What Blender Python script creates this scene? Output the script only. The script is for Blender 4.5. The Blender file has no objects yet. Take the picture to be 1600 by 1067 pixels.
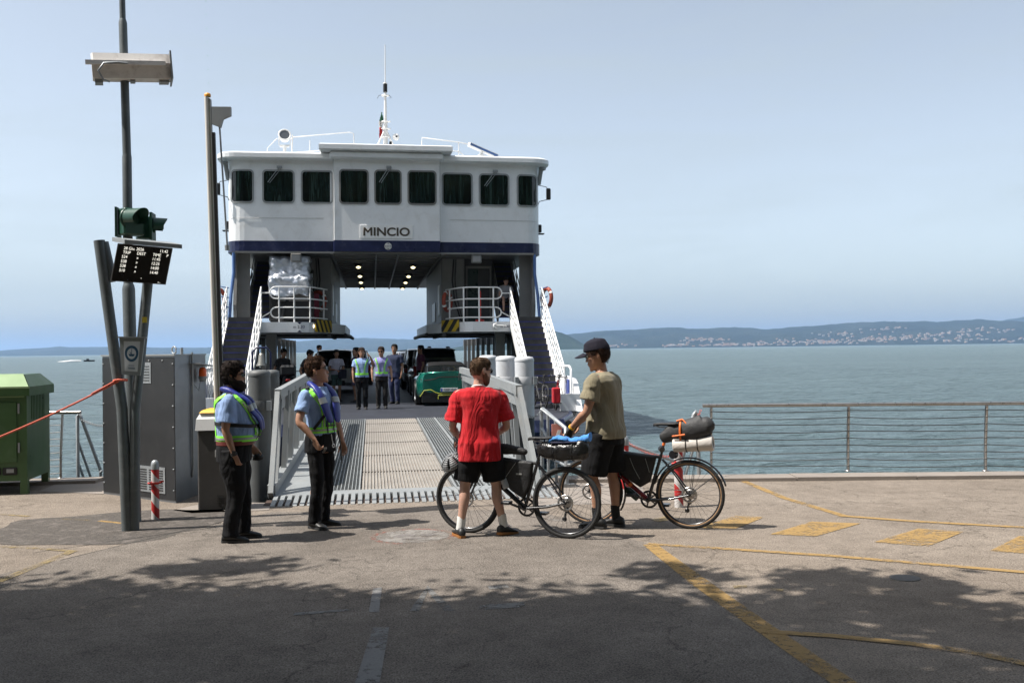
import bpy, math, random
from mathutils import Vector, Matrix, Euler, noise as mnoise
R_ = math.radians
random.seed(7)
sc = bpy.context.scene
col = sc.collection

# ---------------- camera ----------------
EYE = 1.82
yaw, pitch, roll = R_(8.01), R_(0.46), R_(0.72)
fwd = Vector((math.sin(yaw)*math.cos(pitch), math.cos(yaw)*math.cos(pitch), math.sin(pitch)))
r0 = Vector((math.cos(yaw), -math.sin(yaw), 0)); u0 = r0.cross(fwd)
rgt = r0*math.cos(roll) - u0*math.sin(roll)
upv = u0*math.cos(roll) + r0*math.sin(roll)
cam_d = bpy.data.cameras.new('camera'); cam = bpy.data.objects.new('camera', cam_d); col.objects.link(cam)
m3 = Matrix((rgt, upv, -fwd)).transposed()
cam.matrix_world = Matrix.Translation((0, 0, EYE)) @ m3.to_4x4()
cam_d.lens = 35; cam_d.sensor_width = 36; cam_d.clip_start = 0.1; cam_d.clip_end = 60000
sc.camera = cam

# ---------------- light ----------------
SUN_EL = R_(58)
LX, LY = 0.99, 0.08            # the way sunlight travels over the ground
wd = bpy.data.worlds.new('World'); sc.world = wd; wd.use_nodes = True
wn = wd.node_tree; wn.nodes.clear()
sky = wn.nodes.new('ShaderNodeTexSky'); sky.sky_type = 'NISHITA'; sky.sun_disc = False
sky.sun_elevation = SUN_EL; sky.sun_rotation = math.atan2(-LX, -LY)
sky.altitude = 60; sky.air_density = 0.8; sky.dust_density = 2.0; sky.ozone_density = 1.0
bg = wn.nodes.new('ShaderNodeBackground'); bg.inputs[1].default_value = 0.135
wo = wn.nodes.new('ShaderNodeOutputWorld')
hs = wn.nodes.new('ShaderNodeHueSaturation'); hs.inputs['Saturation'].default_value = .54; wn.links.new(sky.outputs[0], hs.inputs['Color'])
tcw = wn.nodes.new('ShaderNodeTexCoord'); mpw = wn.nodes.new('ShaderNodeMapping'); mpw.inputs['Scale'].default_value = (1.2, 1.2, 9); mpw.inputs['Rotation'].default_value = (0, R_(5), 0)
wn.links.new(tcw.outputs['Generated'], mpw.inputs[0]); nzw = wn.nodes.new('ShaderNodeTexNoise'); nzw.inputs['Scale'].default_value = 1.6; nzw.inputs['Detail'].default_value = 6; nzw.inputs['Roughness'].default_value = .6; nzw.inputs['Distortion'].default_value = .8
wn.links.new(mpw.outputs[0], nzw.inputs['Vector']); rpw = wn.nodes.new('ShaderNodeMapRange'); rpw.inputs[1].default_value = .45; rpw.inputs[2].default_value = .8; rpw.inputs[3].default_value = 0; rpw.inputs[4].default_value = .5; wn.links.new(nzw.outputs['Fac'], rpw.inputs[0])
mxw = wn.nodes.new('ShaderNodeMix'); mxw.data_type = 'RGBA'; wn.links.new(rpw.outputs[0], mxw.inputs[0]); wn.links.new(hs.outputs[0], mxw.inputs[6]); mxw.inputs[7].default_value = (2.75, 3.1, 3.35, 1)
tnt = wn.nodes.new('ShaderNodeMix'); tnt.data_type = 'RGBA'; tnt.blend_type = 'MULTIPLY'; tnt.inputs[0].default_value = 1; tnt.inputs[7].default_value = (.965, .985, .955, 1); wn.links.new(mxw.outputs[2], tnt.inputs[6]); wn.links.new(tnt.outputs[2], bg.inputs[0]); wn.links.new(bg.outputs[0], wo.inputs[0])
sd = bpy.data.lights.new('sun', 'SUN'); sd.energy = 5.0; sd.angle = R_(0.5); sd.color = (1.0, 0.95, 0.88)
sun = bpy.data.objects.new('sun', sd); col.objects.link(sun)
ldir = Vector((LX, LY, -math.tan(SUN_EL)*math.hypot(LX, LY)))
sun.rotation_euler = ldir.to_track_quat('-Z', 'Y').to_euler(); sun.location = (-20, -5, 30)
sc.view_settings.view_transform = 'Standard'; sc.view_settings.look = 'None'
sc.view_settings.gamma = 1.0; sc.view_settings.exposure = 0.66
sc.cycles.max_bounces = 8; sc.cycles.diffuse_bounces = 3; sc.cycles.glossy_bounces = 4
sc.cycles.volume_bounces = 0; sc.cycles.use_denoising = True
sc.cycles.sample_clamp_indirect = 6.0

# ---------------- pixel -> place ----------------
FPX = 35/36*1600
def ray(x, y): return fwd + rgt*((x-800)/FPX) - upv*((y-533.5)/FPX)
def G(x, y, z=0.0):
    d = ray(x, y); t = (z-EYE)/d.z; return Vector((0, 0, EYE)) + d*t
def AY(x, y, Y):
    d = ray(x, y); t = Y/d.y; return Vector((0, 0, EYE)) + d*t
def AD(x, y, D):                       # at camera depth D
    return Vector((0, 0, EYE)) + ray(x, y)*D

# ---------------- materials ----------------
def nodes(name):
    m = bpy.data.materials.new(name); m.use_nodes = True
    nt = m.node_tree; b = nt.nodes['Principled BSDF']
    return m, nt, b
def ramp(nt, fac, stops):
    r = nt.nodes.new('ShaderNodeValToRGB'); els = r.color_ramp.elements
    while len(els) < len(stops): els.new(0.5)
    for e, (p, c) in zip(els, stops): e.position = p; e.color = (*c, 1) if len(c) == 3 else c
    nt.links.new(fac, r.inputs[0]); return r.outputs[0]
def tnoise(nt, scale, detail=4, rough=.55, vec=None, dist=0, stretch=None, coord='Object'):
    tc = nt.nodes.new('ShaderNodeTexCoord'); v = tc.outputs[coord]
    if stretch:
        mp = nt.nodes.new('ShaderNodeMapping'); mp.inputs['Scale'].default_value = stretch
        nt.links.new(v, mp.inputs[0]); v = mp.outputs[0]
    n = nt.nodes.new('ShaderNodeTexNoise'); n.inputs['Scale'].default_value = scale
    n.inputs['Detail'].default_value = detail; n.inputs['Roughness'].default_value = rough
    n.inputs['Distortion'].default_value = dist
    nt.links.new(v, n.inputs['Vector']); return n.outputs['Fac']
def bump(nt, b, h, strength, dist=0.02, prev=None):
    bp = nt.nodes.new('ShaderNodeBump'); bp.inputs['Strength'].default_value = strength
    bp.inputs['Distance'].default_value = dist; nt.links.new(h, bp.inputs['Height'])
    if prev: nt.links.new(prev, bp.inputs['Normal'])
    nt.links.new(bp.outputs[0], b.inputs['Normal']); return bp.outputs[0]
_mats = {}
def mat(name, c, rough=.5, metal=0, var=.12, vscale=3, bmp=0, bscale=60, bdist=.01, coat=0, stretch=None, dirt=None, spec=None, sheen=0):
    """paint / metal / cloth with real tone variation; dirt = (colour, scale, amount)"""
    if name in _mats: return _mats[name]
    m, nt, b = nodes(name); L = nt.links
    n = tnoise(nt, vscale, 5, .6, stretch=stretch)
    lo = tuple(max(0, x*(1-var)) for x in c); hi = tuple(min(1, x*(1+var)) for x in c)
    o = ramp(nt, n, [(.3, lo), (.7, hi)])
    if dirt:
        dn = tnoise(nt, dirt[1], 8, .7, stretch=stretch, dist=.6)
        f = ramp(nt, dn, [(.52, (0, 0, 0)), (.75, (dirt[2],)*3)])
        mx = nt.nodes.new('ShaderNodeMix'); mx.data_type = 'RGBA'
        L.new(f, mx.inputs[0]); L.new(o, mx.inputs[6]); mx.inputs[7].default_value = (*dirt[0], 1); o = mx.outputs[2]
    L.new(o, b.inputs['Base Color'])
    rr = ramp(nt, n, [(.2, (max(0, rough-.08),)*3), (.8, (min(1, rough+.08),)*3)]); L.new(rr, b.inputs['Roughness'])
    b.inputs['Metallic'].default_value = metal
    if coat: b.inputs['Coat Weight'].default_value = coat; b.inputs['Coat Roughness'].default_value = .08
    if sheen: b.inputs['Sheen Weight'].default_value = sheen
    if spec is not None: b.inputs['Specular IOR Level'].default_value = spec
    if bmp: bump(nt, b, tnoise(nt, bscale, 4, .6, stretch=stretch), bmp, bdist)
    _mats[name] = m; return m
def cloth(name, c, var=.1, fold=.5, fine=.25, rough=.9):
    if name in _mats: return _mats[name]
    m, nt, b = nodes(name); L = nt.links
    o = ramp(nt, tnoise(nt, 5, 4), [(.3, tuple(x*(1-var) for x in c)), (.7, tuple(min(1, x*(1+var)) for x in c))])
    L.new(o, b.inputs['Base Color']); b.inputs['Roughness'].default_value = rough
    b.inputs['Sheen Weight'].default_value = .12 if max(c) > .05 else 0; b.inputs['Specular IOR Level'].default_value = .25
    a = bump(nt, b, tnoise(nt, 5.5, 3, .45, stretch=(1.3, 1.3, .5), dist=1.2), fold, .05)
    bump(nt, b, tnoise(nt, 350, 2), fine, .002, a)
    _mats[name] = m; return m
def emit(name, c, s):
    m = bpy.data.materials.new(name); m.use_nodes = True; nt = m.node_tree
    b = nt.nodes['Principled BSDF']; b.inputs['Base Color'].default_value = (*c, 1)
    b.inputs['Emission Color'].default_value = (*c, 1); b.inputs['Emission Strength'].default_value = s; return m

# ---------------- mesh builder ----------------
class MB:
    def __init__(s): s.v = []; s.f = []; s.sm = []; s.mi = []; s.cur = 0; s.mods = None
    def add(s, vs, fs, smooth=False):
        n = len(s.v); s.v += [tuple(v) for v in vs]
        for f in fs: s.f.append(tuple(i+n for i in f)); s.sm.append(smooth); s.mi.append(s.cur)
        return s
    def box(s, x0, x1, y0, y1, z0, z1, mtx=None, bev=0):
        vs = [Vector((x, y, z)) for x in (x0, x1) for y in (y0, y1) for z in (z0, z1)]
        if bev:
            return s.bbox(x0, x1, y0, y1, z0, z1, bev, mtx)
        if mtx: vs = [mtx @ v for v in vs]
        return s.add(vs, [(0, 1, 3, 2), (4, 6, 7, 5), (0, 4, 5, 1), (2, 3, 7, 6), (0, 2, 6, 4), (1, 5, 7, 3)])
    def bbox(s, x0, x1, y0, y1, z0, z1, b, mtx=None):
        """chamfered box"""
        vs = []; idx = {}
        for i, (X, sx) in enumerate(((x0, 1), (x1, -1))):
            for j, (Y, sy) in enumerate(((y0, 1), (y1, -1))):
                for k, (Z, sz) in enumerate(((z0, 1), (z1, -1))):
                    for a in range(3):
                        p = [X+sx*b, Y+sy*b, Z+sz*b]; p[a] = (X, Y, Z)[a]
                        idx[(i, j, k, a)] = len(vs); vs.append(Vector(p))
        F = []
        for a in range(3):
            o = [q for q in range(3) if q != a]
            for t in (0, 1):
                q = []
                for (c, d) in ((0, 0), (1, 0), (1, 1), (0, 1)):
                    k = [0, 0, 0]; k[a] = t; k[o[0]] = c; k[o[1]] = d; q.append(idx[(*k, a)])
                F.append(q)
        for a in range(3):           # edges along axis a
            o = [q for q in range(3) if q != a]
            for c in (0, 1):
                for d in (0, 1):
                    q = []
                    for t in (0, 1):
                        k = [0, 0, 0]; k[a] = t; k[o[0]] = c; k[o[1]] = d
                        q.append((idx[(*k, o[0])], idx[(*k, o[1])]))
                    F.append([q[0][0], q[0][1], q[1][1], q[1][0]])
        for i in (0, 1):
            for j in (0, 1):
                for k in (0, 1): F.append([idx[(i, j, k, a)] for a in range(3)])
        if mtx: vs = [mtx @ v for v in vs]
        return s.add(vs, F)
    def beam(s, p, q, w, h, up=(0, 0, 1)):
        p, q = Vector(p), Vector(q); d = (q-p).normalized(); u = Vector(up)
        if abs(d.dot(u)) > .98: u = Vector((0, 1, 0))
        r = d.cross(u).normalized(); u = r.cross(d)
        vs = [c + r*a*w/2 + u*b*h/2 for c in (p, q) for a in (-1, 1) for b in (-1, 1)]
        return s.add(vs, [(0, 1, 3, 2), (4, 6, 7, 5), (0, 4, 5, 1), (2, 3, 7, 6), (0, 2, 6, 4), (1, 5, 7, 3)])
    def tube(s, pts, r, n=8, cap=True, closed=False, smooth=True, flat=None, up0=None):
        """r: number or list; flat: squash factor along the frame's second axis"""
        pts = [Vector(p) for p in pts]; N = len(pts)
        rs = r if isinstance(r, (list, tuple)) else [r]*N
        t = []
        for i in range(N):
            if closed: d = pts[(i+1) % N]-pts[i-1]
            else: d = pts[min(i+1, N-1)]-pts[max(i-1, 0)]
            t.append(d.normalized())
        u = Vector(up0) if up0 else (Vector((0, 0, 1)) if abs(t[0].z) < .9 else Vector((0, 1, 0)))
        vs = []; 
        for i in range(N):
            a = t[i].cross(u).normalized(); u = a.cross(t[i]).normalized()
            rr = rs[i]; ra, rb = rr if isinstance(rr, (tuple, list)) else (rr, rr*(flat or 1))
            for k in range(n):
                th = 2*math.pi*k/n; vs.append(pts[i]+a*math.cos(th)*ra+u*math.sin(th)*rb)
        fs = []
        for i in range(N if closed else N-1):
            j = (i+1) % N
            for k in range(n): fs.append((i*n+k, i*n+(k+1) % n, j*n+(k+1) % n, j*n+k))
        s.add(vs, fs, smooth)
        if cap and not closed:
            s.add(vs[:n], [tuple(range(n))[::-1]]); s.add(vs[-n:], [tuple(range(n))])
        return s
    def cyl(s, p, q, r, r2=None, n=16, cap=True): return s.tube([p, q], [r, r if r2 is None else r2], n, cap)
    def lathe(s, prof, o=(0, 0, 0), ax=(0, 0, 1), n=24, smooth=True):
        """prof: [(radius, height)...]"""
        o = Vector(o); ax = Vector(ax).normalized(); a = ax.orthogonal().normalized(); b = ax.cross(a)
        vs = [o+ax*h+(a*math.cos(2*math.pi*k/n)+b*math.sin(2*math.pi*k/n))*r for r, h in prof for k in range(n)]
        fs = [(i*n+k, i*n+(k+1) % n, (i+1)*n+(k+1) % n, (i+1)*n+k) for i in range(len(prof)-1) for k in range(n)]
        return s.add(vs, fs, smooth)
    def prism(s, poly, o, ex, ey, th, smooth=False):
        """poly in plane (ex,ey) at o, pushed th along ex x ey"""
        o = Vector(o); ex = Vector(ex); ey = Vector(ey); n = ex.cross(ey).normalized(); N = len(poly)
        a = [o+ex*x+ey*y for x, y in poly]; b = [p+n*th for p in a]
        s.add(a+b, [tuple(range(N))[::-1], tuple(range(N, 2*N))]+[(i, (i+1) % N, N+(i+1) % N, N+i) for i in range(N)], smooth)
        return s
    def quad(s, *p): return s.add(p, [tuple(range(len(p)))])
    def loft(s, rings, cap=True, smooth=True, closed=True):
        n = len(rings[0]); vs = [p for r in rings for p in r]; fs = []
        for i in range(len(rings)-1):
            for k in range(n if closed else n-1): fs.append((i*n+k, i*n+(k+1) % n, (i+1)*n+(k+1) % n, (i+1)*n+k))
        s.add(vs, fs, smooth)
        if cap and closed: s.add(rings[0], [tuple(range(n))[::-1]]); s.add(rings[-1], [tuple(range(n))])
        return s
    def ball(s, c, r, n=16, m=10, sc_=(1, 1, 1), mtx=None):
        c = Vector(c); rings = []
        for i in range(m+1):
            ph = -math.pi/2+math.pi*i/m; rr = max(math.cos(ph), .001)*r
            ring = [Vector((rr*math.cos(2*math.pi*k/n)*sc_[0], rr*math.sin(2*math.pi*k/n)*sc_[1], r*math.sin(ph)*sc_[2])) for k in range(n)]
            rings.append([c+(mtx @ p if mtx else p) for p in ring])
        return s.loft(rings)
    def xf(s, mtx): s.v = [tuple(mtx @ Vector(v)) for v in s.v]; return s
    def build(s, name, m, parent=None, mats=None):
        me = bpy.data.meshes.new(name); me.from_pydata(s.v, [], s.f); me.update()
        for p, sm in zip(me.polygons, s.sm): p.use_smooth = sm
        o = bpy.data.objects.new(name, me); col.objects.link(o)
        ms = m if isinstance(m, (list, tuple)) else [m]
        for x in ms: me.materials.append(x)
        if len(ms) > 1:
            for p, k in zip(me.polygons, s.mi): p.material_index = k
        if parent: o.parent = parent
        return o
def tag(o, label=None, cat=None, group=None, kind=None):
    if label: o['label'] = label
    if cat: o['category'] = cat
    if group: o['group'] = group
    if kind: o['kind'] = kind
    return o
def thing(name, label, cat, loc=(0, 0, 0), rz=0, group=None):
    o = bpy.data.objects.new(name, None); o.empty_display_size = .2; col.objects.link(o)
    o.location = loc; o.rotation_euler = (0, 0, rz); return tag(o, label, cat, group)
def copy_tree(o, parent=None):
    c = o.copy(); col.objects.link(c)
    if parent: c.parent = parent
    for ch in [k for k in allobjs() if k.parent == o]: copy_tree(ch, c)
    return c
def allobjs(): return list(col.objects)
def mod(o, kind, **kw):
    m = o.modifiers.new(kind.lower(), kind)
    for k, v in kw.items(): setattr(m, k, v)
    return m
def remesh(o, vox, smooth=3, fac=.5):
    mod(o, 'REMESH', mode='VOXEL', voxel_size=vox, use_smooth_shade=True)
    if smooth: mod(o, 'SMOOTH', iterations=smooth, factor=fac)
    return o
def text(name, s, m, parent, loc, size, rot=(math.pi/2, 0, 0), depth=.004, align='CENTER', bold=0, sx=1, shear=0):
    c = bpy.data.curves.new(name, 'FONT'); c.body = s; c.size = size; c.extrude = depth; c.bevel_depth = bold; c.bevel_resolution = 0
    c.align_x = align; c.align_y = 'CENTER'; c.shear = shear
    o = bpy.data.objects.new(name, c); col.objects.link(o); c.materials.append(m)
    o.location = loc; o.rotation_euler = rot; o.scale = (sx, 1, 1)
    dg = bpy.context.evaluated_depsgraph_get(); dg.update()
    me = bpy.data.meshes.new_from_object(o.evaluated_get(dg)); me.name = name
    n = bpy.data.objects.new(name, me); col.objects.link(n); n.location = loc; n.rotation_euler = rot; n.scale = (sx, 1, 1)
    if not me.materials: me.materials.append(m)
    bpy.data.objects.remove(o)
    if parent: n.parent = parent
    return n
Rx = lambda a: Matrix.Rotation(a, 4, 'X'); Ry = lambda a: Matrix.Rotation(a, 4, 'Y'); Rz = lambda a: Matrix.Rotation(a, 4, 'Z')
T = lambda x, y, z: Matrix.Translation((x, y, z))

# shared materials
M = dict(
 white=mat('white_paint', (.74, .755, .77), .38, var=.05, vscale=1.2, dirt=((.45, .42, .38), 2.2, .35), bmp=.12, bscale=1.1, bdist=.05),
 white2=mat('white_enamel', (.78, .78, .77), .35, var=.04, dirt=((.5, .4, .3), 5, .3)),
 navy=mat('navy_paint', (.008, .013, .055), .32, var=.2, dirt=((.1, .1, .14), 6, .4)),
 inner=mat('shade_darkened_white', (.165, .165, .16), .5, var=.08, dirt=((.22, .19, .16), 3, .5)),  # white-painted bulkheads, their shade put into a darker base colour
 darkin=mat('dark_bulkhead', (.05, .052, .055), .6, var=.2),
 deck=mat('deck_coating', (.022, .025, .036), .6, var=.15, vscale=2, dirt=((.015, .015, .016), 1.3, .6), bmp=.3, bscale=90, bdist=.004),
 tread=mat('stair_tread', (.055, .055, .056), .7, var=.2, dirt=((.11, .105, .10), 6, .6)),
 galv=mat('galvanised_steel', (.30, .32, .335), .48, metal=.45, var=.14, vscale=6, dirt=((.25, .25, .25), 9, .5), bmp=.1, bscale=40),
 galvl=mat('painted_ramp_steel', (.25, .265, .27), .5, metal=.1, var=.08, vscale=3, dirt=((.3, .26, .22), 5, .5), bmp=.1, bscale=30),
 stain=mat('stainless_steel', (.42, .40, .38), .3, metal=.9, var=.15, vscale=12),
 black=mat('black_plastic', (.012, .012, .013), .45, var=.2),
 matte=mat('matte_black', (.015, .015, .017), .85, var=.3, vscale=12, bmp=.3, bscale=30),
 rubber=mat('tyre_rubber', (.018, .018, .018), .8, var=.2, bmp=.3, bscale=200),
 red=mat('red_plastic', (.5, .02, .012), .45, var=.15),
 buoy=mat('faded_buoy_red', (.28, .05, .025), .6, var=.3, dirt=((.12, .04, .03), 8, .6)),
 orange=mat('orange_paint', (.70, .15, .02), .5, var=.15, dirt=((.4, .1, .04), 8, .4)),
 yellow=mat('yellow_plastic', (.75, .42, .03), .45, var=.08),
 chrome=mat('polished_metal', (.6, .6, .6), .18, metal=1, var=.05),
)
# ---------------- ground, quay, water, hills ----------------
def asphalt(name='asphalt', cols=((.118, .101, .085), (.146, .126, .107), (.170, .148, .126)), stain=.72):
    m, nt, b = nodes(name); L = nt.links
    big = tnoise(nt, .55, 6, .62, dist=.4)
    mid = tnoise(nt, 4.5, 6, .7)
    fine = tnoise(nt, 95, 3, .7)
    vor = nt.nodes.new('ShaderNodeTexVoronoi'); vor.inputs['Scale'].default_value = 70
    tc = nt.nodes.new('ShaderNodeTexCoord'); L.new(tc.outputs['Object'], vor.inputs['Vector'])
    o = ramp(nt, big, list(zip((.30, .5, .72), [tuple(c*k for c, k in zip(q, (1.09, 1.06, 1.03))) for q in cols])))
    def mul(o, fac, lo, hi, p0=.3, p1=.7):
        r = ramp(nt, fac, [(p0, (lo,)*3), (p1, (hi,)*3)])
        mx = nt.nodes.new('ShaderNodeMix'); mx.data_type = 'RGBA'; mx.blend_type = 'MULTIPLY'; mx.inputs[0].default_value = 1
        L.new(o, mx.inputs[6]); L.new(r, mx.inputs[7]); return mx.outputs[2]
    o = mul(o, mid, .78, 1.12); o = mul(o, fine, .45, 1.55, .3, .72); o = mul(o, vor.outputs['Distance'], .55, 1.45, .05, .5)
    st = tnoise(nt, .9, 7, .66, dist=1.5); o = mul(o, st, 1.0, stain, .60, .70)
    # cracks
    cv = nt.nodes.new('ShaderNodeTexVoronoi'); cv.feature = 'DISTANCE_TO_EDGE'; cv.inputs['Scale'].default_value = .33
    wv = nt.nodes.new('ShaderNodeVectorMath'); wv.operation = 'ADD'
    dn = nt.nodes.new('ShaderNodeTexNoise'); dn.inputs['Scale'].default_value = 2.4; dn.inputs['Detail'].default_value = 6
    L.new(tc.outputs['Object'], dn.inputs['Vector']); L.new(tc.outputs['Object'], wv.inputs[0]); L.new(dn.outputs['Color'], wv.inputs[1])
    L.new(wv.outputs[0], cv.inputs['Vector'])
    o = mul(o, cv.outputs['Distance'], .62, 1.0, .0, .006)
    L.new(o, b.inputs['Base Color']); b.inputs['Roughness'].default_value = .95; b.inputs['Specular IOR Level'].default_value = .12
    a = bump(nt, b, vor.outputs['Distance'], .45, .012); bump(nt, b, fine, .3, .006, a)
    return m
M['asphalt'] = asphalt(); M['road'] = asphalt('road_asphalt', ((.090, .080, .071), (.115, .103, .092), (.137, .123, .110)), .66)
M['stone'] = mat('kerb_stone', (.22, .19, .165), .85, var=.15, vscale=2, dirt=((.2, .17, .15), 4, .6), bmp=.4, bscale=60)
M['concrete'] = mat('concrete', (.33, .31, .29), .9, var=.15, vscale=1.5, dirt=((.17, .15, .13), 2.5, .6), bmp=.4, bscale=50)
M['patch'] = mat('patched_asphalt', (.075, .064, .055), .95, var=.45, vscale=22, dirt=((.22, .19, .17), 5, .8), bmp=.9, bscale=60, bdist=.015)

# quay edge line: nearly square to the view; cut by the ramp slot
EL0 = G(-700, 757); EA = G(162, 749.5); EL1 = G(418, 790); ER0 = G(835, 772); ER1 = G(846, 752); ER2 = G(1100, 743); ER3 = G(2300, 736)
E_ = [Vector((-60, 27, 0)), G(0, 757), EA, G(330, 752), Vector((-1.75, 12.42, 0)), Vector((2.25, 12.0, 0)), Vector((2.45, 13.9, 0)), ER2, G(1600, 742), Vector((60, 3.5, 0))]
g = MB(); pts = [(p.x, p.y, 0) for p in E_]+[(60, -60, 0), (-60, -60, 0)]
g.prism([(p[0], p[1]) for p in pts][::-1], (0, 0, 0), (1, 0, 0), (0, 1, 0), .001)
g = MB(); N = len(pts); low = [(p[0], p[1], -3) for p in pts]
g.add(pts+low, [tuple(range(N))[::-1]]+[(i, (i+1) % N, N+(i+1) % N, N+i) for i in range(N)])
gr = g.build('quay_ground', M['asphalt']); tag(gr, kind='structure')
import bmesh
bm = bmesh.new(); bm.from_mesh(gr.data); bmesh.ops.recalc_face_normals(bm, faces=bm.faces); bm.to_mesh(gr.data); bm.free()
# pale stone coping along the water
cp = MB()
def coping(a, b, w=.38, z=.045):
    a, b = Vector(a), Vector(b); a.z = b.z = 0; d = (b-a).normalized(); n = Vector((d.y, -d.x, 0)); k = max(1, int((b-a).length/1.6))
    for i in range(k):
        p = a+(b-a)*(i/k)+d*.006; q = a+(b-a)*((i+1)/k)-d*.006; e = .012*random.random()
        vs = [p+n*.0-Vector((0, 0, 1.6)), q-Vector((0, 0, 1.6)), q+n*w-Vector((0, 0, 1.6)), p+n*w-Vector((0, 0, 1.6))]
        vs2 = [p-n*.05, q-n*.05, q+n*w, p+n*w]
        vs = [v-Vector((0, 0, .3)) for v in vs2]+[v+Vector((0, 0, z+e)) for v in vs2]
        cp.add(vs, [(3, 2, 1, 0), (4, 5, 6, 7), (0, 1, 5, 4), (1, 2, 6, 5), (2, 3, 7, 6), (3, 0, 4, 7)])
coping(G(-300, 762), G(162, 750)); coping(ER2-Vector((2.1, -.05, 0)), G(1600, 742)); coping(G(1600, 742), Vector((40, 6.9, 0)))
tag(cp.build('quay_kerb', M['stone']), kind='structure')
# concrete pads by the ramp mouth and the steel cabinet
pd = MB()
def sheet(mb, poly, z, th=None):
    mb.add([(p[0], p[1], z) for p in poly], [tuple(range(len(poly)))])
def gp(*xy): return [tuple(G(x, y))[:2] for x, y in xy]
sheet(pd, gp((270, 797), (330, 784), (425, 786), (420, 797), (300, 802)), .0045)
sheet(pd, gp((835, 790), (1010, 786), (1000, 745), (842, 750)), .0045)
sheet(pd, gp((88, 756), (162, 752), (162, 772), (60, 768)), .005)
for o in (pd,):
    ob = o.build('concrete_pad', M['stone']); tag(ob, kind='structure')
rd_ = MB(); sheet(rd_, gp((-900, 960), (0, 897), (95, 875), (287, 829), (345, 817), (425, 800), (835, 796), (1010, 849), (1100, 914), (1335, 1078), (1420, 1140))+[(3.2, 1), (3.0, -30), (-14, -30), (-14, 6)], .002)
tag(rd_.build('road', M['road']), kind='structure')
pt = MB(); blob = []
c0 = G(165, 822)
for k in range(40):
    a = 2*math.pi*k/40; rr = 1+.28*mnoise.noise(Vector((math.cos(a)*1.7, math.sin(a)*1.7, 3)))
    blob.append((c0.x+math.cos(a)*1.15*rr, c0.y+math.sin(a)*.95*rr))
sheet(pt, blob, .003); blob = []
c0 = G(255, 812)
for k in range(40):
    a = 2*math.pi*k/40; rr = 1+.3*mnoise.noise(Vector((math.cos(a)*1.7, math.sin(a)*1.7, 8)))
    blob.append((c0.x+math.cos(a)*.75*rr, c0.y+math.sin(a)*.7*rr))
sheet(pt, blob, .0045)
tag(pt.build('road_patch', M['patch']), kind='structure')

def worn(name, c, cover=.5, scale=14, sharp=.1):
    """old road paint, rubbed through to the asphalt"""
    m, nt, b = nodes(name); L = nt.links
    f1 = tnoise(nt, scale, 8, .72); f2 = tnoise(nt, 1.3, 3)
    ad = nt.nodes.new('ShaderNodeMath'); ad.operation = 'MULTIPLY_ADD'; ad.inputs[1].default_value = .6
    L.new(f2, ad.inputs[0]); L.new(f1, ad.inputs[2])
    t = 1.15-cover*.75
    al = ramp(nt, ad.outputs[0], [(t-sharp, (0, 0, 0)), (t+sharp, (.86,)*3)])
    cc = ramp(nt, tnoise(nt, 90, 3, .7), [(.3, tuple(x*.72 for x in c)), (.7, c)])
    L.new(cc, b.inputs['Base Color']); b.inputs['Roughness'].default_value = .85; L.new(al, b.inputs['Alpha'])
    bump(nt, b, tnoise(nt, 95, 3, .7), .3, .006); return m
M['yel'] = worn('worn_yellow_paint', (.36, .225, .075), .58)
M['yel2'] = worn('faded_yellow_paint', (.27, .20, .09), .48, 9)
M['wht'] = worn('worn_white_paint', (.23, .225, .22), .62)
M['wht2'] = worn('ghost_white_paint', (.19, .186, .18), .52, 10)
M['wred'] = worn('worn_red_paint', (.36, .12, .09), .36)
def strip(px, w, m, name='road_marking', z=.0055):
    """painted line along ground points px with real widths w"""
    P = [G(x, y) for x, y in px]; W = w if isinstance(w, list) else [w]*len(P); l = []; r = []
    for i in range(len(P)):
        d = (P[min(i+1, len(P)-1)]-P[max(i-1, 0)]).normalized(); n = Vector((-d.y, d.x, 0))
        l.append(P[i]+n*W[i]/2); r.append(P[i]-n*W[i]/2)
    mb = MB()
    for i in range(len(P)-1): mb.add([(q.x, q.y, z) for q in (r[i], r[i+1], l[i+1], l[i])], [(0, 1, 2, 3)])
    tag(mb.build(name, m), kind='structure')
strip([(1152, 748), (1225, 778), (1318, 806)], .10, M['yel'])
strip([(1310, 806), (1430, 815), (1700, 830), (2000, 846)], .10, M['yel'], z=.0075)
strip([(1012, 850), (1300, 869), (1700, 903), (2000, 930)], .09, M['yel'], z=.0075)
strip([(1014, 850), (1090, 908), (1180, 972), (1330, 1075), (1400, 1120)], [.13, .16, .15, .14, .13], M['yel'])
strip([(1190, 987), (1300, 994), (1420, 1006), (1520, 1020), (1660, 1050)], .085, M['yel'], z=.0075)
strip([(-60, 800), (48, 807)], .06, M['yel2']); strip([(96, 811), (140, 813)], .045, M['yel2']); strip([(155, 814), (192, 818)], .06, M['yel'])
strip([(-60, 852), (60, 857), (118, 862)], .07, M['yel2']); strip([(112, 862), (0, 908), (-80, 940)], .09, M['yel2'], z=.0075)
for q in (((1085, 825), (1150, 806), (1195, 808), (1150, 826)), ((1203, 835), (1268, 815), (1345, 818), (1275, 838)), ((1366, 847), (1435, 826), (1506, 831), (1450, 854)), ((1546, 861), (1592, 838), (1660, 842), (1640, 868)), ((1015, 812), (1045, 806), (1062, 808), (1030, 816))):
    mb = MB(); sheet(mb, gp(*q), .0055); tag(mb.build('road_marking', M['yel2'] if q[0][0] == 1015 else M['yel']), kind='structure')
for q in (((1145, 915), (1168, 915), (1166, 919), (1147, 919)), ((1203, 919), (1226, 921), (1222, 924), (1205, 922))):
    mb = MB(); sheet(mb, gp(*q), .0055); tag(mb.build('road_marking', M['yel2']), kind='structure')
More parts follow.
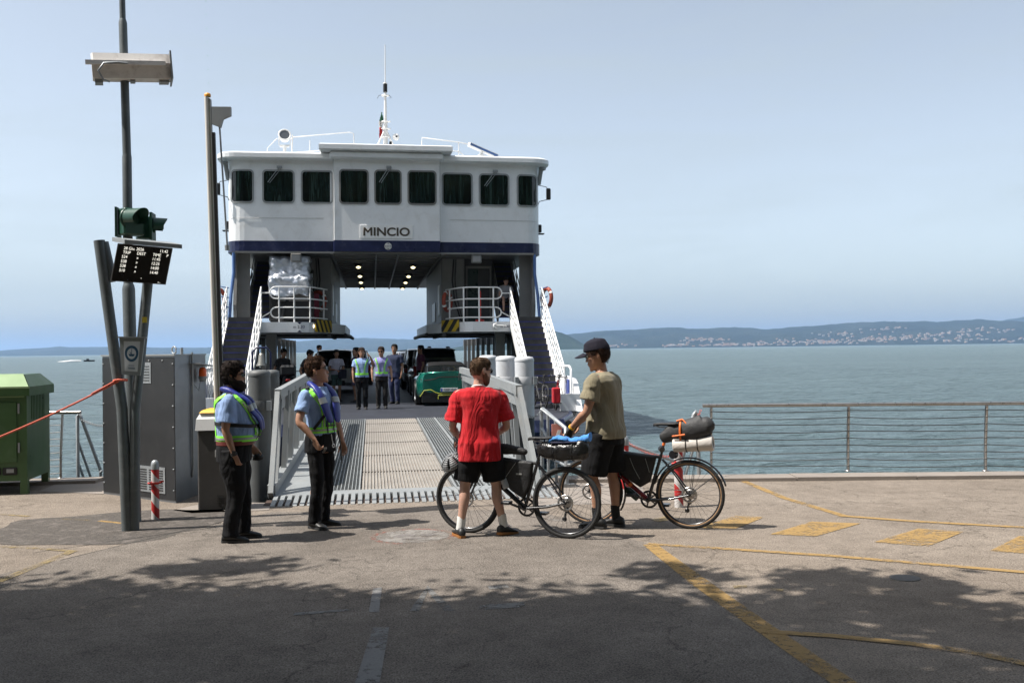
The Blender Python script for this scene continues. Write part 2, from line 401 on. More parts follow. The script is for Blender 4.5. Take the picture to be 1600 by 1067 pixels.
for q in (((583, 981), (608, 981), (592, 1075), (552, 1075)), ((583, 920), (597, 918), (592, 957), (576, 957)), ((460, 958), (544, 952), (545, 955), (458, 962)),
          ((640, 955), (668, 915), (712, 955), (694, 955), (668, 925), (655, 955)), ((750, 946), (818, 941), (822, 949), (748, 953)), ((762, 916), (792, 914), (796, 919), (764, 921))):
    mb = MB(); sheet(mb, gp(*q), .0055); tag(mb.build('road_marking', M['wht'] if q[0][0] == 583 else M['wht2']), kind='structure')
strip([(95, 875), (190, 852), (287, 829), (345, 817)], .014, mat('joint_tar', (.03, .028, .026), .9), name='road_joint', z=.004)
c0 = G(645, 838)
def ell(r0, r1, z, m, a0=0, a1=2*math.pi, n=48):
    mb = MB()
    for k in range(n):
        t0, t1 = a0+(a1-a0)*k/n, a0+(a1-a0)*(k+1)/n
        q = [(c0.x+math.cos(t)*r*1.0, c0.y+math.sin(t)*r*.98, z) for t, r in ((t0, r0), (t1, r0), (t1, r1), (t0, r1))]
        mb.add(q, [(3, 2, 1, 0)] if r0 > 0 else [(1, 2, 3)])
    return tag(mb.build('road_marking', m), kind='structure')
M['disc'] = worn('chalky_white_paint', (.27, .25, .23), .5, 7)
ell(0, .355, .0055, M['disc']); ell(.36, .415, .0055, M['wred'])
# the faded figure within the ring (darker ground showing through)
M['ghost'] = worn('faded_dark_symbol', (.2, .18, .17), .5, 20)
for q in (((-.2, .02), (-.1, .12), (0, .1), (.05, .0), (-.05, -.03), (-.15, -.05)), ((.05, .05), (.2, .12), (.25, .02), (.12, -.05)), ((-.12, -.1), (.15, -.09), (.12, -.16), (-.1, -.15))):
    mb = MB(); sheet(mb, [(c0.x+a, c0.y+b) for a, b in q][::-1], .0075); tag(mb.build('road_marking', M['ghost']), kind='structure')
mh = MB(); c1 = G(1414, 903); mh.lathe([(.0001, .006), (.10, .006), (.115, .005), (.117, 0)], (c1.x, c1.y, 0), n=24)
tag(mh.build('drain_cover', mat('iron_cover', (.09, .085, .08), .8, var=.3, vscale=30)), kind='structure')

# water
def water():
    m, nt, b = nodes('lake_water'); L = nt.links
    b.inputs['Base Color'].default_value = (.030, .085, .098, 1); b.inputs['Roughness'].default_value = .3
    b.inputs['IOR'].default_value = 1.33; b.inputs['Specular IOR Level'].default_value = .5
    o = ramp(nt, tnoise(nt, .012, 4, stretch=(1, 3, 1)), [(.35, (.080, .122, .134)), (.7, (.10, .148, .160))])
    L.new(o, b.inputs['Base Color'])
    a = bump(nt, b, tnoise(nt, 2.8, 5, .62, stretch=(.5, 1.5, 1), dist=.6), 1.0, .26)
    a = bump(nt, b, tnoise(nt, .8, 5, .6, stretch=(.42, 1.7, 1), dist=.9), 1.0, .75, a)
    a = bump(nt, b, tnoise(nt, .16, 5, .6, stretch=(.45, 1.5, 1), dist=.5), 1.0, 1.5, a)
    return m
wt = MB(); ys = [11.0]
while ys[-1] < 170: ys.append(ys[-1]+.09+(ys[-1]-11)*.0075)
xs = [-75+.30*i for i in range(501)]; nxw = len(xs); Vw = []
for y in ys:
    fy = min(1, (170-y)/30) if y > 140 else 1
    for x in xs:
        e = fy*min(1, (75-abs(x))/8)
        h = .055*mnoise.noise(Vector((x*.28, y*.75, 0)))+.050*mnoise.noise(Vector((x*.8+.4*y, y*1.9, 7)))+.022*mnoise.noise(Vector((x*1.9-.5*y, y*4.2, 3)))
        Vw.append((x, y, -1.05+h*e))
wt.add(Vw, [(j*nxw+i, j*nxw+i+1, (j+1)*nxw+i+1, (j+1)*nxw+i) for j in range(len(ys)-1) for i in range(nxw-1)], True)
X0, X1, Y0, Y1, ZW = xs[0], xs[-1], ys[0], ys[-1], -1.05
for q in ([(-40000, -200), (40000, -200), (40000, Y0), (-40000, Y0)], [(-40000, Y0), (X0, Y0), (X0, Y1), (-40000, Y1)], [(X1, Y0), (40000, Y0), (40000, Y1), (X1, Y1)], [(-40000, Y1), (40000, Y1), (40000, 50000), (-40000, 50000)]): wt.add([(a, b, ZW) for a, b in q], [(0, 1, 2, 3)])
wt = wt.build('lake_water', water()); tag(wt, kind='structure')

def hillmat(name, c1, c2, c3):
    m, nt, b = nodes(name); L = nt.links
    n = tnoise(nt, .004, 10, .7, stretch=(1, .6, 3)); o = ramp(nt, n, [(.35, c1), (.5, c2), (.66, c3)])
    L.new(o, b.inputs['Base Color']); b.inputs['Roughness'].default_value = 1; b.inputs['Specular IOR Level'].default_value = .1
    bump(nt, b, tnoise(nt, .02, 6, .7), 1.0, 40); return m
M['hill'] = hillmat('far_hills', (.010, .020, .018), (.018, .032, .024), (.04, .048, .034))
M['hill2'] = hillmat('headland_woods', (.015, .030, .018), (.022, .042, .024), (.04, .06, .035))
def interp(P, x):
    for (a, b), (c, d) in zip(P, P[1:]):
        if a <= x <= c: return b+(d-b)*(x-a)/(c-a)
    return P[0][1] if x < P[0][0] else P[-1][1]
def hills(name, prof, D, depth, m, nx, ny, shape=1.0, rough=.12, seed=0):
    """terrain: crest height read along each bearing; the land climbs from the shore back to it and falls behind"""
    x0, x1 = prof[0][0], prof[-1][0]; V = []
    for j in range(ny+1):
        v = j/ny
        for i in range(nx+1):
            px = x0+(x1-x0)*i/nx; hy = 546-(px-800)*math.tan(roll)
            crest = max(0, (hy-interp(prof, px)))/FPX*(D+depth*.6)+2
            d = ray(px, hy); d.z = 0; k = D+depth*v
            P = d*k
            if v < .6: t = v/.6; s = t**shape*(1-.0*t); s = s*.75+.25*math.sin(t*math.pi/2)
            else: s = 1-((v-.6)/.4)**2
            nn = mnoise.fractal(Vector((px*.011+seed, v*4.5, seed)), 1.0, 2.0, 6)
            damp = 1-math.exp(-((v-.6)/.12)**2)
            h = crest*max(0, s*(1+rough*2.2*nn*damp))+crest*.035*mnoise.fractal(Vector((px*.06, v*6, 2+seed)), .8, 2.0, 5)*(1 if v > 0 else 0)
            if v == 0 or v == 1: h = -6
            V.append((P.x, P.y, h-1))
    F = [(j*(nx+1)+i, j*(nx+1)+i+1, (j+1)*(nx+1)+i+1, (j+1)*(nx+1)+i) for j in range(ny) for i in range(nx)]
    mb = MB(); mb.add(V, F, True); return tag(mb.build(name, m), kind='structure'), V, nx, ny
profL = [(-700, 556), (-300, 552), (-60, 550), (0, 548), (20, 546), (60, 544), (95, 541), (110, 542.5), (190, 541.5), (250, 543), (320, 543), (420, 537), (490, 531), (530, 529), (565, 527.5), (600, 529), (640, 530), (720, 529), (790, 527), (860, 524), (920, 522)]
profR = [(780, 533), (860, 527), (900, 521), (935, 517), (960, 515), (1000, 514.5), (1020, 512), (1060, 511.5), (1085, 513.5), (1110, 513), (1150, 510.5), (1200, 514), (1235, 511), (1275, 508.5), (1330, 503.5), (1400, 502), (1470, 502), (1530, 498.5), (1600, 502), (1800, 498), (2200, 506), (2600, 520)]
hills('far_hills', profL, 9000, 3500, M['hill'], 300, 26, seed=3.1)
hR, VR, nxR, nyR = hills('lake_hills', profR, 6200, 3200, M['hill'], 380, 34, shape=1.3, seed=7.7, rough=.16)
hills('distant_mountain', [(1500, 541), (1560, 503), (1600, 494), (1700, 487), (1850, 490), (2100, 488), (2400, 500)], 10500, 2000, M['hill'], 60, 10, seed=5)
hills('headland', [(700, 545), (780, 528), (840, 519), (866, 517), (880, 520), (895, 527), (908, 535), (918, 541), (926, 546)], 4300, 1100, M['hill2'], 90, 16, seed=1.5, rough=.05)
# far lakeside towns: too many specks of house to count
tw = MB(); random.seed(21)
cl = [(1055, 20, .05, 80), (1100, 40, .22, 130), (1130, 35, .04, 120), (1200, 60, .07, 160), (1290, 60, .12, 150), (1310, 30, .30, 60), (1380, 50, .14, 130), (1450, 80, .22, 160), (1540, 60, .3, 120), (1480, 60, .10, 90), (960, 30, .1, 60), (1330, 170, .16, 240), (1390, 25, .36, 60), (1590, 30, .1, 60)]
for cx, sx, cv, k in cl:
    for _ in range(int(k*.26)):
        px = random.gauss(cx, sx*.6); v = min(.5, max(.035, random.gauss(cv, .025)))
        i = (px-780)/(2600-780)*nxR; j = v*nyR
        if i < 1 or i > nxR-2 or px > 1640: continue
        a = VR[int(j)*(nxR+1)+int(i)]; b = VR[(int(j)+1)*(nxR+1)+int(i)+1]; f = j-int(j)
        x, y, z = (a[q]+(b[q]-a[q])*f for q in range(3))
        w = random.uniform(4, 10); d = random.uniform(5, 9); h = random.uniform(4, 8); tw.cur = random.choice((0, 0, 1))
        tw.box(x-w, x+w, y-d, y+d, z-3, z+h); tw.cur = 2 if random.random() < .65 else 0
        tw.add([(x-w, y-d, z+h), (x+w, y-d, z+h), (x+w, y+d, z+h), (x-w, y+d, z+h), (x-w, y, z+h+3), (x+w, y, z+h+3)], [(0, 1, 5, 4), (2, 3, 4, 5), (0, 4, 3), (1, 2, 5)])
tag(tw.build('lakeside_town', [mat('pale_render', (.26, .24, .23), .9), mat('ochre_render', (.36, .27, .2), .9), mat('clay_roofs', (.20, .12, .085), .9)]), 'scattered pale houses with clay roofs along the far lake shore', 'town', kind='stuff')
# haze
hz = MB(); hz.box(-39000, 39000, -150, 49000, -4, 430)
hm = bpy.data.materials.new('haze'); hm.use_nodes = True; hn = hm.node_tree; hn.nodes.clear()
pv = hn.nodes.new('ShaderNodeVolumePrincipled'); pv.inputs['Color'].default_value = (.42, .64, .98, 1); pv.inputs['Density'].default_value = 6.5e-5; pv.inputs['Anisotropy'].default_value = .15
ho = hn.nodes.new('ShaderNodeOutputMaterial'); hn.links.new(pv.outputs[0], ho.inputs['Volume'])
tag(hz.build('haze', hm), 'pale blue summer haze over the lake', 'haze', kind='stuff')

bk_ = MB(); Vh = []; na, nr = 90, 14
for j in range(nr+1):
    for i in range(na+1):
        a = R_(192+158*i/na); r = 55+16*j; f = j/nr; hgt = 95*f**.75*(1+.25*mnoise.noise(Vector((i*.12, j*.3, 2))))+5*mnoise.noise(Vector((i*.6, j*.9, 5))); hgt *= min(1, i/8)*min(1, (na-i)/8) if j else 0
        Vh.append((math.cos(a)*r, math.sin(a)*r, hgt-.5 if j else -1))
bk_.add(Vh, [(j*(na+1)+i, j*(na+1)+i+1, (j+1)*(na+1)+i+1, (j+1)*(na+1)+i) for j in range(nr) for i in range(na)], True)
tag(bk_.build('unseen_sky_blocker_hill', M['hill2']), kind='structure')  # hillside added out of view to block low sky fill
# ---------------- shade trees behind the viewer ----------------
def crown_mesh(seed):
    random.seed(seed); mb = MB()
    cl = []
    for _ in range(185):
        while True:
            p = Vector((random.uniform(-1, 1), random.uniform(-1, 1), random.uniform(-.62, .62)))
            if (p.x**2+p.y**2+(p.z/.62)**2) < 1: break
        cl.append((p*3.5, random.uniform(.5, 1.05)))
    for _ in range(20):
        a = random.uniform(0, 6.283); cl.append((Vector((math.cos(a), math.sin(a), random.uniform(-.35, .35)))*random.uniform(3.5, 4.5), random.uniform(.35, .7)))
    for c, r in cl:
        for _ in range(150):
            d = Vector((random.gauss(0, 1), random.gauss(0, 1), random.gauss(0, .6)))
            q = c+d*r*.42; a = random.uniform(.07, .125); t = Vector((random.gauss(0, 1), random.gauss(0, 1), random.gauss(0, .6))).normalized(); s = t.orthogonal().normalized()
            s = s*math.cos(a*40)+t.cross(s)*math.sin(a*40)
            mb.add([q-t*a*1.3, q+s*a*.6, q+t*a*1.3, q-s*a*.6], [(0, 1, 2, 3)])
    return mb
M['leaf'] = mat('tree_leaves', (.045, .085, .02), .6, var=.4, vscale=1.5); M['bark'] = mat('tree_bark', (.12, .095, .07), .95, var=.35, vscale=9, bmp=.9, bscale=14, bdist=.03)
tr = thing('tree', 'broad leafy tree on the quay left of the viewer, casting shade over the asphalt', 'tree', (-7.4, 4.3, 0), 0, 'shade trees along the quay')
tk = MB(); tk.tube([(0, 0, -.2), (.1, .05, 1.5), (-.05, .15, 3), (.1, 0, 5), (.2, .1, 7.4)], [.26, .2, .17, .13, .05], 12)
for k in range(9):
    a = k*2.3; h = 3.4+k*.4; e = Vector((math.cos(a), math.sin(a), .75))*(2.6-.12*k); tk.tube([(0, .1, h), tuple(Vector((0, .1, h))+e*.5+Vector((0, 0, -.1))), tuple(Vector((0, .1, h))+e)], [.09, .06, .02], 8)
tk.build('trunk', M['bark'], tr); cr = crown_mesh(5).build('crown', M['leaf'], tr); cr.location = (0, 0, 7.6)
for (x, y, rz, s, lb) in ((-3.2, 3.4, 1.9, 1, 'second shade tree beside the viewer, its crown over the asphalt'), (-.3, 1.75, 4.1, .98, 'third shade tree, closest behind the viewer'), (-10.8, 4.1, 3.0, 1, 'outermost shade tree far to the left of the viewer'), (-5.2, -1.8, .7, 1.1, 'tall unseen tree added well behind the viewer to the left to darken the shade'), (-1.5, -3.2, 5.2, 1.1, 'unseen tree added directly behind the viewer, second row, to darken the shade'), (4.2, -3.0, 2.2, 1.1, 'unseen tree added behind the viewer to the right to block sky light'), (9.5, -2.6, 3.7, 1.15, 'unseen tree added far behind the viewer to the right to block sky light'), (2.2, -8.5, .9, 1.5, 'very tall unseen tree added straight behind the viewer to block sky light'), (-5.8, -8.8, 2.9, 1.5, 'very tall unseen tree added behind the viewer to the left to block sky light'), (9.8, -9.2, 5, 1.5, 'very tall unseen tree added behind the viewer to the right to block sky light'), (-13, -7.5, 5, 1.5, 'very tall unseen tree added behind the viewer, the leftmost, to block sky light')):  # rows behind the viewer: unseen trees added to cut sky fill
    c = copy_tree(tr); c.location = (x, y, 0); c.rotation_euler.z = rz; c.scale = (s, s, s); c['label'] = lb
    if x == -.3:                      # leans out over the road: trunk behind the viewer, crown forward of it
        c.location = (x, -.9, 0)
        for k in allobjs():
            if k.parent == c and k.name.startswith('crown'): k.location = Rz(-rz) @ Vector((0, 2.1, 7.8))
# ---------------- the ferry (local: x across, y out to the lake, deck at z = .15) ----------------
FX, FY = .49, 23.3
ferry = thing('car_ferry', 'white car ferry with navy band, MINCIO name board and open bow moored at the ramp', 'ferry', (FX, FY, 0))
ferry.rotation_euler = (0, R_(.35), 0)
def fp(px, py, Y): p = AY(px, py, Y); return Vector((p.x-FX, p.y-FY, p.z))
DK = .15
# hull
half = [(3.3, 0), (4.1, .5), (4.75, 2.6), (5.12, 5), (5.25, 9), (5.25, 34), (5.1, 39), (4.7, 42), (3.3, 45)]
outl = [(x, y) for x, y in half]+[(-x, y) for x, y in half[::-1]]
h = MB(); n = len(outl)
top = [Vector((x, y, DK-.004)) for x, y in outl]; mid_ = [Vector((x*1.02, y+(-.1 if y < 20 else .1), -.12)) for x, y in outl]; low = [Vector((x*.86, y+(1.4 if y < 20 else -1.4), -1.6)) for x, y in outl]
h.loft([low, mid_, top], cap=True, smooth=False)
h.build('hull', M['navy'], ferry)
d = MB(); d.add([(x*.985, y+.05*(1 if y < 20 else -1), DK+.004) for x, y in outl], [tuple(range(n))])
dk = d.build('deck', M['deck'], ferry)
fn = MB(); fn.tube([(x*1.03, y, .02) for x, y in half[1:-1]], .09, 8); fn.tube([(-x*1.03, y, .02) for x, y in half[1:-1]], .09, 8)
fn.build('rubbing_strake', M['black'], ferry)
for k in range(9):
    x = -3.1+k*.72; q = MB(); q.box(x, x+.36, .66, .74, DK+.006, DK+.012); 
    if k % 2 == 0: q.build('edge_marking', M['yellow'] if k in (0, 4, 8) else M['white'], ferry)
# bulwarks with white sloped stem plates, rails and capstans
for s in (-1, 1):
    b = MB(); pl = [(3.2, DK), (3.9, 1.0), (4.9, 1.08), (9.2, 1.08), (9.2, DK)]
    f = [Vector((s*5.02, y, z)) for y, z in pl]; g2 = [v+Vector((s*.14, 0, 0)) for v in f]
    b.loft([f, g2], smooth=False); b.box(min(s*4.6, s*5.16), max(s*4.6, s*5.16), 3.45, 3.6, DK, .62)
    bw = b.build('bulwark', M['white'], ferry)
    q = MB(); q.box(min(s*4.99, s*5.012), max(s*4.99, s*5.012), 4.3, 4.75, .3, .98); q.build('blue_panel', mat('blue_paint', (.03, .06, .28), .4), bw)
    q = MB(); q.tube([(s*4.95, 3.8, .5), (s*4.95, 3.75, 1.28), (s*4.95, 4.0, 1.36), (s*4.95, 5.6, 1.36), (s*4.95, 5.75, 1.0)], .035, 8); q.build('grab_rail', M['white'], bw)
# side casings under the platforms, with white frames
for s in (-1, 1):
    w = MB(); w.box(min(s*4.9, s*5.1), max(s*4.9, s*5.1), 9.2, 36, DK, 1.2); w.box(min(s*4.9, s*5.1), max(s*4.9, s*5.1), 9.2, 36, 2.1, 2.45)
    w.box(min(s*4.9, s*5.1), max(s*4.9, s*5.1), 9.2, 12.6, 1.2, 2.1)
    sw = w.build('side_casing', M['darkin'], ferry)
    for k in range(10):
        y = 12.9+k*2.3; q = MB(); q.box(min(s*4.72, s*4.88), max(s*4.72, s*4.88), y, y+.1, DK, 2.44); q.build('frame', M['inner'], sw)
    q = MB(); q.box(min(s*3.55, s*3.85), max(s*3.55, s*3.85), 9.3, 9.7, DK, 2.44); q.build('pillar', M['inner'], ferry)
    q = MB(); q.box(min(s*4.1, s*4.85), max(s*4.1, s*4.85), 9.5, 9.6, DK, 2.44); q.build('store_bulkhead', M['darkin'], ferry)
# platforms
def plat_outline(s): return [(s*4.95, 8.3), (s*2.7, 8.3), (s*2.45, 8.45), (s*2.3, 8.8), (s*1.85, 10.2), (s*1.42, 12.2), (s*1.42, 19.7), (s*4.95, 19.7)]
M['haz'] = None
def hazmat():
    m, nt, b = nodes('hazard_stripes'); L = nt.links
    tc = nt.nodes.new('ShaderNodeTexCoord'); w = nt.nodes.new('ShaderNodeTexWave'); w.bands_direction = 'DIAGONAL'; w.inputs['Scale'].default_value = 1.35
    L.new(tc.outputs['Object'], w.inputs[0]); L.new(ramp(nt, w.outputs['Fac'], [(.49, (.012, .012, .012)), (.51, (.5, .34, .02))]), b.inputs['Base Color']); return m
M['haz'] = hazmat()
for s in (-1, 1):
    P = plat_outline(s); b = MB()
    lo_ = [Vector((x, y, 2.42)) for x, y in P]; hi_ = [Vector((x, y, 2.74)) for x, y in P]
    b.loft([lo_, hi_], smooth=False); pf = b.build('platform', M['white'], ferry)
    q = MB(); a, c = Vector((s*2.31, 8.78, 0)), Vector((s*1.86, 10.18, 0)); nn = Vector((-s*.02, -.006, 0))
    vs = [a+nn+Vector((0, 0, 2.44)), c+nn+Vector((0, 0, 2.44)), c+nn+Vector((0, 0, 2.83)), a+nn+Vector((0, 0, 2.83))]
    q.add(vs+[v+Vector((-s*.03, -.02, 0)) for v in vs], [(0, 1, 2, 3), (4, 5, 6, 7), (0, 1, 5, 4), (2, 3, 7, 6), (0, 3, 7, 4), (1, 2, 6, 5)]); q.build('hazard_panel', M['haz'], pf)
    q = MB(); q.box(min(s*1.40, s*4.9), max(s*1.40, s*4.9), 12.3, 19.6, 2.36, 2.418); q.tube([(s*1.42, 12, 2.38), (s*1.3, 13.5, 2.36), (s*1.3, 19, 2.36)], .07, 8)
    for k in range(7): q.box(s*1.9-.05, s*1.9+.05, 9.9+k*.9, 10.2+k*.9, 2.28, 2.42)
    q.build('underside_piping', M['darkin'], pf)
# clearance marks
text('clearance_sign', 'm 2,30', M['navy'], ferry, (-2.75, 8.288, 2.585), .13, depth=.002)
q = MB(); q.add([(-2.80, 8.287, 2.735), (-2.66, 8.287, 2.735), (-2.73, 8.287, 2.67)], [(0, 1, 2)]); q.add([(-2.80, 8.287, 2.425), (-2.73, 8.287, 2.49), (-2.66, 8.287, 2.425)], [(0, 1, 2)]); q.build('clearance_arrow', M['navy'], ferry)
text('clearance_sign', 'm 2,30', M['navy'], ferry, (3.72, 8.288, 2.585), .11, depth=.002)
# deckhouses on the platforms
for s in (-1, 1):
    b = MB(); b.box(min(s*1.83, s*2.62), max(s*1.83, s*2.62), 10.3, 19.6, 2.745, 4.955, bev=.04)
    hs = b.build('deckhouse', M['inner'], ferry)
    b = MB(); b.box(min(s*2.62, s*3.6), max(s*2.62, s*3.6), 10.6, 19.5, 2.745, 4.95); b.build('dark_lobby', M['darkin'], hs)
    b = MB(); b.box(min(s*1.805, s*1.828), max(s*1.805, s*1.828), 11.0, 11.8, 3.05, 4.1, bev=.008); b.build('side_panel', M['white'], hs)
    b = MB(); b.box(min(s*1.805, s*1.828), max(s*1.805, s*1.828), 13.4, 15.2, 2.9, 3.6, bev=.008); b.build('side_panel', M['white'], hs)
    b = MB(); b.tube([(s*2.25, 10.28, 4.9), (s*2.2, 10.27, 4.2), (s*2.27, 10.27, 3.5), (s*2.5, 10.27, 2.8)], .022, 6); b.tube([(s*2.33, 10.28, 4.9), (s*2.29, 10.27, 4.2), (s*2.35, 10.27, 3.6), (s*2.55, 10.27, 2.8)], .015, 6); b.build('cable', M['black'], hs)
    b = MB()
    for (x0, x1, z0, z1) in ((2.68, 2.74, 2.75, 4.7), (3.5, 3.56, 2.75, 4.7), (2.74, 3.5, 4.62, 4.7)): b.box(min(s*x0, s*x1), max(s*x0, s*x1), 10.52, 10.6, z0, z1)
    fr = b.build('doorway_frame', M['inner'], hs)
    b = MB(); b.box(min(s*2.76, s*3.1), max(s*2.76, s*3.1), 10.56, 10.598, 2.8, 4.6); b.build('door', mat('dark_green_door', (.012, .03, .03), .3), fr)
# gap in left lobby, the daylight through it painted as pale panels
q = MB(); q.box(-2.62, -2.40, 10.26, 10.29, 2.9, 4.5, bev=.01); pn = q.build('lobby_gap_frame', M['black'], ferry)
q = MB(); q.box(-2.59, -2.43, 10.24, 10.262, 3.75, 4.4); q.box(-2.59, -2.43, 10.24, 10.262, 2.95, 3.55); q.build('pane', mat('painted_daylight_pane', (.5, .55, .58), .15), pn)
# outer side plates at platform level
for s in (-1, 1):
    b = MB(); P = [(9.0, 2.75), (8.9, 3.3), (9.1, 4.2), (8.75, 4.96), (11.5, 4.96), (11.5, 2.75)]
    f = [Vector((s*4.72, y, z)) for y, z in P]; g2 = [v+Vector((s*.1, 0, 0)) for v in f]; b.loft([f, g2], smooth=False)
    b.box(min(s*4.35, s*4.72), max(s*4.35, s*4.72), 9.35, 9.42, 2.75, 4.95); sp = b.build('side_plate', M['inner'], ferry)
    b = MB(); b.tube([(s*4.86, 8.35, 2.75), (s*4.84, 8.6, 3.6), (s*4.78, 8.8, 4.3), (s*4.78, 8.8, 4.95)], .05, 6); b.build('blue_edge', M.setdefault('bluep', mat('blue_paint2', (.06, .13, .32), .4)), sp)
    b = MB()
    for k, z in enumerate((3.2, 3.5, 3.8)): b.tube([(s*4.87, 8.35, z), (s*5.05, 8.2, z+.02), (s*5.1, 8.25, z+.05)], .018, 6)
    b.build('rail_bracket', M['bluep'], sp)
# upper structure
def rounded(s):
    P = [(s*1.7, 8.72), (s*4.45, 8.78)]
    for k in range(7):
        a = k/6*math.pi/2; P.append((s*(4.45+.55*math.sin(a)), 9.33-.55*math.cos(a)))
    return P
RP = rounded(1); LP = rounded(-1)
front = LP[::-1]+[(-1.65, 8.42), (1.65, 8.42)]+RP
outline = front+[(5.0, 26.5), (-5.0, 26.5)]
def ringz(P, z, g=0): return [Vector((x*(1+g/5.0), y-(g if y < 12 else -g), z)) for x, y in P]
b = MB(); b.loft([ringz(outline, 5.31), ringz(outline, 7.86)], smooth=False); up = b.build('wheelhouse_wall', M['white'], ferry)
b = MB(); b.loft([ringz(outline, 4.96, .02), ringz(outline, 5.31, .02)], smooth=False); b.build('navy_band', M['navy'], ferry)
b = MB(); b.add(ringz(outline, 4.955, -.03), [tuple(range(len(outline)))[::-1]])
for k in range(20): b.box(-1.7, 1.7, 9.3+k*.86, 9.33+k*.86, 4.91, 4.955)
for x in (-1.75, -.35, .35, 1.75): b.box(x-.03, x+.03, 8.6, 26.3, 4.88, 4.95)
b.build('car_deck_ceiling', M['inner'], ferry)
q = MB(); q.box(-4.7, 4.7, 8.5, 8.54, 4.90, 4.957); q.build('ceiling_edge', M['inner'], ferry)
b = MB(); b.tube([(-4.9, 9.0, 6.03), (-4.7, 8.8, 6.03), (-4.4, 8.765, 6.03), (-2, 8.715, 6.03)], .006, 4); b.tube([(4.9, 9.0, 6.03), (4.7, 8.8, 6.03), (4.4, 8.765, 6.03), (2, 8.715, 6.03)], .006, 4); b.tube([(1.68, 8.41, 5.3), (1.68, 8.41, 7.86)], .012, 6); b.tube([(-1.68, 8.41, 5.3), (-1.68, 8.41, 7.86)], .012, 6)
b.build('weld_seam', mat('seam_grey_paint', (.5, .5, .5), .5), up)  # seam lines in a flat mid-grey paint
# ceiling lamps
M['lamp'] = emit('lamp_glow', (1, .86, .5), 1.6)
for s in (-1, 1):
    for Y in (35.6, 40.0, 43.6, 47.9):
        y = Y-FY; q = MB(); q.box(s*.96-.13, s*.96+.13, y-.1, y+.3, 4.80, 4.9, bev=.02); fx = q.build('ceiling_lamp', M['black'], ferry)
        q = MB(); q.ball((s*.96, y-.04, 4.80), .085, 12, 8, (1, .8, .8)); q.build('lamp_glass', M['lamp'], fx)
for s in (-1, 1):
    q = MB(); q.box(s*2.85-.16, s*2.85+.16, 8.55, 8.75, 4.63, 4.9, bev=.02); fx = q.build('floodlight', M['inner'], ferry)
    q = MB(); q.box(s*2.85-.12, s*2.85+.12, 8.53, 8.552, 4.67, 4.86); q.build('lens', mat('floodlight_glass', (.3, .3, .3), .1), fx)
# headlight like deck lamp on the left platform corner
q = MB(); q.ball((-2.42, 8.75, 2.62), .10, 12, 8, (1.2, .6, 1)); q.build('warning_lamp', emit('warm_lamp', (1, .85, .6), 3), ferry)
# windows
def glass_mat():
    m, nt, b = nodes('dark_window_glass'); L = nt.links
    o = ramp(nt, tnoise(nt, 2.2, 3, .4, stretch=(3.2, 1, .25)), [(.42, (.003, .004, .005)), (.52, (.010, .020, .019)), (.60, (.004, .006, .006)), (.66, (.035, .060, .055)), (.70, (.005, .008, .008))])  # pale streaks in the base colour imitate reflections and glimpsed interior
    L.new(o, b.inputs['Base Color']); b.inputs['Roughness'].default_value = .06; b.inputs['Specular IOR Level'].default_value = .5; return m
M['glass'] = glass_mat()
def rrect(x0, x1, z0, z1, r, n=5):
    P = []
    for cx, cz, a0 in ((x1-r, z0+r, -90), (x1-r, z1-r, 0), (x0+r, z1-r, 90), (x0+r, z0+r, 180)):
        for k in range(n+1):
            a = R_(a0+90*k/n); P.append((cx+r*math.cos(a), cz+r*math.sin(a)))
    return P
def window(x0, x1, z0, z1, y, parent, fr=M['galvl'], w=.05, rz=0, piv=None, wiper=False):
    o_ = rrect(x0-w, x1+w, z0-w, z1+w, .13); i_ = rrect(x0, x1, z0, z1, .09); N = len(o_)
    def P3(P, dy): 
        v = [Vector((x, y-dy, z)) for x, z in P]
        if rz: v = [T(*piv) @ Rz(rz) @ T(*(-Vector(piv))) @ p for p in v]
        return v
    b = MB(); b.loft([P3(o_, -.01), P3(o_, .03), P3(i_, .035), P3(i_, -.005)], cap=False, smooth=False)
    f = b.build('window', fr, parent)
    b = MB(); b.add(P3(i_, .008), [tuple(range(N))]); b.build('pane', M['glass'], f)
    if wiper:
        b = MB(); xc, zt = x0+(x1-x0)*.53, z1+.12; e = Vector((x0+(x1-x0)*.14, y-.08, z1-.36))
        b.tube([(xc, y-.06, zt), e], .012, 5); b.tube([(xc+.06, y-.06, zt-.04), e+Vector((.06, 0, -.02))], .009, 5); b.box(xc-.07, xc+.09, y-.09, y-.02, zt-.03, zt+.04)
        b.build('wiper', M['galv'], f)
wl = lambda px, Y, py=290: AY(px, py, Y).x-FX
ZT, ZB = 7.50, 6.54
YW = 8.715
for (a, c, wp) in ((410, 455.5, True), (470.5, 516, False), (690.5, 734, False), (748.5, 791.5, True)):
    window(wl(a, 32.03), wl(c, 32.03), ZB, ZT, YW+(.04 if a in (410, 748.5) else .015), ferry, wiper=wp)
for (a, c, wp) in ((530, 571.5, False), (585, 623, True), (637, 677.5, False)):
    window(wl(a, 31.72), wl(c, 31.72), 6.50, 7.50, 8.42, ferry, M['inner'], wiper=wp)
def arc_y(x):
    x = abs(x)
    return 8.72+.06*(x-1.7)/2.75 if x < 4.45 else 9.33-math.sqrt(max(0, .55**2-(x-4.45)**2))
def dense(P, k=6):
    out = []
    for a, b in zip(P, P[1:]+P[:1]):
        m_ = k if abs(a[0]-b[0])+abs(a[1]-b[1]) > .2 else 1
        out += [(a[0]+(b[0]-a[0])*i/m_, a[1]+(b[1]-a[1])*i/m_) for i in range(m_)]
    return out
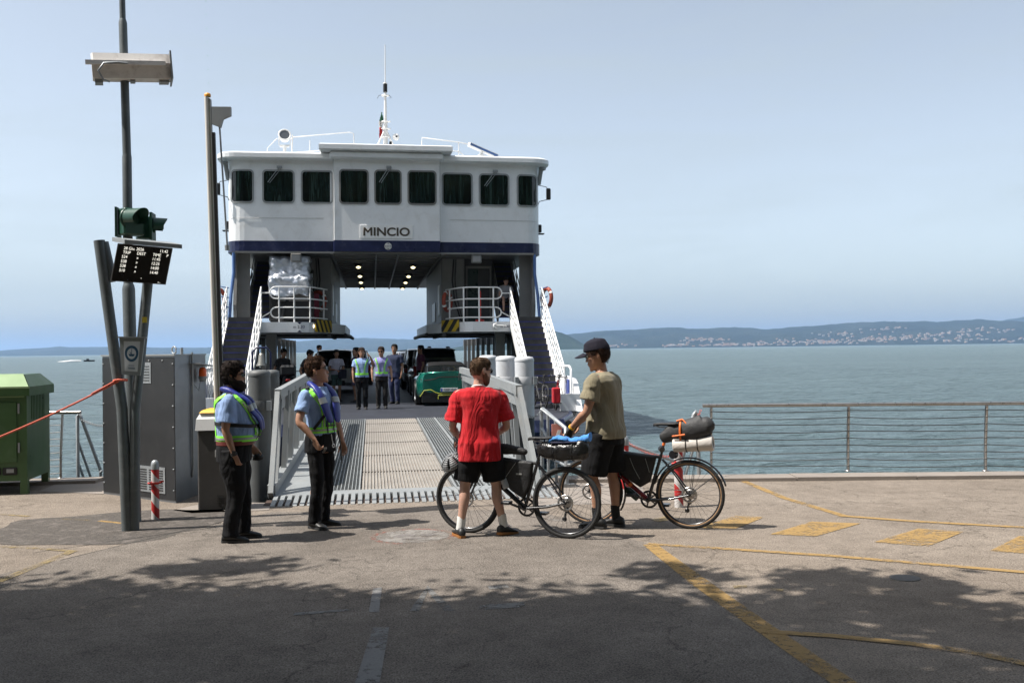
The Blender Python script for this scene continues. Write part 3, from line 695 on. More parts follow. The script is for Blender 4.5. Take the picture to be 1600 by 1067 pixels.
for s in (-1, 1):        # corner windows follow the rounded corner
    x0, x1 = (4.25, 4.84) if s > 0 else (-4.82, -4.20)
    def C3(P, d):
        out = []
        for x, z in P:
            y = arc_y(x); e = .01; nx = (arc_y(x+e)-arc_y(x-e))/(2*e); nl = math.hypot(nx, 1); out.append(Vector((x+nx/nl*d, y-d/nl, z)))
        return out
    a, b_ = dense(rrect(x0-.05, x1+.05, ZB-.05, ZT+.05, .13)), dense(rrect(x0, x1, ZB, ZT, .09))
    q = MB(); q.loft([C3(a, -.01), C3(a, .03), C3(b_, .035), C3(b_, -.005)], cap=False, smooth=False); f = q.build('window', M['galvl'], ferry)
    q = MB(); n_ = 10; xs = [x0+(x1-x0)*i/n_ for i in range(n_+1)]; A = C3([(x, ZB) for x in xs], .012); B = C3([(x, ZT) for x in xs], .012)
    q.add(A+B, [(i, i+1, n_+2+i, n_+1+i) for i in range(n_)], True); q.build('pane', M['glass'], f)
    q = MB(); q.box(min(s*4.995, s*5.01), max(s*4.995, s*5.01), 9.8, 11.0, ZB, ZT); q.build('side_window', M['glass'], ferry)
# name board and crest
q = MB(); q.box(-.86, .80, 8.395, 8.418, 5.38, 5.80, bev=.006); nb = q.build('name_board', M['white2'], ferry)
text('name_lettering', 'MINCIO', mat('letter_brown', (.05, .038, .025), .5), ferry, (-.03, 8.392, 5.575), .36, depth=.006, bold=.009, sx=1.15)
q = MB(); q.lathe([(.0001, .012), (.10, .012), (.115, 0)], (.02, 8.40, 5.13), (0, -1, 0), 24); q.build('crest', mat('pale_crest', (.5, .5, .48), .5), ferry)
q = MB()
for a in range(4): q.box(.02+.085*math.cos(a*1.571)-.014, .02+.085*math.cos(a*1.571)+.014, 8.382, 8.387, 5.13+.085*math.sin(a*1.571)-.014, 5.13+.085*math.sin(a*1.571)+.014)
q.box(-.03, .07, 8.384, 8.388, 5.122, 5.138); q.build('crest_mark', M['navy'], ferry)
# roofs
def roof(P, z0, z1, ov, name):
    b = MB(); rr = []
    for g_, z in ((ov-.05, z0), (ov, z0+.03), (ov, z1-.05), (ov-.06, z1)): rr.append(ringz(P, z, g_))
    b.loft(rr, smooth=False); return b.build(name, M['white'], ferry)
rf = roof(outline, 7.86, 8.07, .30, 'roof')
b = MB(); b.loft([[Vector((x, y, z)) for x, y in ((-2.1+e, 7.95+e), (2.05-e, 7.95+e), (2.05-e, 12), (-2.1+e, 12))] for e, z in ((.04, 8.075), (0, 8.10), (0, 8.24), (.05, 8.27))], smooth=False)
b.box(-1.7, 1.7, 8.35, 8.45, 7.862, 8.08); b.build('visor_roof', M['white'], ferry)
for s in (-1, 1):
    q = MB(); q.tube([(s*5.0, 8.95, 7.78), (s*5.14, 8.8, 7.75)], .06, 8); q.tube([(s*5.05, 9.0, 7.75), (s*5.0, 9.2, 7.3)], .07, 8); q.build('gutter', M['galv'], ferry)
# mirrors, nav boxes
for s in (-1, 1):
    q = MB(); q.tube([(s*4.96, 9.2, 7.28), (s*5.2, 8.9, 7.17), (s*5.26, 8.85, 7.05)], .012, 6); q.tube([(s*4.97, 9.2, 6.62), (s*5.0, 9.1, 6.72), (s*5.26, 8.87, 6.76)], .012, 6)
    mr = q.build('mirror_arm', M['black'], ferry); q = MB(); q.box(s*5.26-.075, s*5.26+.075, 8.8, 8.88, 6.74, 7.12, bev=.03); q.build('mirror', M['black'], mr)
    q = MB(); q.box(min(s*4.98, s*5.1), max(s*4.98, s*5.1), 9.25, 9.4, 5.72, 5.98, bev=.02); q.box(min(s*4.96, s*5.18), max(s*4.96, s*5.18), 9.2, 9.45, 5.66, 5.69); q.build('navigation_light', M['black'], ferry)
# roof gear: searchlight
q = MB(); q.cyl((-3.27, 9.6, 8.05), (-3.27, 9.6, 8.5), .055); q.box(-3.42, -3.12, 9.55, 9.65, 8.44, 8.48); q.tube([(-3.45, 9.6, 8.75), (-3.45, 9.6, 8.5), (-3.09, 9.6, 8.5), (-3.09, 9.6, 8.75)], .018, 6)
q.tube([(-3.5, 9.6, 8.72), (-3.8, 9.5, 8.38), (-3.85, 9.5, 8.05)], .014, 6)
sl = q.build('searchlight', M['white2'], ferry)
ax = Vector((.1, -.9, .28)).normalized(); c = Vector((-3.27, 9.6, 8.78))
q = MB(); q.lathe([(.0001, -.2), (.1, -.19), (.17, -.08), (.195, .05), (.21, .12), (.2, .14), (.165, .14), (.15, .09), (.0001, .07)], c, ax, 24); q.build('lamp_housing', M['white2'], sl)
q = MB(); q.lathe([(.0001, .125), (.158, .12)], c, ax, 24); q.build('lens', mat('searchlight_lens', (.12, .13, .14), .08, metal=.3), sl)
# roof rails
q = MB(); r_ = .018
q.tube([(-3.05, 9.4, 8.66), (-3.0, 9.4, 8.72), (-1.18, 9.0, 8.84), (-1.05, 9.0, 8.8), (-1.03, 9.0, 8.26)], r_, 6); q.tube([(-3.0, 9.4, 8.22), (-1.05, 9.0, 8.34)], r_, 6); q.cyl((-2.45, 9.3, 8.05), (-2.45, 9.3, 8.62), .015); q.cyl((-3.03, 9.4, 8.05), (-3.0, 9.4, 8.8), .022)
q.tube([(1.12, 9, 8.26), (1.14, 9, 8.72), (2.33, 9, 8.60), (2.6, 9, 8.55), (3.5, 9.2, 8.22), (3.52, 9.2, 8.06)], r_, 6); q.tube([(1.14, 9, 8.34), (2.35, 9, 8.30), (2.6, 9, 8.06)], r_, 6); q.cyl((2.33, 9, 8.6), (2.33, 9, 8.06), r_)
q.build('roof_rail', M['white2'], ferry)
# radar
q = MB(); q.cyl((3.12, 9.4, 8.05), (3.12, 9.4, 8.28), .14, .12, 20); q.cyl((3.12, 9.4, 8.28), (3.12, 9.4, 8.36), .06, None, 12); rd = q.build('radar', M['white2'], ferry)
q = MB(); q.beam((2.68, 9.1, 8.56), (3.68, 9.7, 8.30), .12, .13); q.build('scanner_bar', M['white2'], rd)
q = MB(); q.beam((2.715, 9.055, 8.55), (3.70, 9.645, 8.295), .02, .10); q.build('scanner_face', M['bluep'], rd)
# mast
q = MB(); mx, my = -.02, 10.0
q.cyl((mx, my, 8.05), (mx, my, 9.45), .085, .07, 14); q.cyl((mx, my, 9.45), (mx, my, 10.5), .05, .04, 12); q.box(mx-.16, mx+.16, my-.1, my+.1, 8.24, 8.32)
ms = q.build('mast', M['white2'], ferry)
for s in (-1, 1):
    q = MB(); q.tube([(mx+s*.05, my-.05, 9.1), (mx+s*.2, my-.1, 8.75), (mx+s*.42, my-.3, 8.25)], .03, 8); q.build('strut', M['white2'], ms)
q = MB()
for z in (8.62, 8.9, 9.18, 9.42): q.lathe([(.09, 0), (.15, .01), (.15, .025), (.09, .03)], (mx, my, z), n=14); q.ball((mx+.15, my-.02, z+.02), .028, 8, 6)
q.lathe([(.06, 0), (.13, .01), (.13, .04), (.06, .05)], (mx, my, 10.28), n=14); q.build('mast_ring', M['white2'], ms)
q = MB(); q.cyl((mx, my, 10.42), (mx, my, 10.68), .07, None, 12); q.box(mx-.09, mx+.09, my-.15, my-.05, 8.34, 8.58); q.box(mx+.12, mx+.2, my-.15, my-.08, 8.3, 8.75); q.tube([(mx-.1, my, 10.33), (mx-.22, my, 10.3), (mx-.26, my, 10.2)], .008, 5); q.tube([(mx+.12, my, 10.33), (mx+.2, my, 10.25), (mx+.14, my, 10.22)], .008, 5); q.build('mast_light', M['black'], ms)
q = MB(); q.lathe([(.05, 0), (.08, .03), (.05, .06)], (mx, my, 10.68), n=12); q.cyl((mx, my, 10.7), (mx, my, 12.0), .018, .012, 8); q.build('whip_antenna', M['white2'], ms)
q = MB(); q.lathe([(.0001, .02), (.10, 0), (.12, -.08), (.03, -.1)], (mx+.36, my-.1, 8.93), (.2, -1, 0), 20); q.build('horn', M['white2'], ms)
q = MB(); q.lathe([(.0001, .03), (.035, .028)], (mx+.36, my-.1, 8.93), (.2, -1, 0), 12); q.build('horn_mouth', M['black'], ms)
# folded flag on the halyard
q = MB(); F = []
for i in range(14):
    t = i/13; z = 9.75-t*.95; w = .02+.10*math.sin(min(1, t*1.15)*math.pi)**.8; F.append([Vector((mx-.12-.06*t-w*.5+w*u+.02*math.sin(i+u*5), my+.03*math.sin(u*9+i), z)) for u in (0, .33, .66, 1)])
q.cur = 0
for i in range(13):
    q.cur = 0 if i < 4 else (1 if i < 7 else 2)
    for k in range(3): q.add([F[i][k], F[i][k+1], F[i+1][k+1], F[i+1][k]], [(0, 1, 2, 3)], True)
fl = q.build('flag', [cloth('flag_green', (.03, .12, .07)), cloth('flag_white', (.6, .58, .56)), cloth('flag_red', (.35, .02, .02))], ms); mod(fl, 'SOLIDIFY', thickness=.01)
# stairs
def stair(s, x0, x1, y0, y1, z0, z1, n, name, mt, outer=True):
    ts = MB(); st = MB(); X0, X1 = min(s*x0, s*x1), max(s*x0, s*x1)
    for k in range(n):
        z = z0+(z1-z0)*(k+1)/n; y = y0+(y1-y0)*k/n; dy = (y1-y0)/n
        ts.box(X0+.05, X1-.05, y, y+dy+.02, z-.03, z); ts.box(X0+.05, X1-.05, y+dy, y+dy+.015, z-.03, z+(z1-z0)/n-.03)
    o = ts.build(name, mt, ferry)
    no = MB()
    for k in range(n):
        z = z0+(z1-z0)*(k+1)/n; y = y0+(y1-y0)*k/n; no.box(X0+.06, X1-.06, y-.012, y+.02, z-.035, z+.004)
    no.build('nosing', M.setdefault('nosing', mat('blue_nosing', (.03, .035, .14), .6, var=.3)), o)
    for xx in (X0, X1-.05):
        g_ = MB(); a = Vector((xx+.025, y0-.1, z0+.08)); b_ = Vector((xx+.025, y1+.05, z1+.02)); g_.beam(a, b_, .05, .2); g_.build('stringer', M['white2'] if outer else M['inner'], o)
    return o
def hand(pts, hgt, nposts, mt, parent, bars=(.33, .66, 1.0), r=.022, name='handrail'):
    q = MB(); a, b_ = Vector(pts[0]), Vector(pts[-1])
    for f in bars: q.tube([p+Vector((0, 0, hgt*f)) for p in map(Vector, pts)], r if f == 1 else r*.75, 6)
    for k in range(nposts):
        t = k/(nposts-1); p = a.lerp(b_, t); q.cyl(p, p+Vector((0, 0, hgt)), r, None, 8)
    return q.build(name, mt, parent)
for s in (-1, 1):
    o = stair(s, 3.88, 4.93, 4.75, 8.3, DK, 2.74, 14, 'bow_stair', M['tread'])
    for xx in (3.90, 4.93): hand([(s*xx, 4.6, DK+.12), (s*xx, 8.35, 2.78)], 1.05, 7, M['white2'], o, (.2, .4, .6, .8, 1.0))
    q = MB(); q.box(min(s*3.9, s*4.9), max(s*3.9, s*4.9), 8.27, 8.295, 2.58, 2.74); q.build('top_riser', M['white'], o)
    o = stair(s, 3.62, 4.5, 9.6, 12.4, 2.75, 5.0, 12, 'wheelhouse_stair', M['darkin'], False)
    for xx in (3.66, 4.42): hand([(s*xx, 9.5, 2.8), (s*xx, 12.3, 5.0)], .95, 4, M['inner'], o, (.2, .45, .7, 1.0), .018)
    # platform rail: looped pipe ends
    q = MB(); xi, xo = s*2.42, s*3.45
    for zt, zb in ((3.80, 3.45), (3.13, 2.97+.16*0)):
        pass
    def loop(zt, zb):
        P = [Vector((s*1.95, 9.9, zt)), Vector((s*2.3, 8.75, zt)), Vector((s*2.55, 8.42, zt)), Vector((s*2.9, 8.38, zt)), Vector((xo, 8.38, zt))]; h2 = (zt-zb)/2
        for k in range(1, 8):
            a = k/8*math.pi; P.append(Vector((xo+s*h2*math.sin(a), 8.38, (zt+zb)/2+h2*math.cos(a))))
        P += [Vector((xo, 8.38, zb)), Vector((s*2.9, 8.38, zb)), Vector((s*2.55, 8.42, zb)), Vector((s*2.3, 8.75, zb)), Vector((s*1.95, 9.9, zb))]; return P
    q.tube(loop(3.84, 3.47), .024, 6); q.tube(loop(3.14, 2.99) if False else loop(3.20, 2.88+.0), .024, 6)
    for x, y in ((s*2.9, 8.38), (s*3.36, 8.38), (s*2.42, 8.55), (s*2.05, 9.6)): q.cyl((x, y, 2.74), (x, y, 3.84), .026, None, 8)
    q.tube([(xo+s*.18, 8.38, 3.65), (s*3.88, 8.36, 3.65)], .02, 6); q.tube([(xo+s*.17, 8.38, 3.05), (s*3.7, 8.36, 3.0), (s*3.88, 8.36, 2.9)], .02, 6)
    q.build('platform_rail', M['white2'], ferry)
q = MB(); q.tube([(3.45, 8.26, 2.68), (3.35, 8.2, 2.64), (3.35, 8.2, 2.55), (3.45, 8.26, 2.5)], .03, 8); q.tube([(3.4, 8.22, 2.62), (3.75, 8.22, 2.6)], .02, 6); q.build('fairlead', M['white2'], ferry)
# far pair of platforms' stairs are hidden; bells on blue hoops
def bell(x, y, z, par=ferry):
    q = MB(); q.tube([(x-.24, y, z), (x-.24, y, z+1.68), (x-.14, y, z+1.8), (x+.14, y, z+1.8), (x+.24, y, z+1.68), (x+.24, y, z)], .028, 8); h_ = q.build('bell_hoop', M['navy'], par)
    q = MB(); q.lathe([(.0001, .36), (.05, .35), (.075, .30), (.095, .12), (.14, .03), (.15, 0), (.13, 0)], (x, y, z+1.3), n=20); q.cyl((x, y, z+1.66), (x, y, z+1.8), .02, None, 8); q.ball((x, y, z+1.28), .03, 8, 6); q.build('bell', mat('weathered_bronze', (.28, .27, .24), .4, metal=.7), h_)
bell(-3.45, 4.2, DK-.02); bell(2.5, 34, DK-.1)
# equipment seen under the left cover
q = MB(); q.box(-3.72, -2.35, 8.9, 9.9, 2.76, 3.75, bev=.05); q.box(-3.55, -3.25, 8.86, 8.9, 3.3, 3.6); q.cyl((-3.3, 8.8, 2.76), (-3.24, 8.8, 3.3), .04); q.build('windlass', M['black'], ferry)
q = MB(); q.box(-3.45, -3.2, 8.85, 8.9, 3.42, 3.62); q.box(-3.1, -2.5, 8.85, 8.9, 3.42, 3.62); q.build('windlass_plate', M['inner'], ferry)
q = MB(); q.box(-2.35, -2.2, 9.6, 9.7, 2.76, 3.7); q.build('fire_hose_box', mat('dark_red', (.16, .01, .03), .5), ferry)
q = MB(); q.cyl((2.98, 8.9, 2.76), (2.98, 8.9, 3.75), .04, None, 10); q.cyl((2.98, 8.9, 2.76), (2.98, 8.9, 2.82), .14, None, 14); q.build('hydrant_stand', M['red'], ferry)
# silver cover: own thing
random.seed(4)
cv = MB(); V = []; nx, nz = 34, 40
prof = [(0, 8.75), (.08, 8.66), (.5, 8.66), (.55, 8.45), (.62, 8.40), (1.0, 8.42)]
def cov(u, v, side):
    x = -3.68+1.25*u; z = 4.86-1.2*v-.12*v*abs(math.sin(u*4.2)) ; y = interp([(a, b) for a, b in prof], v)
    c = mnoise.cell(Vector((0, 0, 0)))*0; n1 = mnoise.noise(Vector((u*1.7, v*1.9, 1.7)), noise_basis='VORONOI_F2F1'); n2 = mnoise.noise(Vector((u*4.2, v*4.4, 4.1)), noise_basis='VORONOI_F2F1'); y += .16*max(0, 1-abs(u-.5)*2-v*1.8)
    y += -.15*n1-.07*n2+.1*max(0, abs(u-.5)*2-.88)*6; x += .05*mnoise.noise(Vector((u*3, v*5, 9)))
    if v > .95: pass
    return Vector((x, y, z))
for j in range(nz+1):
    for i in range(nx+1): V.append(cov(i/nx, j/nz, 0))
F = [(j*(nx+1)+i, j*(nx+1)+i+1, (j+1)*(nx+1)+i+1, (j+1)*(nx+1)+i) for j in range(nz) for i in range(nx)]
cv.add(V, F, True)
L_ = [V[j*(nx+1)] for j in range(nz+1)]; Rr = [V[j*(nx+1)+nx] for j in range(nz+1)]
for E2, sx in ((L_, -1), (Rr, 1)):
    B = [Vector((p.x+.04*math.sin(i*.7), 9.75+.04*math.sin(i), p.z)) for i, p in enumerate(E2)]
    cv.add(E2+B, [(i, i+1, nz+2+i, nz+1+i) for i in range(nz)], True)
tp = [V[i] for i in range(nx+1)]; B = [Vector((p.x, 9.75, p.z+.02)) for p in tp]; cv.add(tp+B, [(i, i+1, nx+2+i, nx+1+i) for i in range(nx)], True)
co = thing('tarpaulin', 'crumpled silver tarpaulin over deck gear on the left platform of the ferry', 'tarpaulin', (FX, FY, 0))
cw = cv.build('cover_cloth', mat('silver_tarp', (.50, .53, .58), .36, metal=.5, var=.12, vscale=5, bmp=.5, bscale=7, bdist=.06), co); mod(cw, 'SOLIDIFY', thickness=.006)
# life rings
def life_ring(p, rx, rz, lab):
    t = thing('life_ring', lab, 'life ring', p, 0, 'life rings on the ferry'); t.rotation_euler = (rx, 0, rz)
    q = MB(); q.tube([(.30*math.cos(a*math.pi/16), .30*math.sin(a*math.pi/16), 0) for a in range(32)], .065, 10, closed=True); q.build('ring', M['buoy'], t)
    for k in range(4):
        a0 = k*math.pi/2+.4; q = MB(); q.tube([(.30*math.cos(a0+j*.07), .30*math.sin(a0+j*.07), 0) for j in range(4)], .069, 10); q.build('band', M['white2'], t)
    return t
life_ring((FX-2.25, FY+10.22, 3.5), R_(90), R_(-35), 'dull orange life ring on the deckhouse beside the silver tarpaulin')
life_ring((FX+2.02, FY+9.9, 3.45), R_(90), R_(62), 'dark red life ring left of the right platform rail')
life_ring((FX-5.14, FY+8.5, 3.48), R_(90), R_(70), 'orange life ring outboard at the top of the left bow stair')
life_ring((FX+5.14, FY+8.5, 3.48), R_(90), R_(-70), 'orange life ring outboard at the top of the right bow stair')
# ---------------- linkspan ramp ----------------
NY, FYR = 12.55, 23.9                 # near hinge, far lip
rmp = thing('boarding_ramp', 'grey steel boarding ramp with grating lanes and railings leading onto the ferry', 'ramp', (.45, NY, 0))
RL = FYR-NY; RISE = .17; sl_ = RISE/RL
def rz_(y): return .05+y*sl_
def bars_mat(name, period, c1, c2, duty, axis=0, metal=.3, dirt=(.25, .22, .2), amt=.5):
    m, nt, b = nodes(name); L = nt.links
    tc = nt.nodes.new('ShaderNodeTexCoord'); w = nt.nodes.new('ShaderNodeTexWave'); w.bands_direction = 'XYZ'[axis]; w.inputs['Scale'].default_value = math.pi/10/period*1.0
    L.new(tc.outputs['Object'], w.inputs[0])
    o = ramp(nt, w.outputs['Fac'], [(duty-.06, c2), (duty+.06, c1)])
    mx = nt.nodes.new('ShaderNodeMix'); mx.data_type = 'RGBA'; f = ramp(nt, tnoise(nt, 2.2, 8, .7), [(.45, (0, 0, 0)), (.75, (amt,)*3)]); L.new(f, mx.inputs[0]); L.new(o, mx.inputs[6]); mx.inputs[7].default_value = (*dirt, 1)
    L.new(mx.outputs[2], b.inputs['Base Color']); b.inputs['Roughness'].default_value = .55; b.inputs['Metallic'].default_value = metal
    bump(nt, b, w.outputs['Fac'], .8, .02); return m
def slab(mb, x0, x1, y0, y1, dz, th=.02):
    mb.add([(x0, y0, rz_(y0)+dz), (x1, y0, rz_(y0)+dz), (x1, y1, rz_(y1)+dz), (x0, y1, rz_(y1)+dz), (x0, y0, rz_(y0)+dz-th), (x1, y0, rz_(y0)+dz-th), (x1, y1, rz_(y1)+dz-th), (x0, y1, rz_(y1)+dz-th)],
           [(0, 1, 2, 3), (7, 6, 5, 4), (0, 4, 5, 1), (1, 5, 6, 2), (2, 6, 7, 3), (3, 7, 4, 0)])
q = MB(); slab(q, -1.6, 1.5, 0, RL, -.04, .25); q.build('deck_frame', mat('ramp_underdeck', (.085, .088, .09), .8, var=.3), rmp)
# centre tread: fine transverse-and-lengthwise ribs as real bars
q = MB(); slab(q, -.60, .56, .32, RL-.1, -.012, .02); cs = q.build('centre_tread', mat('sandy_tread_plate', (.215, .195, .17), .7, var=.2, vscale=2, dirt=((.2, .14, .11), 3.0, .5), bmp=.5, bscale=30), rmp)
q = MB(); x = -.59
while x < .55: slab(q, x, x+.016, .32, RL-.1, .004, .02); x += .044
q.build('tread_rib', mat('tread_ribs', (.29, .27, .245), .6, var=.15, vscale=2.5, dirt=((.25, .19, .15), 3.0, .5)), cs)
q = MB()
for k in range(1, 6): slab(q, -.60, .56, k*2.0, k*2.0+.02, .006, .02)
q.build('tread_seam', mat('seam', (.20, .18, .16), .8), cs)
def lane(xa, xb):
    q = MB(); x = xa
    while x < xb: slab(q, x, x+.010, .32, RL-.1, .006, .05); x += .047
    y = .32; 
    while y < RL-.1: slab(q, xa, xb, y, y+.008, .0, .03); y += .11
    slab(q, xa-.02, xa, .3, RL-.08, .008, .06); slab(q, xb, xb+.02, .3, RL-.08, .008, .06)
    q.build('grating', M['galvl'], rmp)
lane(-1.20, -.64); lane(.61, .98); lane(1.02, 1.30)
q = MB(); slab(q, -1.74, -1.23, .05, RL, .0, .03); q.build('side_plate', M['galvl'], rmp)
q = MB(); slab(q, 1.33, 1.68, .05, RL, .0, .03); q.build('side_plate', M['galvl'], rmp)
q = MB(); slab(q, -1.62, 1.72, .0, .30, .008, .05); q.box(-1.62, 1.72, -.02, .02, .0, .05); q.build('threshold_plate', M['galvl'], rmp)
q = MB(); x = -1.66; k = 0; random.seed(3)
fing = MB()
while x < 1.8:
    e = random.uniform(-.01, .01); lean = -.05*(x-.1)/1.7*0
    fing.add([(x, -.52+e, .004), (x+.052, -.52+e, .004), (x+.052, -.50+e, .02), (x, -.50+e, .02), (x, .0, .06), (x+.052, .0, .06), (x+.052, .0, .01), (x, .0, .01)],
             [(0, 1, 2, 3), (3, 2, 5, 4), (0, 3, 4, 7), (1, 6, 5, 2), (0, 7, 6, 1)]); x += .085
fing.build('comb_fingers', M['galvl'], rmp)
q = MB(); q.box(-1.75, 1.85, -.44, -.0, -.03, .008); q.build('comb_pit', mat('rusty_pit', (.05, .03, .022), .95, var=.5, vscale=8), rmp)
# side railings: solid steel parapets with sloping cap and posts
for s, xb in ((-1, -1.70), (1, 1.64)):
    hh = 1.20; y0 = .35; 
    q = MB()
    # near end post leaning, cap rail rising from the near end then running level
    ya, yb = .15, .95
    A = Vector((xb, .0, .06)); Bt = Vector((xb-s*.02*(1 if s < 0 else 6), .80, 1.27)); ze = 1.45 if s < 0 else 1.37; Cc = Vector((xb-s*.06, 4.6, 1.27+(ze-1.27)*.4)); Dd = Vector((xb-s*.1, 9.9, ze))
    q.beam(A, Bt, .06, .16, (0, 1, 0)); q.beam(Bt, Cc, .09, .13); q.beam(Cc, Dd, .09, .13)
    q.beam(Vector((xb, .05, .11)), Vector((xb, RL-.8, rz_(RL)+.06)), .10, .14)
    pr = q.build('parapet', M['galvl'], rmp)
    p2 = MB(); p2.beam(A+Vector((-s*.02, .32, 0)), Bt+Vector((-s*.02, .14, -.04)), .06, .09, (0, 1, 0)); p2.build('end_post', M['galvl'], pr)
    for t in [.10, .22, .36, .5, .64, .78, .9, 1]:
        y = .85+9.0*t; zt = Bt.z+(ze-1.27)*(y-.8)/9.1; xt = xb-s*.06; p2 = MB(); p2.beam((xb, y, rz_(y)+.05), (xt, y+.06, zt), .07, .07, (0, 1, 0)); p2.build('post', M['galvl'], pr); p2 = MB()
        p2.beam((xb, y+.45, rz_(y)+.05), (xt, y+.6, zt), .03, .03, (0, 1, 0)) if t < .95 else None
        if t < .95: p2.build('baluster', M['galvl'], pr)
    p3 = MB(); p3.beam(Vector((Bt.x, .95, 1.17)), Vector((Dd.x, 9.8, ze-.10)), .02, .24); p3.build('parapet_plate', M['galvl'], pr)
text('parapet_lettering', 'N', M['black'], rmp, (1.50, 9.6, 1.22), .24, (R_(90), 0, R_(-60)), .003)
def chain(pts, sag, mt, name, lab, n=34, r=.012):
    q = MB()
    for a, b_ in zip(pts, pts[1:]):
        a, b_ = Vector(a), Vector(b_); P = [a.lerp(b_, i/n)-Vector((0, 0, sag*4*(i/n)*(1-i/n))) for i in range(n+1)]
        for i in range(n):
            m_ = (P[i]+P[i+1])/2; d_ = (P[i+1]-P[i]); u = d_.cross(Vector((0, 0, 1))).normalized(); w = u if i % 2 else d_.normalized().cross(u)
            L2 = d_.length*.62; dn = d_.normalized(); e = [m_+dn*L2*math.cos(t)+w*r*1.5*math.sin(t) for t in [k*math.pi/4 for k in range(8)]]
            q.tube(e, r*.4, 4, closed=True)
    o = q.build(name, mt); return tag(o, lab, name.replace('_', ' '))
# ---------------- mooring piles ----------------
def pile(px, py_top, py_base, D, rpx, mt, mtcap, lab, grp, band=None, lowcol=None, zlow=.6):
    p = AD(px, py_top, D); r = rpx/FPX*D; t = thing('mooring_pile', lab, 'mooring pile', (p.x, p.y, 0), 0, grp); zt = p.z
    zsplit = zlow if lowcol else -1.6
    q = MB(); q.lathe([(r, zsplit), (r, zt-.10)], n=32); q.lathe([(r*1.0, zt-.10), (r*1.03, zt-.09), (r*1.02, zt-.05), (r*.9, zt-.012), (r*.55, zt), (.0001, zt+.004)], n=32); q.build('pile_cap_and_shaft' if not lowcol else 'upper_sleeve', mt, t)
    if lowcol: q = MB(); q.lathe([(r*.985, -1.8), (r*.985, zsplit)], n=32); q.build('lower_shaft', lowcol, t)
    if band:
        q = MB(); zb = band; q.lathe([(r*1.04, zb-.07), (r*1.06, zb-.06), (r*1.06, zb+.06), (r*1.04, zb+.07)], n=32); q.build('band', mt, t)
        q = MB(); q.box(-r*1.15, -r*.8, -r-.06, -r*.2, zb-.07, zb+.07); q.box(r*.75, r*1.12, -r-.06, -r*.2, zb-.07, zb+.07); q.build('bracket', M['galv'], t)
    return t
M['pile_w'] = mat('white_pile', (.50, .51, .53), .5, var=.06, dirt=((.32, .28, .25), 7, .45)); M['pile_g'] = mat('grey_pile', (.095, .10, .10), .55, var=.12, dirt=((.16, .15, .14), 5, .4)); M['pile_d'] = mat('dark_wet_pile', (.035, .038, .04), .6, var=.2)
pile(790, 556, 0, 19.0, 15.5, M['pile_w'], None, 'middle white mooring pile of the three right of the ramp, behind the red shirt', 'white mooring piles', 1.24, M['pile_d'], .55)
pile(819, 557, 0, 18.6, 15, M['pile_w'], None, 'rightmost of the three white mooring piles beside the ramp', 'white mooring piles', 1.24, M['pile_d'], .55)
pile(762, 555, 0, 20.3, 14, M['pile_w'], None, 'leftmost white mooring pile, half hidden behind the head in sunglasses', 'white mooring piles', 1.24, M['pile_d'], .55)
pile(405, 578, 0, 14.6, 17, M['pile_g'], None, 'dark grey mooring pile nearer to the bearded officer', 'dark grey mooring piles', 1.05)
pile(424, 578, 0, 15.3, 12, M['pile_g'], None, 'dark grey mooring pile nearer to the ramp railing', 'dark grey mooring piles', 1.05)

# ---------------- pipe gate right of the ramp ----------------
gt = thing('pipe_gate', 'short galvanised pipe barrier with bars at the quay edge beside the white piles', 'barrier', tuple(G(840, 772)))
def loc(o, p): return Vector(p)-Vector(o.location)
g0 = G(843, 775); g1 = G(884, 800); 
ex = Vector((g1.x-g0.x, g1.y-g0.y, 0)); q = MB()
r_ = .028
TT = loc(gt, AD(846, 641, 14.2)); E1 = loc(gt, AD(884, 669, 13.1)); b0 = Vector((TT.x, TT.y, 0)); e0 = Vector((E1.x, E1.y, 0))
q.tube([b0, TT], r_, 8); q.tube([TT, TT+Vector((.02, 0, .02)), E1, e0], r_, 8)
for f in (.28, .6): q.cyl(b0.lerp(e0, f), TT.lerp(E1, f), .022)
q.tube([b0+Vector((0, 0, .33)), e0+Vector((0, 0, .28))], .02, 8); q.tube([e0+Vector((0, 0, .30)), e0+Vector((.9, -.35, .18))], .022, 8)
q.tube([b0+Vector((0, 0, .7)), b0.lerp(e0, .2)+Vector((0, 0, .6)), b0.lerp(e0, .25)+Vector((0, 0, .35))], .022, 8)
pz = MB(); pz.box(-.06, .08, -.01, .01, .52, .80, mtx=T(*b0.lerp(e0, .62))); pz.build('warning_plate', mat('faded_pink_board', (.62, .25, .2), .7), gt); pz = MB(); pz.prism([(-.05, .54), (.0, .54), (.07, .72), (.02, .72)], b0.lerp(e0, .62)+Vector((0, -.012, 0)), (1, 0, 0), (0, 0, 1), .003); pz.build('plate_stripe', M['white'], gt)
q.build('pipe_frame', M['galv'], gt)
q = MB(); q.box(b0.x-.02, e0.x+.1, e0.y-.05, e0.y, 0, .05); q.build('base_plate', M['galv'], gt)
GP = Vector(gt.location)+TT; GQ = Vector(gt.location)+b0
chain([(2.0, 13.4, 1.05), tuple(GP)], .12, M['galv'], 'chain', 'pale sagging chain from the ramp railing to the top of the pipe barrier', 16)
chain([(2.1, 12.9, .6), tuple(GQ+Vector((0, 0, .5)))], .10, M['galv'], 'chain', 'lower sagging chain between the ramp railing and the pipe barrier', 16)
M['rw'] = mat('red_white_chain', (.5, .12, .1), .5, var=.5, vscale=25)
chain([(3.0, 12.45, .82), (3.75, 12.4, .42), (4.5, 13.3, .95)], .1, M['rw'], 'barrier_chain', 'thin red and white plastic chain hanging behind the khaki shirt', 44, .010)

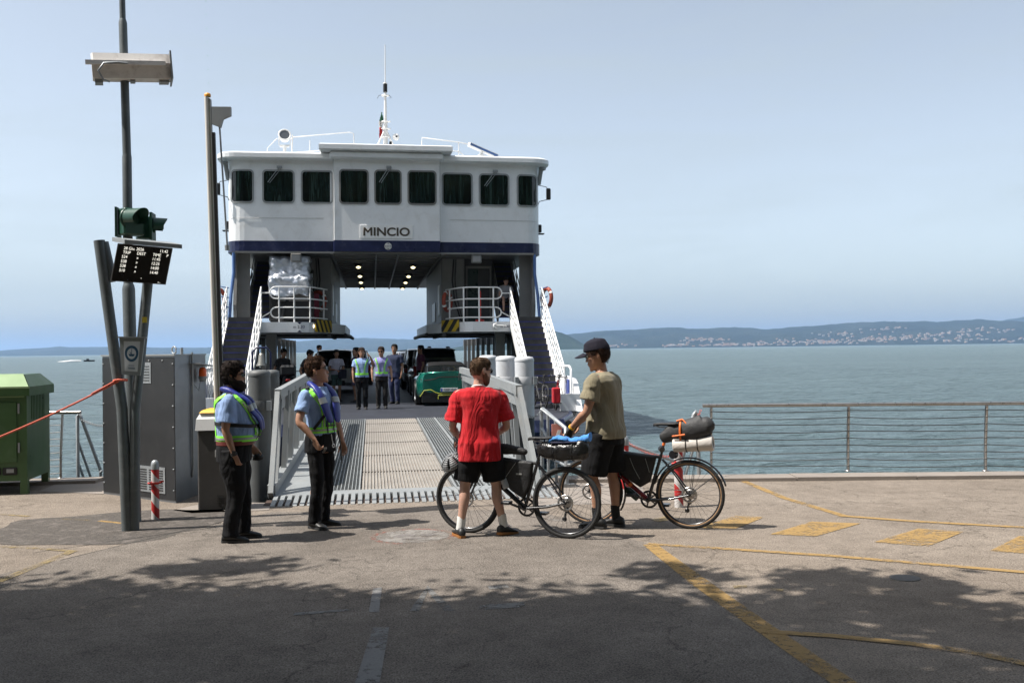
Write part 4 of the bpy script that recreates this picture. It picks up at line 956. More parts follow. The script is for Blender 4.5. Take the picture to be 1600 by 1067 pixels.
# ---------------- striped bollards ----------------
def bollmat():
    m, nt, b = nodes('red_white_bands'); L = nt.links
    tc = nt.nodes.new('ShaderNodeTexCoord'); w = nt.nodes.new('ShaderNodeTexWave'); w.bands_direction = 'DIAGONAL'; w.inputs['Scale'].default_value = 3.6
    mp = nt.nodes.new('ShaderNodeMapping'); mp.inputs['Scale'].default_value = (1.0, 0, .8); L.new(tc.outputs['Object'], mp.inputs[0]); L.new(mp.outputs[0], w.inputs[0])
    L.new(ramp(nt, w.outputs['Fac'], [(.48, (.52, .50, .49)), (.52, (.40, .02, .02))]), b.inputs['Base Color']); b.inputs['Roughness'].default_value = .5; return m
M['boll'] = bollmat()
bl = thing('bollard', 'striped red and white bollard beside the foot of the slanted sign posts', 'bollard', tuple(G(243, 811)), 0, 'striped bollards')
q = MB(); q.cyl((0, 0, 0), (0, 0, .55), .042, None, 20); q.build('shaft', M['boll'], bl)
q = MB(); q.lathe([(.044, .55), (.044, .60), (.036, .635), (.02, .65), (.0001, .655)], n=20); q.build('cap', M['galv'], bl)
q = MB(); q.tube([(-.07, -.02, .40), (-.04, -.045, .4), (.04, -.045, .40), (.09, -.01, .42)], .012, 6); q.build('clasp', M['red'], bl)
for (px, py, lb, s) in ((977, 776, 'striped bollard seen behind the legs of the man in the cap', 1.15), (1061, 792, 'striped bollard seen through the rear wheel of the red-framed bicycle', 1.25)):
    c = copy_tree(bl); c.location = G(px, py); c.scale = (1.2, 1.2, s); c['label'] = lb
# ---------------- steel cabinet ----------------
sf0 = G(162, 771); sf1 = G(275, 786); ang = math.atan2(sf1.y-sf0.y, sf1.x-sf0.x); wd_ = (sf1-sf0).length
cb = thing('steel_cabinet', 'tall grey sheet-steel equipment cabinet with rivets beside the ramp', 'equipment cabinet', tuple(sf0), ang)
Ht = AD(162, 557, (sf0-Vector((0, 0, EYE))).dot(fwd)).z
M['cabf'] = mat('shaded_zinc_sheet', (.022, .023, .025), .5, metal=.2, var=.15, vscale=2, dirt=((.04, .04, .04), 4, .5)); M['cabs'] = mat('lit_zinc_sheet', (.20, .21, .225), .4, metal=.6, var=.2, vscale=3, dirt=((.2, .2, .2), 2, .5))  # one zinc: front's dark reflection painted in, sides kept bright as if lit
sv = Rz(-ang) @ Vector((.20, 1.02, 0)); SP = lambda k, z, off=0: Vector((wd_, 0, z))+sv*k+Vector((sv.y, -sv.x, 0)).normalized()*off
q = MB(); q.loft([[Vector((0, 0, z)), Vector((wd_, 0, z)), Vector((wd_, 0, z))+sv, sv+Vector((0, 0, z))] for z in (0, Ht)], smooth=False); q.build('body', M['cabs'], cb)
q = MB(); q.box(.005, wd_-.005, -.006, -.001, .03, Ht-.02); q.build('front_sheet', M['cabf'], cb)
q = MB()
for k in range(7):
    for xx in (.03, wd_-.03): q.ball((xx, -.008, .15+k*(Ht-.25)/6), .011, 8, 6)
for k in range(5): q.ball((.2+k*.28, -.008, Ht-.06), .011, 8, 6)
q.build('rivets', M['galv'], cb)
q = MB(); q.loft([[Vector((-.01, -.02, z)), Vector((wd_+.02, -.02, z)), Vector((wd_+.02, 0, z))+sv, sv+Vector((-.01, 0, z))] for z in (Ht+.001, Ht+.02)], smooth=False); q.build('lid', M['galvl'], cb)
q = MB(); q.box(.72, 1.08, -.012, -.008, Ht-.34, Ht-.08); vp = q.build('rating_plate', M['galv'], cb)
q = MB()
for k in range(6): q.box(.75, .88, -.015, -.0125, Ht-.31+k*.035, Ht-.30+k*.035); q.box(.92, 1.05, -.015, -.0125, Ht-.31+k*.035, Ht-.30+k*.035)
q.build('plate_text', M['black'], vp)
q = MB(); q.box(.5, wd_-.2, -.014, -.006, .10, .42); lv = q.build('vent_grille', M['galv'], cb); q = MB()
for k in range(9):
    for (a, c) in ((.54, .78), (.83, .98), (1.03, wd_-.24)):
        if c > a: q.box(a, c, -.018, -.013, .13+k*.03, .143+k*.03)
q.build('vent_slots', M['black'], lv)
q = MB(); q.tube([SP(.5, .25, .01), SP(.5, .4, .02), SP(.5, Ht+.04, .02)], .014, 6); q.build('conduit', M['galv'], cb)
q = MB(); q.tube([SP(.7, Ht-.3, .06), SP(.66, Ht-.45, .04), SP(.52, Ht-.35, .02)], .006, 6); q.beam(SP(.45, Ht-.10, .07), SP(.95, Ht-.14, .07), .14, .012); bc = q.build('beacon_bracket', M['galv'], cb)
q = MB(); q.lathe([(.0001, .12), (.035, .11), (.048, .08), (.05, 0)], SP(.72, Ht-.27, .07), n=16); q.build('beacon_lens', mat('orange_beacon', (.75, .12, .02), .3), bc)
q = MB(); q.lathe([(.05, 0), (.055, -.01), (.04, -.07), (.0001, -.07)], SP(.72, Ht-.27, .07), n=16); q.build('beacon_base', M['galvl'], bc)
q = MB(); q.tube([(wd_*.72+.045*math.cos(t*.5), .3, Ht+.07+.045*math.sin(t*.5)) for t in range(13)], .011, 6, closed=False); q.tube([(wd_*.72+.16, .3, Ht), (wd_*.72+.16, .3, Ht+.1)], .018, 6); q.build('lifting_eye', M['galv'], cb)
# ---------------- barrier gate ----------------
bg_ = G(326, 798); bt = thing('barrier_gate', 'dark barrier box with white and yellow lid and its long boom raised upright', 'barrier gate', tuple(bg_), R_(-3))
q = MB(); q.box(-.12, .26, 0, .36, .0, .93, bev=.015); q.build('housing', mat('dark_housing', (.045, .042, .040), .45, var=.1, dirt=((.1, .09, .08), 5, .4)), bt)
q = MB(); P0 = [Vector((x, y, .93)) for x, y in ((-.14, -.02), (.28, -.02), (.28, .38), (-.14, .38))]; P1 = [Vector((x, y, 1.06)) for x, y in ((-.13, -.01), (.27, -.01), (.27, .37), (-.13, .37))]; P2 = [Vector((x, y, 1.13)) for x, y in ((-.09, .03), (.23, .03), (.23, .33), (-.09, .33))]; q.loft([P0, P1, P2], smooth=False); q.build('lid', M['white2'], bt)
q = MB(); q.loft([[Vector((x, y, z)) for x, y in ((-.10+e, -.0+e), (.24-e, .0+e), (.24-e, .3-e), (-.10+e, .3-e))] for e, z in ((0, 1.131), (.03, 1.16), (.08, 1.175))], smooth=False); q.build('warning_cap', M['yellow'], bt)
q = MB(); q.box(.08, .20, -.008, -.001, .80, .86, bev=.002); s1 = q.build('sticker', M['white2'], bt); q = MB(); q.box(.12, .185, -.011, -.009, .815, .845); q.build('sticker_mark', M['red'], s1)
q = MB(); q.box(.08, .20, -.008, -.001, .62, .70, bev=.002); s1 = q.build('sticker', mat('grey_sticker', (.35, .35, .34), .5), bt); q = MB(); q.box(.095, .185, -.011, -.009, .675, .685); q.box(.095, .17, -.011, -.009, .655, .662); q.box(.095, .18, -.011, -.009, .638, .645); q.build('sticker_mark', M['black'], s1)
q = MB()
for k in range(5): q.box(.10, .18, -.006, -.002, .08+k*.022, .09+k*.022)
q.build('vent', M['black'], bt)
bz = AD(322, 146, (bg_-Vector((0, 0, EYE))).dot(fwd)).z; bx = -.09
q = MB(); 
def blean(z): return -.022*(z-1.1)
def bm_(q, x0, x1, y0, y1, z0, z1):
    q.add([(x+blean(z), y, z) for x in (x0, x1) for y in (y0, y1) for z in (z0, z1)], [(0, 1, 3, 2), (4, 6, 7, 5), (0, 4, 5, 1), (2, 3, 7, 6), (0, 2, 6, 4), (1, 5, 7, 3)])
q.tube([(.078+blean(z), .125, z) for z in (1.1, bz)], .026, 16); boom = q.build('boom', mat('cream_boom', (.62, .60, .55), .4, var=.05), bt)
q = MB(); bm_(q, .101, .118, .11, .15, 1.1, bz-.02); q.build('light_strip', mat('brown_strip', (.26, .25, .21), .5), boom)
q = MB()
for k in range(38):
    z = 1.3+k*.16; q.ball((.110+blean(z), .107, z), .005, 6, 4)
q.build('led_dots', mat('green_dots', (.05, .30, .15), .4), boom)
q = MB(); bm_(q, .119, .129, .1, .16, 1.1, bz-.03); q.build('edge_trim', M['galvl'], boom); q = MB(); bm_(q, .130, .165, .1, .15, 1.0, bz-.42); q.build('rubber_edge', M['black'], boom)
q = MB(); q.lathe([(.036, 0), (.04, .02), (.032, .04), (.0001, .05)], (.09+blean(bz), .13, bz), n=16); q.build('boom_tip', mat('orange_tip', (.75, .33, .03), .4), boom)
q = MB(); zt = bz-.12; xo = blean(bz); q.add([(.14+xo, .1, zt), (.36+xo, .1, zt), (.36+xo, .1, zt-.10), (.27+xo, .1, zt-.14), (.24+xo, .1, zt-.24), (.14+xo, .1, zt-.20), (.14+xo, .16, zt), (.36+xo, .16, zt), (.36+xo, .16, zt-.10), (.27+xo, .16, zt-.14), (.24+xo, .16, zt-.24), (.14+xo, .16, zt-.20)], [(0, 1, 2, 3, 4, 5)[::-1], (6, 7, 8, 9, 10, 11)]+[(i, (i+1) % 6, 6+(i+1) % 6, 6+i) for i in range(6)]); q.build('tip_bracket', M['galvl'], boom)
q = MB(); q.cyl((.225+xo, .12, zt-.2), (.30+xo, .12, zt-1.62), .011); q.cyl((.30+xo, .12, zt-1.62), (.303+xo, .12, zt-1.68), .03); q.build('swing_foot', M['galv'], boom)
# ---------------- green cabinet ----------------
gf = G(43, 772); gb = G(88, 753); a2 = math.atan2((gb-gf).y, (gb-gf).x)-math.pi/2
gc = thing('green_cabinet', 'dark green metal utility cabinet with sloped lid at the left edge of the quay', 'utility cabinet', tuple(gf), R_(2))
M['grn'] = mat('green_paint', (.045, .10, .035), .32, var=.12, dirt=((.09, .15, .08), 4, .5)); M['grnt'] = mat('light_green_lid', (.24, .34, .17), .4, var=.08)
gH = AD(43, 604, (gf-Vector((0, 0, EYE))).dot(fwd)).z; W = 2.1; D_ = 1.05
q = MB(); q.box(-W, 0, 0, D_, .18, gH-.1); gbod = q.build('body', M['grn'], gc)
q = MB(); q.add([(-W-.05, -.06, gH-.12), (.05, -.06, gH-.12), (.05, -.06, gH), (-W-.05, -.06, gH), (-W-.05, .18, gH+.16), (-.08, .18, gH+.16), (-W-.05, D_+.05, gH-.12), (.05, D_+.05, gH-.12), (.05, D_+.05, gH+.0), (-W-.05, D_+.05, gH), (-W-.05, D_-.15, gH+.16), (-.08, D_-.15, gH+.16)],
   [(0, 1, 2, 3), (1, 7, 8, 2), (0, 6, 7, 1)[::-1], (2, 8, 11, 5), (4, 5, 11, 10), (6, 9, 8, 7), (8, 9, 10, 11), (0, 3, 9, 6), (3, 4, 10, 9)]); q.build('lid', M['grn'], gc)
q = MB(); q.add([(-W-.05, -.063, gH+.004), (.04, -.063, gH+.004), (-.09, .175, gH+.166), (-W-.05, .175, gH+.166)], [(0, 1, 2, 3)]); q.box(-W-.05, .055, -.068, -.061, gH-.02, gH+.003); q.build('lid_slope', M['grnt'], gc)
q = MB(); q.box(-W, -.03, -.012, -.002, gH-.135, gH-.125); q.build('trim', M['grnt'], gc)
q = MB(); q.box(-W, -.12, -.02, -.001, .42, gH-.2, bev=.008); q.build('door', M['grn'], gbod)
q = MB()
for z in (.55, gH-.35): q.box(-.105, -.085, -.03, -.005, z, z+.13)
q.build('hinge', M['galvl'], gbod)
q = MB(); 
for x in (-.09, -1.0): q.box(x, x+.09, .0, .09, 0, .18)
q.box(-.09, 0, D_-.1, D_-.01, 0, .18); q.build('leg', M['grn'], gc)
q = MB()
for k in range(9): q.box(.001, .008, .2+k*.07, .23+k*.07, gH-.45, gH-.05)
q.build('louvres', M['grn'], gbod)
q = MB(); q.box(-.55, -.32, -.015, -.001, .26, .36, bev=.01); q.box(-.30, -.12, -.015, -.001, .26, .36, bev=.01); so = q.build('socket_plate', M['black'], gc); q = MB(); q.box(-.48, -.36, -.02, -.016, .29, .34); q.box(-.25, -.16, -.02, -.016, .29, .34); q.build('socket', M['galv'], so)
# ---------------- left railing, hand rails, sloped rails ----------------
def cable_fence(name, posts, z, lab, curve, ncab=9, ends=(0, 0), toprail=.055):
    t = thing(name, lab, 'railing', (0, 0, 0)); N_ = len(posts); d = (Vector(posts[-1])-Vector(posts[0])).normalized(); n = Vector((-d.y, d.x, 0))
    def pt(p, f): return Vector((p[0], p[1], 0))-n*curve*(1-math.cos(f*1.25))+n*curve*.2+Vector((0, 0, .05+f*(z-.07)))
    for p in posts:
        q = MB(); q.tube([pt(p, k/10) for k in range(11)], .018, 8, flat=1.6); q.lathe([(.05, .045), (.05, .058), (.0001, .06)], pt(p, 0)-Vector((0, 0, .05)), n=12); q.build('post', M['stain'], t)
    q = MB(); a = pt(posts[0], 1)-d*ends[0]; b_ = pt(posts[-1], 1)+d*ends[1]; q.tube([a+Vector((0, 0, .03)), b_+Vector((0, 0, .03))], toprail/2, 10); q.build('top_rail', M['stain'], t)
    q = MB()
    for k in range(ncab):
        f = .08+k*(.86/(ncab-1))
        for p0, p1 in zip(posts, posts[1:]):
            A, B = pt(p0, f), pt(p1, f); sg = .018+.012*math.sin(k*2.1+p0[0]); q.tube([A.lerp(B, i/8)-Vector((0, 0, sg*4*(i/8)*(1-i/8))) for i in range(9)], .006, 5)
        for p in posts: q.ball(pt(p, f)-n*.02, .014, 8, 6)
    q.build('cable', mat('steel_cable', (.16, .15, .14), .4, metal=.7), t); return t
f0, f1, f2 = G(1112, 742), G(1326, 741), G(1541, 741); dd = (f2-f0)/2
cable_fence('cable_railing', [tuple(f0), tuple(f1), tuple(f2), tuple(f2+dd), tuple(f2+dd*2)], .98, 'long stainless railing with curved posts and slack cables along the quay on the right', .12, 9, (.12, .1))
f0 = G(96, 752); d0 = G(0, 753)-G(96, 752)
cable_fence('cable_railing', [tuple(f0), tuple(f0+d0*1.5)], .98, 'piece of cable railing showing between the green cabinet and the sloped pipe rails', .10, 9, (.27, 0))
hr = thing('stair_rail', 'sloped grey pipe handrail of steps down to the water left of the steel cabinet', 'handrail', tuple(G(121, 752))); q = MB()
def LD(px, py, D): return AD(px, py, D)-Vector(hr.location)
D1 = 14.9; q.tube([LD(122, 752, D1), LD(121, 650, D1), LD(124, 646, D1), LD(128, 655, D1), LD(157, 735, D1+.3), LD(157, 752, D1+.3)], .026, 8); q.tube([LD(122, 690, D1), LD(145, 755, D1+.3)], .02, 8); q.tube([LD(122, 722, D1), LD(134, 756, D1+.2)], .02, 8); q.tube([LD(157, 738, D1), LD(160, 735, D1)], .02, 8); q.build('pipe', M['galv'], hr)
chain([AD(126, 654, 14.9), AD(162, 665, 14.6)], .03, M['galv'], 'chain', 'small chain from the sloped handrail to the steel cabinet', 20)
hr2 = thing('stair_rail', 'bright sloped pipe handrail behind the rear wheel of the red-framed bicycle', 'handrail', tuple(G(1088, 745))); q = MB()
def LD(px, py, D): return AD(px, py, D)-Vector(hr2.location)
D1 = 13.9; q.tube([LD(1092, 745, D1), LD(1090, 648, D1), LD(1087, 643, D1), LD(1084, 648, D1), LD(1058, 745, D1)], .03, 8); q.tube([LD(1086, 690, D1), LD(1070, 745, D1)], .022, 8); q.tube([LD(1056, 745, D1), LD(1052, 720, D1), LD(1000, 700, D1), LD(968, 690, D1)], .022, 8); q.build('pipe', M['galv'], hr2)
# ---------------- light mast with signal lamps ----------------
pb = G(207, 829); PD = (pb-Vector((0, 0, EYE))).dot(fwd)+.55
def PL(px, py, D=None): return AD(px, py, D or PD)
base = PL(211, 823); base.z = 0
lp = thing('lamp_post', 'tall grey tapering steel lamp post behind the two slanted display posts', 'lamp post', tuple(base))
LPv = lambda px, py, D=None: PL(px, py, D)-base
M['postg'] = mat('dull_grey_post', (.10, .115, .12), .5, metal=.25, var=.12, vscale=4, dirt=((.2, .2, .2), 8, .5))
q = MB(); mpx = PD/FPX
A0, A1, A2, A3, A4 = LPv(211, 823), LPv(201, 444), LPv(198.5, 243), LPv(192, 33), LPv(189, -60)
A0.z = 0
q.tube([A0, LPv(201, 452), LPv(200.8, 446), LPv(200.5, 442)], [9.6*mpx, 9.6*mpx, 8.5*mpx, 6.8*mpx], 20); q.tube([LPv(200.5, 445), LPv(198.3, 246), LPv(198.3, 241)], [7.2*mpx, 7.1*mpx, 6.3*mpx], 20); q.tube([LPv(198.3, 244), LPv(192, 36), LPv(191.8, 30)], [6.4*mpx, 6.3*mpx, 4.6*mpx], 20); q.tube([LPv(191.8, 34), LPv(190, -40), LPv(186, -260)], [4.6*mpx, 4.4*mpx, 3.5*mpx], 20)
q.build('pole', M['postg'], lp)
# box light clamped on the post
bx_ = thing('area_light', 'long weathered white lamp trough clamped across the tall lamp post', 'lamp', tuple(PL(205, 108)))
q = MB(); W2 = 57*mpx; hexp = [(-.17, .02), (-.13, .13), (-.02, .155), (.13, .10), (.16, -.04), (.06, -.13), (-.10, -.13)]
def trough(x, k=1): return [Vector((x, y*k, z*k)) for y, z in hexp]
mt_ = Ry(R_(-4.5)) @ Rz(R_(14))
q.loft([trough(-W2, .94), trough(-W2+.02), trough(W2-.03), trough(W2, .97)], smooth=False); q.xf(mt_); M['trough'] = mat('weathered_white', (.66, .63, .60), .5, var=.1, vscale=3, dirt=((.25, .20, .17), 3.5, .7)); q.build('housing', M['trough'], bx_)
q = MB(); q.box(-W2-.06, W2-.05, -.195, -.165, -.01, .035); q.xf(mt_); q.build('stiffener', M['trough'], bx_)
q = MB(); q.box(W2+.002, W2+.02, -.17, .19, -.14, .16); q.box(-W2+.02, -W2+.1, -.06, .06, -.17, -.13); q.box(-.02, .03, -.05, .05, -.15, -.13); q.box(W2-.12, W2-.02, -.06, .06, -.155, -.13); q.xf(mt_); q.build('end_plate', M['galvl'], bx_)
q = MB(); q.tube([mt_ @ Vector(v) for v in ((-.04, -.2, .0), (-.14, -.2, .01), (-W2+.12, -.2, .0), (-W2+.06, -.2, -.08), (-W2+.10, -.18, -.17), (-W2+.16, -.1, -.17))], .011, 6); q.build('cable', M['galv'], bx_)
q = MB(); 
for py in (91, 110): c = PL(197, py)-Vector(bx_.location); q.lathe([(7.6*mpx, -.018), (8*mpx, 0), (7.6*mpx, .018)], c, n=16); q.box(c.x-.075, c.x-.05, c.y-.03, c.y+.1, c.z-.025, c.z+.025); q.box(c.x+.05, c.x+.08, c.y-.03, c.y+.1, c.z-.025, c.z+.025)
q.build('clamp', M['galvl'], bx_)
# signal heads
M['sig'] = mat('dark_green_signal', (.012, .055, .035), .38, var=.15)
tl = thing('traffic_signal', 'dark green traffic signal with two hooded lamps facing different ways on the lamp post', 'traffic light', tuple(PL(205, 348)))
def SL(px, py, D=None): return PL(px, py, D)-Vector(tl.location)
m1 = Rz(R_(38)); s0 = .13
q = MB(); q.box(-.13, .10, -.06, .10, -.145, .145, bev=.015, mtx=m1 @ T(0, -.05, 0)); q.box(-.15, -.13, -.09, .12, -.16, .16); q.box(-.05, -.02, .1, .14, .12, .24); hd = q.build('signal_head', M['sig'], tl)
def hood(mb, o, ax, r, L):
    ax = Vector(ax).normalized(); a = ax.cross(Vector((0, 0, 1))).normalized(); u = a.cross(ax); vs = []; n = 22
    for (rr, Lf) in ((r, 1), (r-.008, 1)):
        for k in range(n+1):
            th = R_(-35)+R_(250)*k/n; c = a*math.cos(th)*rr+u*math.sin(th)*rr; vs += [o+c, o+c+ax*L*(.72+.28*math.sin(max(0, min(math.pi, th))))]
    F = []
    for s in range(2):
        for k in range(n): i = s*(n+1)*2+k*2; F.append((i, i+2, i+3, i+1))
    mb.add(vs, F, True)
q = MB(); d1 = Vector((.80, -.60, -.03)); o1 = Vector((-.01, -.10, .035)); hood(q, o1, d1, .10, .26); q.lathe([(.11, 0), (.11, .02), (.10, .025)], o1, d1, 20); q.build('visor', M['sig'], hd)
q = MB(); q.lathe([(.0001, .03), (.05, .025), (.085, .005)], o1, d1, 20); q.build('lens', mat('dark_red_lens', (.10, .008, .006), .15), hd)
q = MB(); q.box(-.02, .16, .0, .14, -.15, .10, bev=.012, mtx=Rz(R_(20)) @ T(.09, .08, -.01)); q.box(.20, .225, -.05, .16, -.19, .11); h2 = q.build('signal_head', M['sig'], tl)
q = MB(); o2 = Vector((.215, .06, -.02)); d2 = Vector((.95, .25, -.03)); hood(q, o2, d2, .085, .15); q.lathe([(.0001, .0), (.08, .0), (.085, .02)], o2, d2, 18); q.build('visor', M['sig'], h2)
# ---------------- slanted display posts, timetable display, notice box ----------------
sp = thing('sign_posts', 'pair of slanted grey posts meeting at the foot and carrying the display', 'sign posts', tuple(G(204, 828)))
def SPv(px, py, D): return AD(px, py, D)-Vector(sp.location)
Dp = PD-.55; 
q = MB(); q.tube([SPv(199, 828, Dp), SPv(191, 640, Dp), SPv(155, 376, Dp)], .056, 18); q.tube([SPv(162, 379, Dp+.03), SPv(176, 440, Dp+.03)], .05, 14); q.build('post', M['postg'], sp)
q = MB(); q.tube([SPv(209.5, 828, Dp+.02), SPv(211, 640, Dp+.02), SPv(232, 430, Dp+.1)], .052, 18); q.build('post', M['postg'], sp)
q = MB(); s = SPv(227, 500, Dp+.04); q.box(s.x-.02, s.x+.03, s.y-.06, s.y-.053, s.z-.03, s.z+.03); q.build('sticker', mat('yellow_sticker', (.55, .42, .05), .5), sp)
# display
dc = [AD(*v) for v in ((184, 381, Dp-.22), (270, 388.5, Dp-.02), (259, 445, Dp+.0), (173, 439, Dp-.2))]
dp = thing('timetable_display', 'tilted dark departure display with white dot-matrix times under a pale metal hood', 'display board', tuple(dc[3]))
o_ = dc[3]; ex = (dc[2]-dc[3]); Wd = ex.length; ex.normalize(); ey = (dc[0]-dc[3]); ey = (ey-ex*ey.dot(ex)*.0); Hd = ey.length; 
nrm = ex.cross(ey).normalized()
def dpt(u, v, w=0): return (dc[3]*(1-u)*(1-v)+dc[2]*u*(1-v)+dc[0]*(1-u)*v+dc[1]*u*v)+nrm*w-o_
q = MB(); f = [dpt(0, 0), dpt(1, 0), dpt(1, 1), dpt(0, 1)]; bk = [p-nrm*.14 for p in f]; q.add(f+bk, [(0, 1, 2, 3), (7, 6, 5, 4), (0, 4, 5, 1), (1, 5, 6, 2), (2, 6, 7, 3), (3, 7, 4, 0)]); q.build('casing', mat('brown_grey_casing', (.12, .11, .105), .45, var=.08), dp)
q = MB(); q.add([dpt(.02, .02, .003), dpt(.98, .02, .003), dpt(.98, .98, .003), dpt(.02, .98, .003)], [(0, 1, 2, 3)]); scn = q.build('screen', mat('dark_screen', (.012, .009, .007), .3, var=.1), dp)
q = MB(); F4 = [dpt(-.02, .90, -.22), dpt(-.03, 1.0, .02), dpt(1.06, 1.0, .04), dpt(1.0, .96, -.22)]
hb = [(-.14, 1.12, -.22), (.02, 1.13, .02), (.05, 1.02, .16), (1.10, 1.02, .14), (1.0, 1.13, -.16)]
P = [dpt(*v) for v in ((-.12, 1.15, -.14), (.10, 1.14, .14), (1.14, 1.14, .12), (.97, 1.16, -.14))]; P2 = [p-Vector((0, 0, .042)) for p in P]
q.add(P+P2, [(0, 1, 2, 3), (7, 6, 5, 4), (0, 4, 5, 1), (1, 5, 6, 2), (2, 6, 7, 3), (3, 7, 4, 0)]); q.build('hood', M['galvl'], dp)
q = MB(); P = [SL(190, 382)+Vector(tl.location)-o_+Vector((0, 0, 0)) ]
# dot-matrix text as small letters laid on the screen
Mt = emit('display_white', (.95, .92, .82), .75)
def dtext(s, u, v, h):
    c = bpy.data.curves.new('display_text', 'FONT'); c.body = s; c.size = 1; c.align_x = 'LEFT'; c.align_y = 'CENTER'; c.extrude = 0; c.offset = 0
    o = bpy.data.objects.new('display_text', c); col.objects.link(o); bpy.context.view_layer.update()
    me = bpy.data.meshes.new_from_object(o.evaluated_get(bpy.context.evaluated_depsgraph_get())); bpy.data.objects.remove(o)
    vs = [dpt(u+p.co.x*h*.86*Hd/Wd, v+p.co.y*h*1.0, .006) for p in me.vertices]; return vs, [tuple(p.vertices) for p in me.polygons]
dt = MB()
rows = [('28 Giu. 2026', .12, .90), ('11:42', .77, .90), ('TRIP', .12, .785), ('DEST', .37, .785), ('TIME', .66, .785), ('P', .91, .785)]
for k, (a, b_) in enumerate((('524', '11:45'), ('538', '12:25'), ('538', '14:00'), ('510', '14:40'))): v = .67-k*.122; rows += [(a, .11, v), ('»', .38, v), (b_, .66, v)]
rows += [('-', .52, .14), ('=--', .84, .05)]
for s, u, v in rows: dt.add(*dtext(s, u, v, (.112) if v > .1 else .07))
dt.build('display_text', Mt, scn)
# notice box
nb0 = [AD(*v) for v in ((186, 527, Dp-.10), (226, 527.5, Dp-.06), (219, 587, Dp-.06), (190, 585, Dp-.10))]
nt_ = thing('notice_box', 'small white framed notice with a round blue emblem fixed between the sign posts', 'notice', tuple(nb0[3])); o_ = nb0[3]
def npt(u, v, w=0):
    n = (nb0[2]-nb0[3]).cross(nb0[0]-nb0[3]).normalized(); return nb0[3]*(1-u)*(1-v)+nb0[2]*u*(1-v)+nb0[0]*(1-u)*v+nb0[1]*u*v+n*w-o_
def panel(u0, u1, v0, v1, w0, w1):
    q = MB(); f = [npt(u0, v0, w1), npt(u1, v0, w1), npt(u1, v1, w1), npt(u0, v1, w1)]; b_ = [npt(u0, v0, w0), npt(u1, v0, w0), npt(u1, v1, w0), npt(u0, v1, w0)]
    q.add(f+b_, [(0, 1, 2, 3), (7, 6, 5, 4), (0, 4, 5, 1), (1, 5, 6, 2), (2, 6, 7, 3), (3, 7, 4, 0)]); return q
panel(0, 1, 0, 1, -.05, 0).build('frame', M['galvl'], nt_); panel(-.06, 1.06, .985, 1.02, -.06, .03).build('cap', M['galvl'], nt_)
pp = panel(.18, .84, .10, .90, .001, .005).build('paper', mat('notice_paper', (.58, .60, .62), .3), nt_)
q = MB(); C_ = (.51, .57); n_ = 30
for (r1, r2, k0) in ((.20, .30, 0),):
    for k in range(n_):
        t0, t1 = 2*math.pi*k/n_, 2*math.pi*(k+1)/n_; q.add([npt(C_[0]+r*math.cos(t)*1.0, C_[1]+r*math.sin(t)*.72, .007) for t, r in ((t0, r1), (t1, r1), (t1, r2), (t0, r2))], [(3, 2, 1, 0)])
q.add([npt(.37, .56, .007), npt(.66, .56, .007), npt(.60, .50, .007), npt(.42, .50, .007)], [(0, 1, 2, 3)]); q.add([npt(.50, .50, .008), npt(.525, .50, .008), npt(.525, .70, .008), npt(.50, .70, .008)], [(0, 1, 2, 3)]); q.add([npt(.40, .62, .008), npt(.49, .56, .008), npt(.49, .60, .008)], [(0, 1, 2)])
for v, a, b_ in ((.25, .38, .66), (.19, .36, .70), (.165, .36, .70)): q.add([npt(a, v, .007), npt(b_, v, .007), npt(b_, v+.012, .007), npt(a, v+.012, .007)], [(0, 1, 2, 3)])
q.build('emblem', mat('emblem_blue', (.03, .09, .16), .5), pp)
# red rope
a = AD(188, 594, Dp-.03); e = AD(-60, 706, Dp-1.2); P = [a.lerp(e, i/20)-Vector((0, 0, .03*4*(i/20)*(1-i/20))) for i in range(21)]
q = MB(); q.tube(P, .010, 6); q.tube([p+Vector((.0, 0, .012+.01*(1-i/4))) for i, p in enumerate(P[:5])], .009, 6); q.tube([a+Vector((.066*math.cos(t*.6), .066*math.sin(t*.6), .006*math.sin(t))) for t in range(11)], .011, 6, closed=True)
tag(q.build('rope', mat('red_rope', (.60, .13, .08), .8, var=.3, vscale=60)), 'thin red rope tied to the slanted post and stretched out to the left', 'rope')
# speedboat far out
bp = G(139, 560.5); bo = thing('motorboat', 'tiny dark motorboat trailing white spray far out on the lake', 'boat', (AD(139, 558, 420).x, AD(139, 558, 420).y, -1.0), R_(20))
q = MB(); q.loft([[Vector((x*.7, y*w*.7, z*.7)) for y, z in ((-1, .9), (-.7, 0), (.7, 0), (1, .9))] for x, w in ((-3, .9), (0, 1), (2, .7), (3.2, .05))], smooth=False); q.build('hull', M['black'], bo)
q = MB(); q.box(-1.0, 0, -.35, .35, .6, 1.2); q.build('cabin', M['darkin'], bo)
q = MB(); q.loft([[Vector((-3-x, y*w, z*k)) for y, z in ((-1, 0), (-.4, .7), (.4, .7), (1, 0))] for x, w, k in ((0, .6, .8), (4, 1.4, 1), (9, 2, .2))]); q.build('wake', M['white2'], bo)
